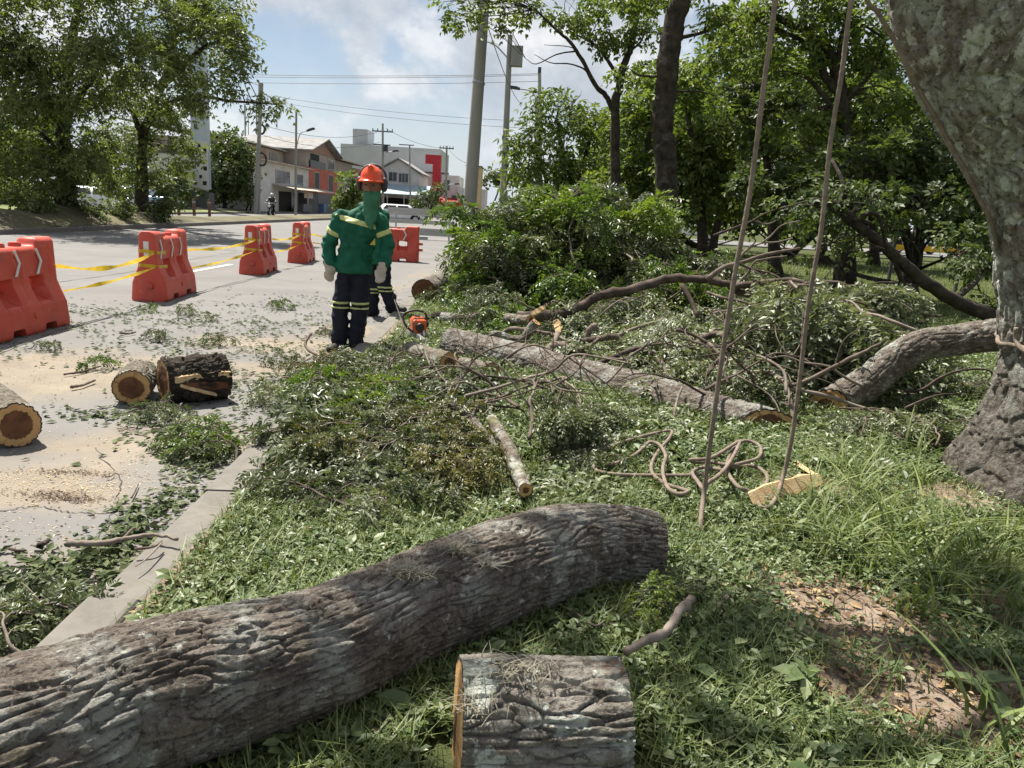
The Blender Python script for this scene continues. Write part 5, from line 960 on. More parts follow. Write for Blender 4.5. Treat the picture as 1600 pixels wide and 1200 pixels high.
for c, R in bl:
    s = l1[-6] if c[0] < 1.2 else l2[-5]; b.tube(catmull([s, (s + np.array(c)) / 2 + g.normal(size=3) * .2, np.array(c)], 5) - base, np.linspace(.05, .01, 11), 6)
tag(b.build('branches', M['bark_dark'], t), kind='stuff')
Vl, Fl = leaf_cloud([(np.array(c), R) for c, R in bl], .22, .09, .028, 4, .3, .32, g); tag(obj('crown', np_mesh('crown', Vl - base, Fl), M['crown'], t), kind='stuff')

# ------------------------------------------------------------------ ropes
def rope(label, P, r=.0125, k=8, name='rope', twist=True):
    P = catmull(np.array(P, float), k); base = np.array([P[0][0], P[0][1], max(0, P[:, 2].min() - r)]); d = np.r_[0, np.cumsum(np.linalg.norm(np.diff(P, axis=0), axis=1))]; n = max(20, int(d[-1] / .012)); n = min(n, 900)
    s = np.linspace(0, d[-1], n); C = np.stack([np.interp(s, d, P[:, q]) for q in range(3)], 1); T, N, B = frames(C); m = 9; th = np.linspace(0, 2 * np.pi, m, endpoint=False)
    TH = th[None, :]; R = r * (1 + .10 * np.cos(3 * (TH + s[:, None] * 55))); V = C[:, None] + R[..., None] * (np.cos(TH)[..., None] * N[:, None] + np.sin(TH)[..., None] * B[:, None])
    i = np.arange(n - 1)[:, None] * m; j = np.arange(m)[None, :]; j2 = (j + 1) % m; F = np.stack([i + j, i + j2, i + m + j2, i + m + j], -1).reshape(-1, 4)
    o = obj(name, np_mesh(name, V.reshape(-1, 3) - base, [F, np.arange(m)[None, ::-1], np.arange(m)[None, :] + (n - 1) * m], True), M['rope'], None, base); return tag(o, label, 'rope')
Yr1 = 3.45; e = gp(1097, 828, .02)
rope('left hanging rope, its free end touching the grass', [A(1237, -190, 3.2), A(1212, 0, 3.2), A(1194, 130, 3.19), A(1172, 300, 3.18), A(1148, 430, 3.17), A(1128, 560, 3.16), A(1110, 690, 3.15), A(1100, 770, 3.14), gp(1095, 815, .05), gp(1098, 832, .02)], .0103)
rope('right hanging rope curving to the grass beside the split plank', [A(1362, -190, 3.5), A(1330, 0, 3.5), A(1316, 110, 3.5), A(1298, 220, 3.5), A(1283, 360, 3.49), A(1264, 470, 3.48), A(1250, 590, 3.47), A(1236, 690, 3.45), A(1222, 750, 3.42), gp(1207, 787, .05), gp(1190, 793, .04), gp(1184, 775, .04), gp(1200, 745, .04)], .0103)
lf = lambda pts, z=.03: [gp(px, py, z + .03) for px, py in pts]
lf0 = lambda pts, z=.03: [gp(px, py, z) for px, py in pts]
rope('loose rope lying in long loops on the grass left of the hanging ropes', lf([(934, 706), (955, 697), (975, 690), (1015, 679), (1048, 673), (1046, 684), (1028, 706), (1018, 726), (1021, 742), (1040, 756), (1065, 764)]) + lf([(1075, 768), (1062, 772), (1045, 764), (1037, 745), (1036, 730), (1040, 712), (1030, 695), (1015, 691), (1005, 700)], .05) + lf([(985, 715), (955, 725), (930, 720), (928, 730), (940, 738), (975, 742), (1037, 743), (1085, 742), (1105, 738)]), .0095)
rope('coiled rope heap on the grass at the end of the long log', lf([(1095, 735), (1137, 731), (1175, 728), (1195, 738), (1199, 752), (1190, 764), (1175, 768)]) + lf([(1160, 764), (1148, 755), (1137, 738), (1136, 725), (1142, 708), (1155, 692), (1170, 689), (1186, 696), (1189, 708), (1182, 717), (1165, 722), (1140, 727), (1112, 722), (1085, 722)], .07) + lf([(1080, 718), (1105, 717), (1125, 708), (1150, 692), (1156, 690), (1150, 705), (1135, 730), (1120, 745), (1105, 755)], .10) + lf([(1100, 765), (1090, 752), (1082, 738), (1100, 730), (1130, 735)], .06), .0095)
Vt, Ct = TRUNK
def trunk_pt(px, py, out=.014):             # first bark vertex ring that faces this sight line, pushed outwards
    d = unit(ray(px, py)); Q = Vt.reshape(-1, 3); w = Q - CAMP; tt = w @ d; dist = np.linalg.norm(w - tt[:, None] * d, axis=1); ok = dist < .03
    if not ok.any(): return A(px, py, Yt - .02)
    i = np.where(ok)[0][np.argmin(tt[ok])]; return CAMP + d * (tt[i] - out)
rope('taut rope running diagonally down the left edge of the foreground trunk', [A(1330, -160, 3.8), A(1352, -10, 3.82), A(1372, 20, 3.84), A(1400, 68, 3.86), A(1418, 106, 3.86), A(1440, 148, 3.9), A(1466, 192, 3.92), A(1487, 230, 3.92), A(1508, 266, 3.92), A(1527, 305, 3.93), A(1550, 350, 3.95), A(1562, 405, 4.05)], .011)
cy = int(np.argmin(np.abs(C[:, 2] - A(1600, 510, Yt)[2]))) ; ring = Vt[cy]; cc = Ct[cy]; lp = cc + (ring - cc) * 1.05 + 0
idx = np.linspace(0, 260, 30, endpoint=False).astype(int); rope('rope tied round the foreground trunk above the bent limb', list(lp[idx]) + [lp[0]], .012)
rope('slack rope end hanging below the knot on the foreground trunk', [trunk_pt(1588, 512, .03), trunk_pt(1587, 530, .04), trunk_pt(1593, 542, .04), trunk_pt(1605, 550, .04), trunk_pt(1620, 540, .03)], .011)
# ------------------------------------------------------------------ cut leafy branches (each a thing, meshes shared)
def leafy_variant(seed, ln=1.3, ntw=13, nleaf=9, R=.19, L=.062, Wd=.0135, pairs=6, droop=.55, flat=.5):
    g = np.random.default_rng(seed); n = 9; X = np.linspace(0, ln, n); P = np.stack([X, .10 * np.sin(X * 3 + seed) + g.normal(size=n) * .015, .16 * np.sin(X / ln * 2.4) + g.normal(size=n) * .015], 1); P[0] = 0
    Pc = catmull(P, 4); b = MB(); b.tube(Pc, np.linspace(.014, .003, len(Pc)), 6, True, .05, seed); B, D = [], []
    for k in range(ntw):
        u = .18 + .82 * (k + g.uniform(0, 1)) / ntw; s = Pc[int(min(u, 1) * (len(Pc) - 1))]; az = (1 if k % 2 else -1) * g.uniform(.45, 1.2); el = g.uniform(-.35, .75) * flat; tl = g.uniform(.25, .55) * (1.15 - .55 * u)
        d = np.array([math.cos(az) * math.cos(el), math.sin(az) * math.cos(el), math.sin(el)]); q = np.array([s + d * tl * t + np.array([0, 0, -.22 * tl * t * t]) for t in np.linspace(0, 1, 6)]); b.tube(q, np.linspace(.006, .0018, 6), 4)
        for j in range(nleaf):
            t = .2 + .8 * (j + g.uniform(0, 1)) / nleaf; p = s + d * tl * t + np.array([0, 0, -.22 * tl * t * t]); B.append(p); D.append(d * .6 + g.normal(size=3) * .55 + np.array([0, 0, -.25]))
    B, D = np.array(B), np.array(D); m = len(B); V, F = compound(B, D, np.tile([0, 0, 1.0], (m, 1)) + g.normal(size=(m, 3)) * .5, R * g.uniform(.65, 1.15, m), pairs, L, Wd, droop, g)
    return b.mesh('stem', True), np_mesh('leaves', V, F)
VARS = [leafy_variant(200 + i) for i in range(9)]
VARS_S = [leafy_variant(230 + i, .7, 7, 7, .16, .055, .013) for i in range(5)]
VARS_P = [leafy_variant(250 + i, 1.1, 12, 10, .21, .07, .017, 6, 1.1, .25) for i in range(6)]
def leafy(label, group, loc, rz, tilt, roll, sc, m, var):
    t = thing('leafy_branch', label, 'branch', loc, 0, group); t.rotation_euler = (roll, tilt, rz); t.scale = (sc, sc, sc)
    for nm, me in zip(('stem', 'leaves'), var):
        o = bpy.data.objects.new(nm, me); link(o, t)
        if not me.materials: me.materials.append(M['twig'])
        o.material_slots[0].link = 'OBJECT'; o.material_slots[0].material = M['twig'] if nm == 'stem' else M[m]
        if nm == 'leaves': o['kind'] = 'stuff'
    return t
g = np.random.default_rng(77)
def heap(n, label, group, where, mats, sc=(.8, 1.1), tilt=(-.25, .5), variants=VARS, seed=0):
    g = np.random.default_rng(300 + seed)
    for k in range(n):
        p, rz = where(g, k)
        while near_limb(p): p, rz = where(g, k)
        q = g.uniform(*sc); ti = g.uniform(*tilt); h = .55 * q * (.6 if variants is VARS_S else 1.1); p = (p[0] - math.cos(rz) * h, p[1] - math.sin(rz) * h, max(p[2] + math.sin(ti) * h * .8, .02)); leafy(label, group, p, rz, ti, g.uniform(-.5, .5), q, mats[g.integers(len(mats))], variants[g.integers(len(variants))])
# A: the tall green brush heap; branches lean outwards from a mound
LIMB_A = (G(690, 640, .12), G(795, 700, .12)); LIMB_B = (G(768, 655, .12), G(825, 770, .12))
def near_limb(p, r=.30):
    for a, b in (LIMB_A, LIMB_B):
        ab = (b - a)[:2]; t = np.clip(((np.array(p[:2]) - a[:2]) @ ab) / (ab @ ab), 0, 1); q = np.array(p[:2]) - a[:2] - ab * t
        if np.hypot(*q) < r: return True
    return False
def wA(g, k):
    px = g.uniform(765, 1090); Y = g.uniform(9.7, 12.6); u = (px - 765) / 325; c = A(px, 420, Y); zt = 1.40 * (0.72 + .35 * math.sin(math.pi * min(1, max(0, u * .9 + .08)))) * (1 - .28 * u * u); z = .1 + max(0, zt - .28) * g.uniform(.0, 1) ** .75; front = 1 - (z - .1) / 1.5
    Yf = 9.6 + 1.6 * (1 - front) + g.uniform(0, 1.2); c = A(px, 420, Yf); return (c[0], Yf, z), g.uniform(-math.pi, math.pi)
heap(80, 'fresh leafy branch in the tall green brush heap by the concrete pole', 'branches in the tall green brush heap', wA, ['leaf', 'leaf', 'leafm'], (.9, 1.25), (-.7, .35), VARS, 1)
# B: pale wilted leaves behind the right rope
def wB(g, k):
    px = g.uniform(1170, 1400); u = (px - 1170) / 230; f = g.uniform(0, 1); Y = 6.2 + 1.9 * f; z = .12 + (.98 * math.sin(math.pi * (.12 + .8 * u))) * g.uniform(.05, 1) * (.5 + .5 * f); c = A(px, 560, Y); return (c[0], Y, z), g.uniform(-math.pi, math.pi)
heap(54, 'wilted pale-leaved branch in the heap behind the right hanging rope', 'branches in the pale wilted heap', wB, ['leafp', 'leafp', 'leafm'], (.8, 1.15), (-.2, .55), VARS_P, 2)
# C: the low leaf pile left of centre
def on_ground(pts, zr=(.0, .10)):
    def w(g, k):
        (x0, y0, x1, y1) = pts[k % len(pts)]; p = gp(g.uniform(x0, x1), g.uniform(y0, y1)); return (p[0], p[1], max(p[2], .02) + g.uniform(*zr)), g.uniform(-math.pi, math.pi)
    return w
heap(40, 'leafy branch in the low pile between the kerb and the grey limb', 'branches in the low leaf pile', on_ground([(470, 600, 570, 640), (500, 640, 640, 700), (580, 610, 720, 650), (530, 590, 660, 610), (620, 600, 700, 640), (500, 680, 580, 740)]), ['leafm', 'leafm', 'leafp', 'leaf'], (.34, .55), (-.05, .22), VARS, 3)
heap(22, 'olive-brown leafy branch at the front of the low leaf pile', 'olive branches at the front of the low pile', on_ground([(560, 680, 690, 740), (600, 700, 720, 760), (620, 660, 700, 700)], (.02, .10)), ['leafo', 'leafo', 'leafm'], (.32, .5), (-.15, .2), VARS, 4)
heap(14, 'wilted leafy branch lying over the grass before the low leaf pile', 'wilted branches before the low pile', on_ground([(440, 730, 600, 790), (560, 760, 760, 800), (470, 690, 520, 730)], (.0, .04)), ['leafp', 'leafm'], (.35, .5), (-.05, .15), VARS, 5)
heap(22, 'leafy branch caught in the tangle around the long mossy log', 'branches around the long mossy log', on_ground([(980, 575, 1060, 600), (900, 555, 1000, 575), (1090, 600, 1200, 635), (930, 665, 1030, 700), (1100, 580, 1220, 620), (860, 640, 920, 670)], (-.02, .06)), ['leafp', 'leafm', 'leaf'], (.3, .45), (-.05, .2), VARS, 6)
heap(9, 'drooping leafy branch standing beside the sawn end of the grey limb', 'branches by the grey limb', on_ground([(865, 660, 920, 740), (875, 690, 915, 745)], (.04, .20)), ['leafp', 'leafm'], (.28, .40), (-.4, .2), VARS_P, 7)
heap(16, 'wilted leafy branch on the grass beside the foreground tree', 'wilted branches beside the foreground tree', on_ground([(1400, 590, 1560, 650), (1270, 660, 1420, 700), (1420, 640, 1570, 720)], (.0, .12)), ['leafp', 'leafm'], (.35, .55), (-.1, .3), VARS_P, 8)
heap(8, 'leafy branch on the ground at the front worker\'s feet', 'branches at the worker\'s feet', on_ground([(480, 565, 600, 590), (500, 560, 570, 580), (590, 565, 660, 590), (470, 570, 560, 600)], (-.02, .03)), ['leafm', 'leafo'], (.28, .4), (-.2, .1), VARS, 9)
heap(12, 'fresh leafy branch between the sawn pieces and the brush heap', 'branches between the logs and the brush heap', on_ground([(700, 470, 800, 500), (850, 490, 1000, 530), (740, 500, 800, 520), (1000, 500, 1160, 545)], (.02, .3)), ['leaf', 'leafm'], (.45, .75), (-.4, .3), VARS, 10)
def on_road(pts):
    def w(g, k):
        (x0, y0, x1, y1) = pts[k % len(pts)]; p = G(g.uniform(x0, x1), g.uniform(y0, y1), .03); return (min(p[0], kerb_x(p[1]) - .05), p[1], .03), g.uniform(-math.pi, math.pi)
    return w
heap(7, 'small leafy sprig on the road against the kerb', 'sprigs against the kerb', on_road([(10, 950, 80, 1020), (300, 690, 350, 720), (10, 920, 70, 980), (330, 660, 380, 690), (60, 930, 110, 980)]), ['leafm', 'leafp'], (.28, .45), (0, .08), VARS_S, 11)
heap(8, 'small leafy sprig on the road around the split chunk', 'sprigs around the split chunk', on_road([(170, 640, 260, 680), (260, 640, 370, 690), (360, 590, 430, 650), (300, 690, 360, 715)]), ['leafm', 'leafp', 'leaf'], (.4, .6), (0, .08), VARS_S, 12)
heap(10, 'small leafy sprig on the open road behind the round logs', 'sprigs on the open road', on_road([(200, 480, 330, 500), (320, 480, 480, 510), (60, 540, 160, 580), (120, 520, 240, 545), (280, 510, 420, 540), (400, 500, 520, 560), (380, 545, 470, 600)]), ['leafm', 'leaf'], (.3, .5), (0, .05), VARS_S, 13)
heap(2, 'fresh sprig growing in the shadow between the big log and the sawn block', 'sprigs by the sawn block', on_ground([(900, 960, 1010, 985), (960, 950, 1060, 985)], (.02, .06)), ['leaf', 'leafm'], (.25, .35), (-.6, -.1), VARS_S, 14)

# loose cut foliage that fills the gaps of the heaps, too much to count
def carpet(n, regions, zmax, m, label, seed, R=.13, L=.05, Wd=.012):
    g = np.random.default_rng(seed); P = []
    for k in range(n):
        x0, y0, x1, y1 = regions[k % len(regions)]; P.append(G(g.uniform(x0, x1), g.uniform(y0, y1), .11))
    P = np.array(P); ok = clear_of_logs(P[:, 0], P[:, 1]) & (P[:, 0] > kerb_x(P[:, 1]) + .1)
    for k in (LONG[1],): ok &= np.min(np.hypot(P[:, 0][:, None] - k[None, ::6, 0], P[:, 1][:, None] - k[None, ::6, 1]), 1) > .17
    P = P[ok]; n = len(P); cl = np.clip(fbm(P * np.array([1.6, 1.6, 0]), 3, seed) + .5, 0.05, 1); P[:, 2] = gz(P[:, 0], P[:, 1]) + g.uniform(.0, 1, n) ** 1.4 * zmax * cl + .01
    az = g.uniform(0, 2 * np.pi, n); D = np.stack([np.cos(az), np.sin(az), g.uniform(-.35, .35, n)], 1); V, F = compound(P, D, np.tile([0, 0, 1.0], (n, 1)) + g.normal(size=(n, 3)) * .45, R * g.uniform(.6, 1.3, n), 4, L, Wd, .4, g); V[:, 2] = np.maximum(V[:, 2], .095)
    tag(obj('cut_foliage', np_mesh('cut_foliage', V, F), M[m]), label, 'foliage', None, 'stuff')
def clear_of_logs(x, y, pad=.9):             # no plants inside the big logs
    ok = np.ones(len(x), bool)
    for Pth, r in ((catmull(BIG_AXIS, 6), .11), (np.array([cL, cR]), .09)):
        d = np.min(np.hypot(x[:, None] - Pth[None, :, 0], y[:, None] - Pth[None, :, 1]), 1); ok &= d > r * pad
    return ok & (np.hypot(x - ft.location[0], y - ft.location[1]) > .42)
carpet(5200, [(430, 590, 740, 650), (450, 640, 720, 760), (500, 570, 700, 620), (690, 590, 760, 640)], .20, 'leafm', 'loose cut foliage matted over the ground left of the long log', 501)
carpet(7000, [(860, 480, 1240, 570), (1000, 540, 1240, 640), (880, 520, 1100, 590), (1150, 480, 1420, 620)], .48, 'leafp', 'loose pale foliage matted through the branch tangle behind the long log', 502)
carpet(2600, [(880, 630, 1080, 720), (1260, 650, 1560, 740), (1400, 560, 1570, 680), (780, 740, 960, 800)], .07, 'leafp', 'thin scatter of wilted foliage on the grass around the ropes', 503)
carpet(2600, [(700, 440, 900, 500), (900, 430, 1200, 500), (760, 470, 900, 530)], .55, 'leaf', 'loose green foliage along the foot of the tall brush heap', 504)
# ------------------------------------------------------------------ ground cover
def scatter(n, y0, y1, seed, power=1.3, keep_bare=.12, xpad=1.2):
    g = np.random.default_rng(seed); m = n * 3
    y = y0 * (y1 / y0) ** g.uniform(0, 1, m) if power else g.uniform(y0, y1, m)
    x = kerb_x(y) + .19 + g.uniform(0, 1, m) * (.72 * y + xpad - kerb_x(y)); ok = clear_of_logs(x, y)
    b = bare_at(x[:, None], y[:, None])[:, 0]; ok &= g.uniform(0, 1, m) > b * (1 - keep_bare) * 1.25
    cl = fbm(np.stack([x * 1.7, y * 1.7, 0 * x], 1), 4, seed); ok &= g.uniform(-.55, .45, m) < cl + .18
    x, y = x[ok][:n], y[ok][:n]; return np.stack([x, y, gz(x, y)], 1), g
def plants(P, g, leaves, L, Hh, six):
    n = len(P); k = leaves; B = np.repeat(P, k, 0); m = len(B); az = g.uniform(0, 2 * np.pi, m); ph = np.repeat(g.uniform(.3, 1.3, n), k) * Hh; lv = g.uniform(.25, 1, m)
    B = B + np.stack([np.cos(az) * .008, np.sin(az) * .008, ph * lv], 1); el = g.uniform(-.35, .7, m); D = np.stack([np.cos(az) * np.cos(el), np.sin(az) * np.cos(el), np.sin(el)], 1)
    LL = L * np.repeat(g.uniform(.6, 1.35, n), k) * g.uniform(.7, 1.2, m); return kites(B, D, np.tile([0, 0, 1.0], (m, 1)) + g.normal(size=(m, 3)) * .25, LL, LL * g.uniform(.24, .36, m), .15, .22, six)
def stuff(name, V, F, m, label, cat): return tag(obj(name, np_mesh(name, V, F), M[m]), label, cat, None, 'stuff')
P, g = scatter(21000, 1.0, 4.4, 401); V, F = plants(P, g, 6, .026, .045, False); stuff('weeds', V, F, 'weed', 'small broad-leaved weeds covering the near grass', 'weeds')
P, g = scatter(22000, 4.0, 13, 402); V, F = plants(P, g, 5, .040, .06, False); stuff('weeds', V, F, 'weed', 'leafy weeds covering the middle of the grass verge', 'weeds')
P, g = scatter(800, 1.0, 4.2, 421); V, F = plants(P, g, 6, .042, .06, True); stuff('weeds', V, F, 'weed', 'larger broad weed leaves standing out of the near ground cover', 'weeds')
P, g = scatter(60000, 1.0, 6, 403, keep_bare=.25); V, F = blades(P, g.uniform(.03, .12, len(P)), g.uniform(.0010, .0026, len(P)), g.uniform(.2, 1.1, len(P)), 2, g); stuff('grass_blades', V, F, 'grass', 'short grass blades among the near weeds', 'grass')
P, g = scatter(46000, 5, 34, 404, xpad=2.5); V, F = blades(P, g.uniform(.05, .15, len(P)) * (P[:, 1] / 9) ** .35, .003 * (P[:, 1] / 7) ** .8 * g.uniform(.6, 1.2, len(P)), g.uniform(.2, 1.0, len(P)), 2, g); stuff('grass_blades', V, F, 'grass', 'grass covering the verge further back', 'grass')
g = np.random.default_rng(405)
def litter(n, y0, y1, L, seed, m, label, bare_only=False):
    g = np.random.default_rng(seed); mm = n * 6; y = y0 * (y1 / y0) ** g.uniform(0, 1, mm); x = kerb_x(y) + .2 + g.uniform(0, 1, mm) * (.7 * y + 1.2 - kerb_x(y)); b = bare_at(x[:, None], y[:, None])[:, 0]
    ok = clear_of_logs(x, y, 1.2) & ((g.uniform(0, 1, mm) < b + (0 if bare_only else .12))); x, y = x[ok][:n], y[ok][:n]; P = np.stack([x, y, gz(x, y) + g.uniform(.004, .02, len(x))], 1); az = g.uniform(0, 2 * np.pi, len(x))
    D = np.stack([np.cos(az), np.sin(az), g.normal(size=len(x)) * .15], 1); V, F = kites(P, D, np.tile([0, 0, 1.0], (len(x), 1)) + g.normal(size=(len(x), 3)) * .25, L * g.uniform(.4, 1.4, len(x)), L * .28 * g.uniform(.6, 1.3, len(x)), .3, .1, True); stuff('leaf_litter', V, F, m, label, 'leaves')
litter(2600, 1.1, 6, .034, 406, 'dry', 'brown dead leaves scattered over the weeds'); litter(3600, 1.3, 4.2, .010, 407, 'crumb', 'brown crumbs and leaf bits on the bare soil patch', True)
# straw-like dry stems on the bare soil
P, g = scatter(5200, 1.2, 4.5, 409, keep_bare=1.0); b = bare_at(P[:, :1], P[:, 1:2])[:, 0]; P = P[b > .25]; V, F = blades(P + np.array([0, 0, .004]), np.full(len(P), .02), np.full(len(P), .0012), np.random.default_rng(3).uniform(1.5, 3.5, len(P)), 2, g); stuff('dry_stems', V, F, 'crumb', 'dry grass stems matted on the bare soil', 'grass')
# loose leaves and sawdust on the road
def road_litter(n, regions, L, m, name, label, seed, cat, z=.006, thick=.6, spread=1.0):
    g = np.random.default_rng(seed); Ps = []
    for (px, py, rx, ry, w) in regions:
        c = G(px, py, 0); k = int(n * w); Ps.append(np.stack([c[0] + g.normal(size=k) * rx, c[1] + g.normal(size=k) * ry, np.full(k, z)], 1))
    P = np.concatenate(Ps); cl = fbm(P * np.array([3, 3, 0]), 4, seed); P = P[cl > g.uniform(-.35, .25, len(P))]; P = P[P[:, 0] < kerb_x(P[:, 1]) - .01]; k = len(P); az = g.uniform(0, 2 * np.pi, k); P[:, 2] += g.uniform(0, .02, k) * thick
    D = np.stack([np.cos(az), np.sin(az), g.normal(size=k) * .2 * thick], 1); LL = L * g.uniform(.5, 1.4, k); V, F = kites(P, D, np.tile([0, 0, 1.0], (k, 1)) + g.normal(size=(k, 3)) * .35 * thick, LL, LL * g.uniform(.16, .3, k)); stuff(name, V, F, m, label, cat)
road_litter(9000, [(420, 500, 1.2, .9, .18), (250, 495, 1.0, .35, .10), (150, 545, .9, .5, .09), (300, 530, 1.1, .5, .10), (380, 610, .35, .5, .14), (330, 690, .22, .3, .10), (250, 655, .35, .12, .07), (430, 560, .6, .5, .08), (100, 930, .25, .25, .10), (220, 830, .12, .3, .08), (560, 470, .7, 1.2, .08)], .05, 'leafr', 'loose_leaves', 'loose green leaves strewn over the road', 411, 'leaves')
road_litter(3400, [(30, 970, .28, .20, .55), (110, 920, .12, .16, .2), (220, 825, .05, .25, .15), (330, 715, .05, .2, .1)], .045, 'leafr', 'loose_leaves', 'drift of wilted leaves on the road along the kerb', 412, 'leaves', thick=1.6)
road_litter(12000, [(120, 575, .9, .5, .3), (430, 540, .7, .6, .3), (60, 760, .35, .12, .12), (330, 690, .6, .4, .12), (60, 860, .5, .5, .16)], .011, 'dust', 'sawdust_chips', 'pale sawdust chips spread over the road', 413, 'sawdust', .002, .15)
road_litter(1500, [(60, 772, .14, .03, .35), (100, 738, .16, .03, .35), (110, 780, .12, .025, .3)], .012, 'crumb', 'sawdust_chips', 'rust-brown sawdust streaks on the concrete near the kerb', 414, 'sawdust', .003, .3)
road_litter(1600, [(150, 620, 1.2, 1.2, .6), (80, 850, .6, .5, .4)], .016, 'crumb', 'bark_crumbs', 'dark bark crumbs dotted over the concrete', 415, 'bark', .003, .3)
# tall grass tufts
TUFT = []
for i in range(4):
    g = np.random.default_rng(440 + i); n = 22; b = np.concatenate([g.normal(size=(n, 2)) * .05, np.zeros((n, 1))], 1); V, F = blades(b, g.uniform(.14, .34, n), g.uniform(.003, .007, n), g.uniform(.4, 1.5, n), 6, g); me = np_mesh('blades', V, F); me.materials.append(M['grass']); TUFT.append(me)
spots = [(1290, 830), (1340, 850), (1390, 830), (1430, 870), (1370, 900), (1460, 910), (1500, 940), (1320, 740), (1380, 730), (1440, 760), (1270, 790), (1540, 900), (1420, 950), (1590, 960), (1480, 860), (1545, 845), (1350, 780), (520, 1190), (1575, 1150), (1230, 830), (1440, 720), (1300, 870)]
for i, (px, py) in enumerate(spots):
    p = gp(px, py); t = thing('grass_tuft', 'tuft of long green grass blades near the foreground tree' if px != 520 else 'small grass tuft growing at the bottom edge below the big log', 'grass', p, random.uniform(0, 6), 'tufts of long grass' if px != 520 else None); sc = random.uniform(.7, 1.15) * (.6 if px == 520 else 1); t.scale = (sc, sc, sc); o = obj('blades', TUFT[i % 4], None, t); o['kind'] = 'stuff'
# big-leaved seedlings
for i, (px, py) in enumerate(((1255, 1090), (1530, 1085), (1110, 1150), (1300, 960), (650, 1130), (1180, 990), (1075, 1060))):
    p = gp(px, py); g = np.random.default_rng(470 + i); n = 9; V, F = plants(np.zeros((1, 3)), g, n, .07, .07, True); t = thing('seedling', ('%s broad-leaved seedling in the grass, ' % ('largest pale', 'bright', 'low', 'small', 'shaded', 'dark', 'leafy')[i]) + ('left of the bare soil', 'right of the bare soil', 'at the bottom right of the sawn block', 'above the bare soil', 'left of the sawn block', 'beside the bare soil patch', 'right of the sawn block')[i], 'plant', p); o = obj('leaves', np_mesh('leaves', V, F), M['weed'], t); o['kind'] = 'stuff'; MB().tube([(0, 0, -.01), (0, 0, .07)], .002, 5).build('stem', M['weed'], t)
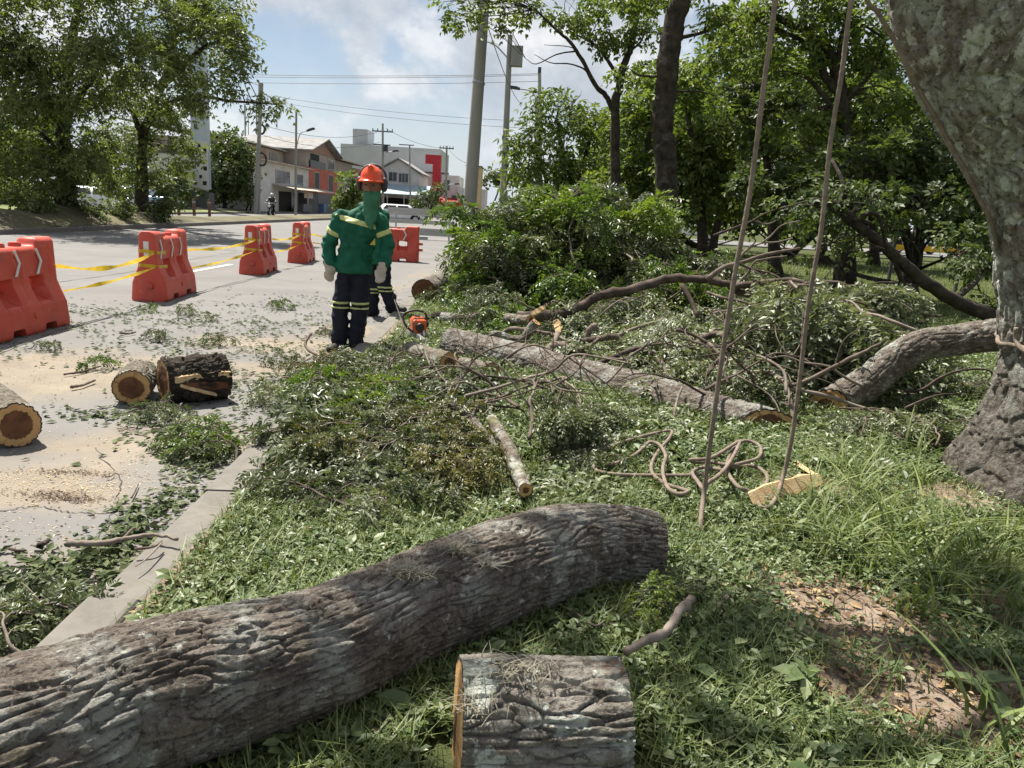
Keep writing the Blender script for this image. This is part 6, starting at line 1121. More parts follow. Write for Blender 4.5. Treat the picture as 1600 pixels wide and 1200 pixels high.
# ------------------------------------------------------------------ orange water barriers
def barrier_meshes():
    Lh, H, nx, nz = .66, .88, 96, 64; xs = np.linspace(-Lh, Lh, nx); v = np.linspace(0, 1, nz); X, Vv = np.meshgrid(xs, v, indexing='ij')
    sm = lambda a, b, t: np.clip((t - a) / (b - a), 0, 1) ** 2 * (3 - 2 * np.clip((t - a) / (b - a), 0, 1))
    ax = np.abs(X); zt = H - .075 * (1 - sm(.30, .36, ax)); notch = .075 * (sm(.16, .18, ax) - sm(.36, .38, ax)); z0 = notch
    Z = z0 + Vv * (zt - z0); hw = np.interp(Z, [0, .02, .24, .46, .80, .88], [.215, .225, .205, .118, .105, .10])
    top = np.clip((zt - Z) / .05, 0, 1); hw = hw * np.sqrt(1 - (1 - top) ** 2 * .55)
    end = np.clip((ax - (Lh - .05)) / .05, 0, 1); hw = hw * np.sqrt(1 - .5 * end ** 2)
    cx = .265; dx = np.abs(ax - cx); hole = np.maximum(dx / .135, np.abs(Z - .40) / .125); q = 1 - sm(.82, 1.0, hole); hw_h = np.where(Z > .38, .012, .012 + (.38 - Z) * 1.15); hw = hw * (1 - q) + np.minimum(hw, hw_h) * q
    rib = .012 * (1 - sm(.0, .035, np.abs(ax - .0))) * sm(.3, .5, Z); hw = hw - rib * .8
    panel = sm(.05, .09, ax) * (1 - sm(.50, .54, ax)) * sm(.50, .54, Z) * (1 - sm(zt - .1, zt - .05, Z)); hw = hw - .010 * panel
    N = nx * nz; A1 = np.stack([X, -hw, Z], -1).reshape(-1, 3); A2 = np.stack([X, hw, Z], -1).reshape(-1, 3); V = np.concatenate([A1, A2]); gone = (hw.reshape(-1) < .02)
    i = np.arange(nx - 1)[:, None] * nz; j = np.arange(nz - 1)[None, :]; Q = np.stack([i + j, i + nz + j, i + nz + j + 1, i + j + 1], -1).reshape(-1, 4); keep = ~(gone[Q].all(1)); Q1 = Q[keep]
    F = [Q1, Q1[:, ::-1] + N]; ii = np.arange(nx - 1) * nz
    F.append(np.stack([ii + nz - 1, ii + nz + nz - 1, N + ii + nz + nz - 1, N + ii + nz - 1], 1)); F.append(np.stack([ii, N + ii, N + ii + nz, ii + nz], 1))
    jj = np.arange(nz - 1); F.append(np.stack([jj, jj + 1, N + jj + 1, N + jj], 1)); l = (nx - 1) * nz; F.append(np.stack([l + jj, N + l + jj, N + l + jj + 1, l + jj + 1], 1))
    # rim between the two sides of each opening
    E = {}; 
    for q in Q1:
        for a, b in zip(q, np.roll(q, -1)): E[(min(a, b), max(a, b))] = E.get((min(a, b), max(a, b)), 0) + 1
    rim = np.array([(a, b, b + N, a + N) for (a, b), c in E.items() if c == 1 and gone[a] and gone[b]]); 
    if len(rim): F.append(rim)
    me = np_mesh('body', V, F, True); bm = bmesh.new(); bm.from_mesh(me); bmesh.ops.recalc_face_normals(bm, faces=bm.faces); bm.to_mesh(me); bm.free(); me.set_sharp_from_angle(angle=math.radians(50)); me.materials.append(M['orange'])
    chev = []
    for s in (-1, 1):
        for x in (-.48, -.06, .30) if s < 0 else (-.30, .06, .48):
            y = s * (.118 if abs(x) < .45 else .118); p = [(x - .035, .54), (x + .035, .66), (x - .035, .78), (x - .002, .78), (x + .068, .66), (x - .002, .54)]
            if s > 0: p = [(2 * x - a, b) for a, b in p]
            b = MB(); b.prism(p, 1, y - .004, y + .004); me2 = b.mesh('chevron'); me2.materials.append(M['reflect']); chev.append(me2)
    st = []
    for s in (-1, 1):
        b = MB(); b.bb(s * (.66 + .001) - .004, s * .661 + .004, -.032, .032, .58, .76); m2 = b.mesh('end_sticker'); m2.materials.append(M['reflect']); st.append(m2)
    caps = []
    for x in (-.12, .14):
        b = MB(); b.tube([(x, 0, .80), (x, 0, .83), (x, 0, .845)], [.055, .055, .045], 16); m2 = b.mesh('filler_cap', True, 40); m2.materials.append(M['orange']); caps.append(m2)
    b = MB(); b.tube([(-.66, -.03, .20), (-.70, -.03, .20), (-.705, -.03, .2)], [.045, .042, .03], 12); lug = b.mesh('coupling_lug', True, 40); lug.materials.append(M['orange'])
    b = MB(); b.bb(.64, .76, -.03, .03, .27, .33); lug2 = b.mesh('coupling_pin'); lug2.materials.append(M['orange']); b = MB(); b.bb(.64, .76, -.03, .03, .42, .48); lug3 = b.mesh('coupling_pin'); lug3.materials.append(M['orange'])
    b = MB(); b.tube([(.03, -.20, .17), (.03, -.225, .17)], [.035, .03], 10); plug = b.mesh('drain_plug', True, 40); plug.materials.append(M['orange'])
    return [('body', me)] + [('chevron', c) for c in chev] + [('end_sticker', c) for c in st] + [('filler_cap', c) for c in caps] + [('coupling_lug', lug), ('coupling_pin', lug2), ('coupling_pin', lug3), ('drain_plug', plug)]
BM = barrier_meshes(); BAR = {}
def barrier(key, label, x, y, rz):
    t = thing('road_barrier', label, 'barrier', (x, y, .002), rz, 'orange water barriers'); BAR[key] = (x, y, rz)
    for n, me in BM: obj(n, me, None, t)
barrier(1, 'nearest orange water barrier, cut by the left edge of the photo', -4.78, 7.25, math.radians(93))
barrier(2, 'orange water barrier second from the left, taped on both sides', -4.80, 10.55, math.radians(96))
barrier(3, 'orange water barrier third from the left along the road', -4.92, 14.75, math.radians(96))
barrier(4, 'orange water barrier just left of the front worker', -4.98, 17.9, math.radians(97))
barrier(5, 'orange water barrier set broadside across the road behind the workers', -3.2, 19.7, math.radians(2))
# ------------------------------------------------------------------ yellow tape between the barriers
def tape(label, a, b, sag, w=.03, seed=0, tw=2.0):
    g = np.random.default_rng(seed); a, b = np.array(a, float), np.array(b, float); n = 40; V = []; base = np.array([*(a[:2] + b[:2]) / 2, 0])
    d = unit(b - a); s = unit(np.cross(d, [0, 0, 1.0]))
    for k in range(n + 1):
        u = k / n; p = a + (b - a) * u - np.array([0, 0, sag * 4 * u * (1 - u)]); an = tw * math.sin(u * 5 + seed) * .5; up_ = np.array([0, 0, 1.0]) * math.cos(an) + s * math.sin(an); ww = w * (.75 + .25 * math.sin(u * 17 + seed)); V += [p - up_ * ww, p + up_ * ww]
    F = np.array([(2 * k, 2 * k + 1, 2 * k + 3, 2 * k + 2) for k in range(n)]); o = obj('caution_tape', np_mesh('caution_tape', np.array(V) - base, F, True), M['tape'], None, base); tag(o, label, 'tape', 'yellow tapes between the barriers')
def bpt(k, lx, ly, z): x, y, r = BAR[k]; return (x + lx * math.cos(r) - ly * math.sin(r), y + lx * math.sin(r) + ly * math.cos(r), z)
names = {1: 'first and second', 2: 'second and third', 3: 'third and fourth'}
for k in (1, 2, 3):
    tape('upper yellow caution tape between the %s orange barriers' % names[k], bpt(k, .60, -.125, .60), bpt(k + 1, -.66, -.09, .62), .10 if k == 1 else .05, .03, k)
    tape('lower yellow caution tape between the %s orange barriers' % names[k], bpt(k, .62, -.16, .34), bpt(k + 1, -.66, -.10, .44), .03, .022, k + 7)
tape('upper yellow caution tape running on behind the front worker', bpt(4, .6, -.12, .6), (-3.9, 19.6, .6), .08, .03, 21); tape('lower yellow caution tape running on behind the front worker', bpt(4, .6, -.16, .40), (-3.9, 19.62, .36), .04, .025, 22)
def wrap(label, k, z, hw):
    P = [bpt(k, lx, ly, zz) for lx, ly, zz in ((-.30, -hw - .005, z - .01), (-.60, -hw - .006, z), (-.668, -hw * .7, z + .012), (-.672, 0, z + .02), (-.668, hw * .7, z + .02), (-.6, hw + .006, z + .02))]; P = np.array(P); V = []; base = np.array([*P[0][:2], 0])
    for p in P: V += [p - np.array([0, 0, .022]), p + np.array([0, 0, .022])]
    F = np.array([(2 * i, 2 * i + 1, 2 * i + 3, 2 * i + 2) for i in range(len(P) - 1)]); tag(obj('caution_tape', np_mesh('caution_tape', np.array(V) - base, F), M['tape'], None, base), label, 'tape', 'yellow tapes between the barriers')
for k, nm in ((2, 'second'), (3, 'third'), (4, 'fourth')): wrap('yellow tape wound around the upper end of the %s orange barrier' % nm, k, .62, .116); wrap('yellow tape wound around the waist of the %s orange barrier' % nm, k, .44, .128)
# barricade of planks further along the road
c = G(655, 374); M['plank'] = mat('weathered_plank', [(.3, (.34, .335, .32)), (.7, (.52, .51, .49))], scale=4, stretch=(.3, 3, 3), rough=.85)
t = thing('plank_barricade', 'white plank barricade across the road beyond the workers', 'barricade', (c[0], c[1], 0), .03)
for z, h_ in ((1.12, .30), (.72, .16), (.32, .30)): part('plank', M['plank'], t, (-1.35, 1.45, -.02, .02, z - h_ / 2, z + h_ / 2))
for x in (-1.0, 1.25): part('post', M['steel'], t, (x - .03, x + .03, .022, .07, 0, 1.3))
part('foot', M['steel'], t, (-.2, .35, -.1, .25, .02, .12))
# yellow taped barrier on the far grass
c = np.array([A(1450, 390, 18)[0], 18, .1]); t = thing('tape_fence', 'broad yellow tape stretched between two posts on the far grass', 'fence', c); zt = A(1450, 389, 18)[2] - .1
part('tape_band', M['tape'], t, (-.76, .76, -.012, .012, zt - .06, zt + .06)); part('post', M['dkmetal'], t, (.75, .81, -.03, .03, -.05, zt + .12)); part('post', M['dkmetal'], t, (-.81, -.75, -.03, .03, -.05, zt + .12))
# ------------------------------------------------------------------ chainsaw
M['sawred'] = plain('saw_orange_plastic', (.62, .10, .02), .35, spec=.5); M['black'] = plain('black_plastic', (.015, .015, .016), .45, spec=.5); M['silver'] = plain('saw_metal', (.5, .5, .5), .3, metal=.7)
p = gp(648, 527); t = thing('chainsaw', 'orange chainsaw with a black handle resting in the grass', 'chainsaw', p, math.radians(20))
obj('engine_housing', sdf_mesh('engine', lambda P: smin(sd_box(P, (.03, 0, .115), (.07, .08, .07), .025), sd_box(P, (.03, .02, .17), (.055, .06, .03), .02), .02), (-.08, -.12, .02), (.14, .12, .24), .008), M['sawred'], t)
obj('crankcase', sdf_mesh('crank', lambda P: sd_box(P, (.02, 0, .045), (.09, .07, .035), .02), (-.12, -.1, -.01), (.14, .1, .1), .008), M['silver'], t)
MB().tube(catmull([(-.03, -.07, .06), (-.10, -.05, .12), (-.12, 0, .20), (-.08, .0, .25), (.02, .0, .265), (.10, .0, .235), (.11, .02, .15)], 6), .011, 10).build('front_handle', M['black'], t, True)
MB().tube(catmull([(.08, .06, .12), (.15, .12, .13), (.16, .17, .09), (.10, .15, .05)], 5), .014, 8).build('rear_handle', M['black'], t, True)
b = MB(); b.prism([(-.012 + .0, .0), (.012, 0), (.012, .055), (-.012, .055)], 1, -.42, -.06); b.build('guide_bar', M['silver'], t)
b = MB(); b.tube([(.03, -.085, .11), (.03, -.10, .11)], [.045, .04], 14); b.build('starter_cover', M['black'], t); b = MB(); b.tube([(.03, .05, .20), (.03, .05, .215)], .03, 12); b.build('fuel_cap', M['black'], t); b = MB(); b.tube([(.06, -.06, .09), (.075, -.10, .02)], .014, 8); b.build('exhaust', M['silver'], t)
# ------------------------------------------------------------------ people
M['skin'] = plain('skin', (.26, .135, .09), .6); M['jacket'] = mat('green_jacket', [(.3, (.003, .068, .038)), (.7, (.008, .115, .066))], scale=7, rough=.75, bump=.35, bscale=30, bdist=.01); M['navy'] = mat('navy_trousers', [(.3, (.006, .007, .014)), (.7, (.014, .016, .028))], scale=7, rough=.85, bump=.3, bscale=30, bdist=.01)
M['band'] = plain('reflective_band', (.50, .53, .22), .5); M['helmet'] = plain('orange_helmet', (.68, .075, .015), .3, spec=.5); M['shroud'] = mat('green_neck_cloth', [(.3, (.035, .13, .075)), (.7, (.06, .20, .115))], scale=9, rough=.8, bump=.4, bscale=25); M['glove'] = mat('leather_glove', [(.3, (.36, .30, .24)), (.7, (.55, .47, .39))], scale=14, rough=.85, bump=.4, bscale=60, bdist=.005); M['boot'] = plain('boot', (.03, .025, .022), .6); M['muff'] = plain('ear_muff', (.05, .035, .045), .5); M['yelm'] = plain('yellow_badge', (.45, .38, .05), .6)
def hand_fn(w, d, curl, side):               # palm and five fingers hanging from the wrist w along d
    w = np.array(w, float); d = unit(np.array(d, float)); s = unit(np.cross(d, [0, 1.0, 0])) * side; n = np.cross(d, s); palm = w + d * .045; ch = [([w - d * .02, w + d * .085], [.028, .034], (1, 1, 1))]
    for k, ln in enumerate((.068, .078, .072, .056)):
        o = w + d * .085 + s * (-.027 + .018 * k); m_ = o + d * ln * .5 + n * curl * .3 * ln; ch.append(([o, m_, m_ + d * ln * .4 + n * curl * .7 * ln], [.0105, .0095, .008]))
    o = w + d * .03 - s * .028; ch.append(([o, o + d * .03 - s * .02, o + d * .06 - s * .016 + n * curl * .02], [.013, .011, .009])); return limbs(*ch, k=.012)
def bounds(pts, pad): P = np.array(pts, float); return P.min(0) - pad, P.max(0) + pad
def worker(name, label, loc, rz, J, opt):
    """J: joints hip, knees, ankles, chest, shoulders, elbows, wrists, head (local metres, facing -Y)"""
    t = thing(name, label, 'person', loc, rz); j = {k: np.array(v, float) for k, v in J.items()}
    hd = j['head']; neck = (j['shL'] + j['shR']) / 2 + np.array([0, 0, .055]); neck[0] = neck[0] * .45 + hd[0] * .55
    body = limbs(([j['hip'], j['chest'], neck, hd - np.array([0, 0, .06])], [.085, .10, .055, .06], (1, .75, 1)), ([j['shL'], j['elL'], j['wrL']], [.042, .036, .03]), ([j['shR'], j['elR'], j['wrR']], [.042, .036, .03]), ([j['hip'] + np.array([.07, 0, 0]), j['knL'], j['anL']], [.07, .05, .04]), ([j['hip'] - np.array([.07, 0, 0]), j['knR'], j['anR']], [.07, .05, .04]),
                 ([hd - np.array([0, 0, .05]), hd + np.array([0, 0, .05])], [.068, .083], (1, 1.12, 1)), ([hd + np.array([0, -.095, -.005]), hd + np.array([0, -.118, -.03])], [.012, .016]), ([hd + np.array([.088, .01, -.01]), hd + np.array([.092, .015, .02])], [.014, .016]), ([hd + np.array([-.088, .01, -.01]), hd + np.array([-.092, .015, .02])], [.014, .016]))
    fL = hand_fn(j['wrL'], j['wrL'] - j['elL'] + np.array([0, 0, -.05]), .5, 1); fR = hand_fn(j['wrR'], j['wrR'] - j['elR'] + np.array([0, 0, -.05]), .5, -1)
    full = lambda P: np.minimum(np.minimum(smin(body(P), fL(P), .02), smin(body(P), fR(P), .02)), body(P))
    lo, hi = bounds(list(j.values()), .22); obj('body', sdf_mesh('body', full, lo, hi, .0125), M['skin'], t)
    for s in (-1, 1):
        b = MB(); b.box(hd + np.array([s * .034, -.098, .012]), (.028, .008, .012)); b.build('eye', M['black'], t)
    wr = lambda P: .016 * vnoise(P * np.array([7, 7, 17]) + P[:, :1] * 6, 3) + .012 * (1 - 2 * np.abs(vnoise(P * np.array([17, 17, 13]) + P[:, 2:3] * 5, 4))) - .010
    hem = opt.get('hem', .72)
    tor = limbs(([j['hip'] - np.array([0, 0, .14]), j['hip'] + np.array([0, 0, .03]), j['chest']], [.150, .150, .142], (1, .75, 1)), ([j['shL'], j['shR']], [.066, .066], (1, .95, 1)), ([j['chest'], neck + np.array([0, 0, .02])], [.135, .075], (1, .8, 1)), k=.05)
    slL = limbs(([j['shL'], j['elL'], j['wrL'] + (j['elL'] - j['wrL']) * .06], [.064, .058, .050]), k=.03); slR = limbs(([j['shR'], j['elR'], j['wrR'] + (j['elR'] - j['wrR']) * .06], [.064, .058, .050]), k=.03)
    jk = lambda P: np.maximum(smin(smin(tor(P), slL(P), .025), slR(P), .025) + wr(P), hem - P[:, 2])
    obj('jacket', sdf_mesh('jacket', jk, lo, hi, .0115), M['jacket'], t)
    col = limbs(([neck - np.array([0, 0, .03]), neck + np.array([0, -.01, .03])], [.085, .075]), k=.02); obj('collar', sdf_mesh('collar', col, neck - .15, neck + .15, .01), M['jacket'], t)
    def band(nm, fn, pt, d, half, off=.006, m='band'):
        d = unit(np.array(d, float)); pt = np.array(pt, float); f = lambda P: np.maximum(fn(P) + wr(P) - off, np.abs((P - pt) @ d) - half)
        obj(nm, sdf_mesh(nm, f, pt - .27, pt + .27, .0085), M[m], t)
    tw = lambda P: smin(smin(tor(P), slL(P), .05), slR(P), .05)
    chb = lambda P: np.maximum(tor(P), np.abs(P[:, 0] - j['chest'][0]) - .19)
    band('chest_band', chb, j['chest'] + np.array([0, 0, opt.get('bandz', .02)]), (opt.get('bandtilt', 0), 0, 1), .024)
    for a, b, f in (('shL', 'elL', slL), ('shR', 'elR', slR)): band('sleeve_band', f, j[a] * .45 + j[b] * .55, j[b] - j[a], .024)
    trf = limbs(([j['hip'] + np.array([-.05, 0, .02]), j['hip'] + np.array([.05, 0, .02])], [.088, .088], (1, .95, 1)), ([j['hip'] + np.array([.072, 0, -.05]), j['knL'], j['anL'] + np.array([0, 0, -.02])], [.088, .076, .068]), ([j['hip'] + np.array([-.072, 0, -.05]), j['knR'], j['anR'] + np.array([0, 0, -.02])], [.088, .076, .068]), k=.025)
    lo2 = np.array([lo[0], lo[1], -.02]); hi2 = np.array([hi[0], hi[1], j['hip'][2] + .2]); obj('trousers', sdf_mesh('trousers', lambda P: np.maximum(trf(P) + wr(P) * .8, .045 - P[:, 2] + 0 * P[:, 0]), lo2, hi2, .0115), M['navy'], t)
    for k_ in ('L', 'R'):
        lf = limbs(([j['hip'] + np.array([.085 if k_ == 'L' else -.085, 0, -.04]), j['kn' + k_], j['an' + k_]], [.088, .076, .068]), k=.02)
        for dz, hw_ in ((-.0, .012), (-.045, .010)): band('knee_band', lf, j['kn' + k_] + np.array([0, 0, dz]), (0, 0, 1), hw_)
        a = j['an' + k_]; ft_ = unit(np.array(opt.get('foot' + k_, (0, -1, 0)), float)); bt = limbs(([a + np.array([0, 0, .06]), a * np.array([1, 1, 0]) + np.array([0, 0, .05]) - ft_ * .04, a * np.array([1, 1, 0]) + ft_ * .16 + np.array([0, 0, .042])], [.052, .052, .042]), k=.02); zf = opt.get('lift' + k_, 0)
        obj('boot', sdf_mesh('boot', lambda P, bt=bt: np.maximum(bt(P - np.array([0, 0, zf])), zf + .003 - P[:, 2]), a * np.array([1, 1, 0]) - .26 + np.array([0, 0, .24]), a * np.array([1, 1, 0]) + .26 + np.array([0, 0, .06]), .0105), M['boot'], t)
        if opt.get('gloves', True):
            f0 = fL if k_ == 'L' else fR; w = j['wr' + k_]; obj('glove', sdf_mesh('glove', lambda P, f0=f0, w=w, e=j['el' + k_]: smin(f0(P), limbs(([w + (e - w) * .08, w], [.044, .038]))(P), .02) - .007 + .003 * vnoise(P * 40, 8), w - .24, w + .2, .0075), M['glove'], t)
    if opt.get('helmet'):
        hc = hd + np.array([0, .005, .045]); hs = lambda P: np.maximum(sd_cone(P, hc, hc + np.array([0, 0, .035]), .113, .103, (1, 1.18, 1)), hc[2] - P[:, 2] - .005)
        brim = lambda P: np.maximum(sd_cone(P, hc + np.array([0, -.05, .0]), hc + np.array([0, -.051, .001]), .115, .115, (1, 1.17, 1)), np.abs(P[:, 2] - hc[2] - .0) - .007 + 0 * P[:, 0])
        hm = obj('helmet', sdf_mesh('helmet', lambda P: smin(smin(hs(P), brim(P), .015), limbs(([hc + np.array([0, -.10, .125]), hc + np.array([0, .11, .125])], [.02, .02]))(P) , .03), hc - .24, hc + .26, .008), M[opt['helmet']], t)
        if opt.get('muffs'):
            MB().tube(catmull([hc + np.array([-.118, .02, -.02]), hc + np.array([-.116, .04, .07]), hc + np.array([-.07, .07, .132]), hc + np.array([0, .08, .152]), hc + np.array([.07, .07, .132]), hc + np.array([.116, .04, .07]), hc + np.array([.118, .02, -.02])], 6), .011, 8).build('ear_muff_band', M['muff'], hm, True)
            for s in (-1, 1): obj('ear_muff', sdf_mesh('muff', lambda P, s=s: sd_cone(P, hc + np.array([s * .112, .015, -.045]), hc + np.array([s * .112, .015, .0]), .042, .046, (.65, 1, 1)), hc + np.array([s * .112, 0, 0]) - .12, hc + np.array([s * .112, 0, 0]) + .12, .008), M['muff'], t)
    if opt.get('shroud'):
        ch = np.array([hd[0] * .75 + neck[0] * .25, j['chest'][1], neck[2]])
        sf = limbs(([hd + np.array([0, -.012, -.045]), hd + np.array([0, -.012, -.11]), ch + np.array([0, -.01, -.04])], [.074, .066, .078]), ([ch + np.array([0, -.035, -.02]), ch + np.array([.01, -.075, -.07]), ch + np.array([.02, -.095, -.12])], [.07, .045, .012]), ([ch, neck], [.075, .07]), k=.02)
        obj('neck_cloth', sdf_mesh('cloth', lambda P: np.maximum(sf(P) + wr(P) * .9, P[:, 2] - (hd[2] - .042) - .25 * np.maximum(P[:, 1] - hd[1] + .04, 0)), hd - np.array([.3, .3, .55]), hd + .25, .009), M['shroud'], t)
    if opt.get('badge'):
        q = j['chest'] + np.array([.13, -.155, -.14]); b = MB(); b.prism([(q[0], q[2]), (q[0] + .05, q[2]), (q[0] + .045, q[2] + .06)], 1, q[1] - .006, q[1] + .006); b.build('badge', M['yelm'], t)
    return t
K = lambda px, py, y=0.0: ((px - 545) * .00604, y, (548 - py) * .00604)
p = G(545, 549); 
worker('person', 'person in green reflective jacket, navy trousers and orange helmet, standing on the road edge', (p[0], p[1], .0), 0,
       dict(hip=K(550, 425, .02), chest=K(559, 355, .0), shL=K(589, 341, .0), shR=K(530, 343, .0), elL=K(603, 376, .02), elR=K(512, 380, .03), wrL=K(598, 411, -.06), wrR=K(514, 411, -.03), head=K(579, 293, -.06), knL=K(562, 470, -.01), knR=K(533, 470, -.01), anL=K(556, 533, .0), anR=K(531, 533, -.03)),
       dict(hem=.745, helmet='helmet', muffs=True, shroud=True, badge=True, bandz=.055, bandtilt=.22, footL=(.25, -1, 0), footR=(-.3, -1, 0)))
Y2 = 9.3; s2 = Y2 / F_PX * .985; p2 = G(581, 494); K2 = lambda px, py, y=0.0: ((px - 592) * s2, y, (494 - py) * s2)
worker('person', 'second person in green and navy, striding right half hidden behind the helmeted person', (p2[0], p2[1], .0), 0,
       dict(hip=K2(600, 402, .0), chest=K2(594, 346, .0), shL=K2(607, 328, .05), shR=K2(575, 330, .0), elL=K2(609, 364, .05), elR=K2(572, 365, .0), wrL=K2(606, 398, -.02), wrR=K2(574, 402, .0), head=K2(590, 303, -.04), knL=K2(613, 444, -.02), knR=K2(594, 448, .0), anL=K2(626, 477, -.0), anR=K2(592, 483, .03)),
       dict(hem=.66, helmet='black', muffs=False, shroud=False, bandz=.03, footL=(1, -.35, 0), footR=(-.8, -.6, 0), gloves=False, liftL=.07))
# ------------------------------------------------------------------ vehicles
M['paint'] = plain('silver_car_paint', (.62, .63, .64), .25, spec=.6, coat=.6); M['paintw'] = plain('white_car_paint', (.72, .72, .71), .25, spec=.6, coat=.6); M['paintb'] = plain('blue_car_paint', (.25, .38, .50), .3, spec=.6, coat=.5); M['tyre'] = plain('tyre', (.02, .02, .02), .8); M['lightred'] = plain('tail_light', (.45, .02, .02), .3)
def car(label, loc, rz, paint, suv=False, name='parked_car'):
    t = thing(name, label, 'car', loc, rz); h = .12 if suv else 0
    f = lambda P: smin(np.maximum(sd_box(P, (0, 0, .62), (2.1, .84, .34), .18), -np.minimum(sd_cone(P, (-1.3, -2, .32), (-1.3, 2, .32), .37, .37), sd_cone(P, (1.3, -2, .32), (1.3, 2, .32), .37, .37))), limbs(([(-1.0, 0, .98), (.75, 0, .98)], [.42, .40], (1, 1.75, 1 + h)))(P), .14)
    obj('body', sdf_mesh('body', f, (-2.4, -1.1, .1), (2.4, 1.1, 1.75), .06), paint, t)
    for s in (-1, 1):
        for x0, x1 in ((-1.05, -.2), (-.12, .70)):
            b = MB(); b.prism([(x0 - .12 * (x0 < -1), 1.02), (x1 + .25 * (x1 > .6), 1.02), (x1, 1.30 + h * .5), (x0 + .06, 1.30 + h * .5)], 1, s * .735 - .02, s * .735 + .02); b.build('side_window', W['glass'], t)
        for x in (-1.3, 1.3):
            w = MB().tube([(x, s * .66, .32), (x, s * .86, .32)], .31, 18).build('wheel', M['tyre'], t, True, 40); MB().tube([(x, s * .865, .32), (x, s * .875, .32)], .19, 14).build('rim', M['silver'], w)
        b = MB(); b.box((2.08, s * .62, .70), (.08, .34, .14)); b.build('headlight', M['reflect'], t); b = MB(); b.box((-2.08, s * .66, .78), (.08, .26, .2)); b.build('tail_light', M['lightred'], t)
    for x, sg in ((1.02, 1), (-1.32, -1)):
        R = rot_to((sg * .55, 0, .83)); b = MB(); b.box((x + sg * .1, 0, 1.18), (.42, 1.2, .03), np.stack([R[:, 0], R[:, 1], R[:, 2]], 1)[:, [2, 1, 0]] if 0 else R); b.build('windscreen', W['glass'], t)
    b = MB(); b.box((2.11, 0, .5), (.04, .5, .12)); b.build('number_plate', M['reflect'], t); return t
cx = A(155, 310, 40); car('silver car parked beyond the median, seen between the two trunks', (cx[0], 40, .02), math.radians(15), M['paint'])
cx = A(192, 300, 44); car('pale blue car half hidden by leaves left of the second median trunk', (cx[0], 45, .12), math.radians(10), M['paintb'], True)
cx = A(622, 332, 62); car('silver car on the street behind the white plank barricade', (cx[0], 62, 0.0), math.radians(12), M['paint'])
cx = A(1440, 380, 48); car('white car on the park street behind the yellow tape', (cx[0], 50, .2), math.radians(200), M['paintw'], True)
cx = A(1078, 330, 52); car('white car on the park street seen just right of the dark trunk', (cx[0], 52, .2), math.radians(184), M['paintw'])
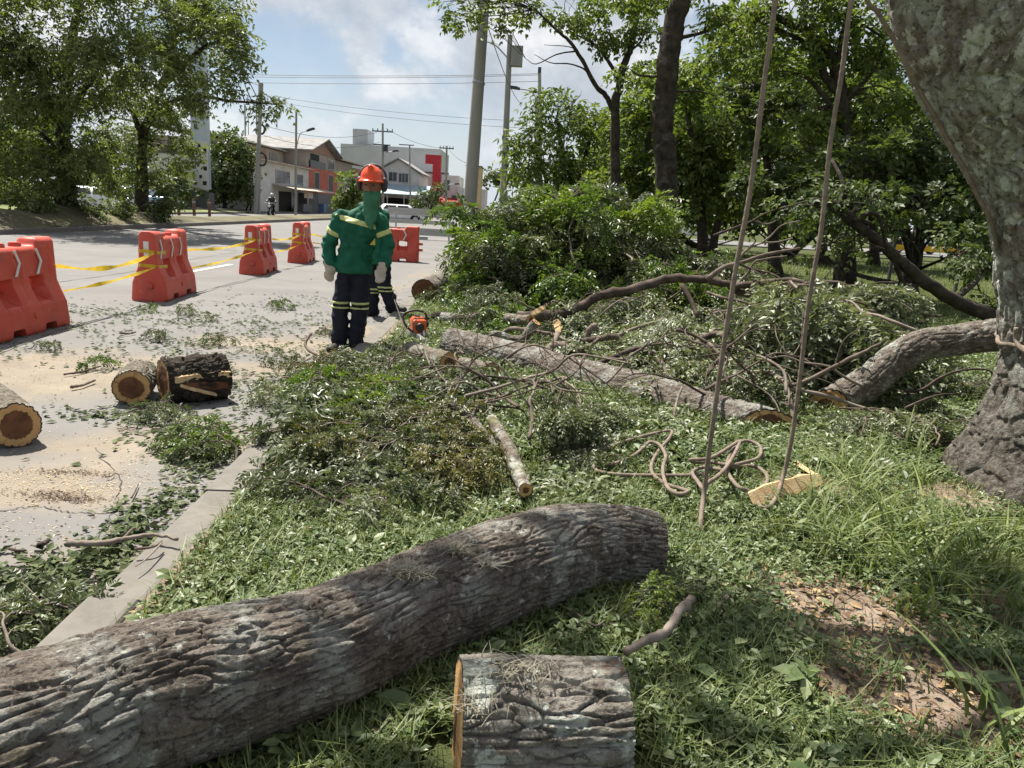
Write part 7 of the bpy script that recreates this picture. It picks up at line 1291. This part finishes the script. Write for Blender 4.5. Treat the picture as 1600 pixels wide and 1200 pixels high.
# motorcycle with rider, pedestrian
def small_person(label, loc, rz, top, legs, sit=False, helmet=None):
    t = thing('person', label, 'person', loc, rz); z = .72 if sit else .88
    th = ([(.10, 0, z), (.16, -.38, z - .02), (.17, -.30, .33)], [(-.10, 0, z), (-.16, -.38, z - .02), (-.17, -.30, .33)]) if sit else ([(.08, 0, z), (.10, -.14, .48), (.1, -.05, .06)], [(-.08, 0, z), (-.09, .05, .48), (-.1, .22, .08)])
    ar = ([(.2, 0, z + .5), (.30, -.22, z + .28), (.27, -.48, z + .26)], [(-.2, 0, z + .5), (-.30, -.22, z + .28), (-.27, -.48, z + .26)]) if sit else ([(.2, 0, z + .5), (.26, .03, z + .26), (.25, -.08, z + .02)], [(-.2, 0, z + .5), (-.26, -.02, z + .26), (-.25, -.1, z + .02)])
    hd = np.array([0, -.05, z + .72]); b = limbs(([(0, 0, z), (0, 0, z + .42), hd - np.array([0, 0, .1])], [.13, .15, .06], (1, .75, 1)), ([hd - np.array([0, 0, .04]), hd + np.array([0, 0, .03])], [.08, .09]), (ar[0], [.05, .045, .04]), (ar[1], [.05, .045, .04]), (th[0], [.085, .065, .05]), (th[1], [.085, .065, .05]), k=.04); obj('body', sdf_mesh('body', b, (-.5, -.75, 0), (.5, .45, z + .95), .028), M['skin'], t)
    jk = limbs(([(0, 0, z - .02), (0, 0, z + .42)], [.15, .17], (1, .8, 1)), ([ar[0][0], ar[1][0]], [.075, .075]), (ar[0][:2], [.07, .062]), (ar[1][:2], [.07, .062]), k=.05) if not sit else limbs(([(0, 0, z - .02), (0, 0, z + .42)], [.15, .17], (1, .8, 1)), ([ar[0][0], ar[1][0]], [.075, .075]), (ar[0], [.07, .062, .055]), (ar[1], [.07, .062, .055]), k=.05)
    obj('jacket', sdf_mesh('jacket', jk, (-.5, -.7, z - .3), (.5, .4, z + .75), .026), top, t); obj('trousers', sdf_mesh('trousers', limbs((th[0], [.1, .08, .065]), (th[1], [.1, .08, .065]), k=.04), (-.4, -.7, 0), (.4, .5, z + .2), .028), legs, t)
    if helmet: obj('helmet', sdf_mesh('helmet', lambda P: np.linalg.norm(P - hd - np.array([0, 0, .01]), axis=1) - .135, hd - .2, hd + .2, .025), helmet, t)
    return t
cx = A(424, 330, 54); mloc = (cx[0], 54, .0); t = thing('motorcycle', 'dark motorcycle coming towards the camera on the far street', 'motorcycle', mloc, .1)
for y in (-.68, .68):
    w = MB().tube([(-.06, y, .31), (.06, y, .31)], .31, 18).build('wheel', M['tyre'], t, True, 40); MB().tube([(-.07, y, .31), (.07, y, .31)], .14, 12).build('rim', M['silver'], w)
obj('fairing', sdf_mesh('fairing', limbs(([(0, -.55, .78), (0, -.35, .72)], [.17, .15], (1, .8, 1.2)), ([(0, -.2, .80), (0, .15, .78)], [.15, .13]), ([(0, .2, .74), (0, .75, .80)], [.11, .06]), ([(0, -.1, .45), (0, .2, .42)], [.15, .14]), k=.05), (-.35, -.9, .1), (.35, 1.0, 1.15), .03), M['black'], t)
for s in (-1, 1): MB().tube([(s * .07, -.68, .31), (s * .08, -.5, .85)], .03, 8).build('fork', M['silver'], t)
MB().tube(catmull([(-.38, -.38, 1.0), (-.2, -.48, .98), (.2, -.48, .98), (.38, -.38, 1.0)], 4), .02, 6).build('handlebar', M['dkmetal'], t); b = MB(); b.tube([(0, -.70, .80), (0, -.74, .80)], .10, 12); b.build('headlight', M['reflect'], t)
small_person('motorcycle rider in dark clothes and a grey helmet', (mloc[0], mloc[1] + .18, 0.08), .1, M['black'], M['navy'], True, plain('grey_helmet', (.40, .41, .43), .35))
cx = A(389, 320, 66); small_person('pedestrian in a red top walking beside the utility poles', (cx[0], 66, .12), 1.2, plain('red_top', (.50, .04, .05), .8), M['navy'])
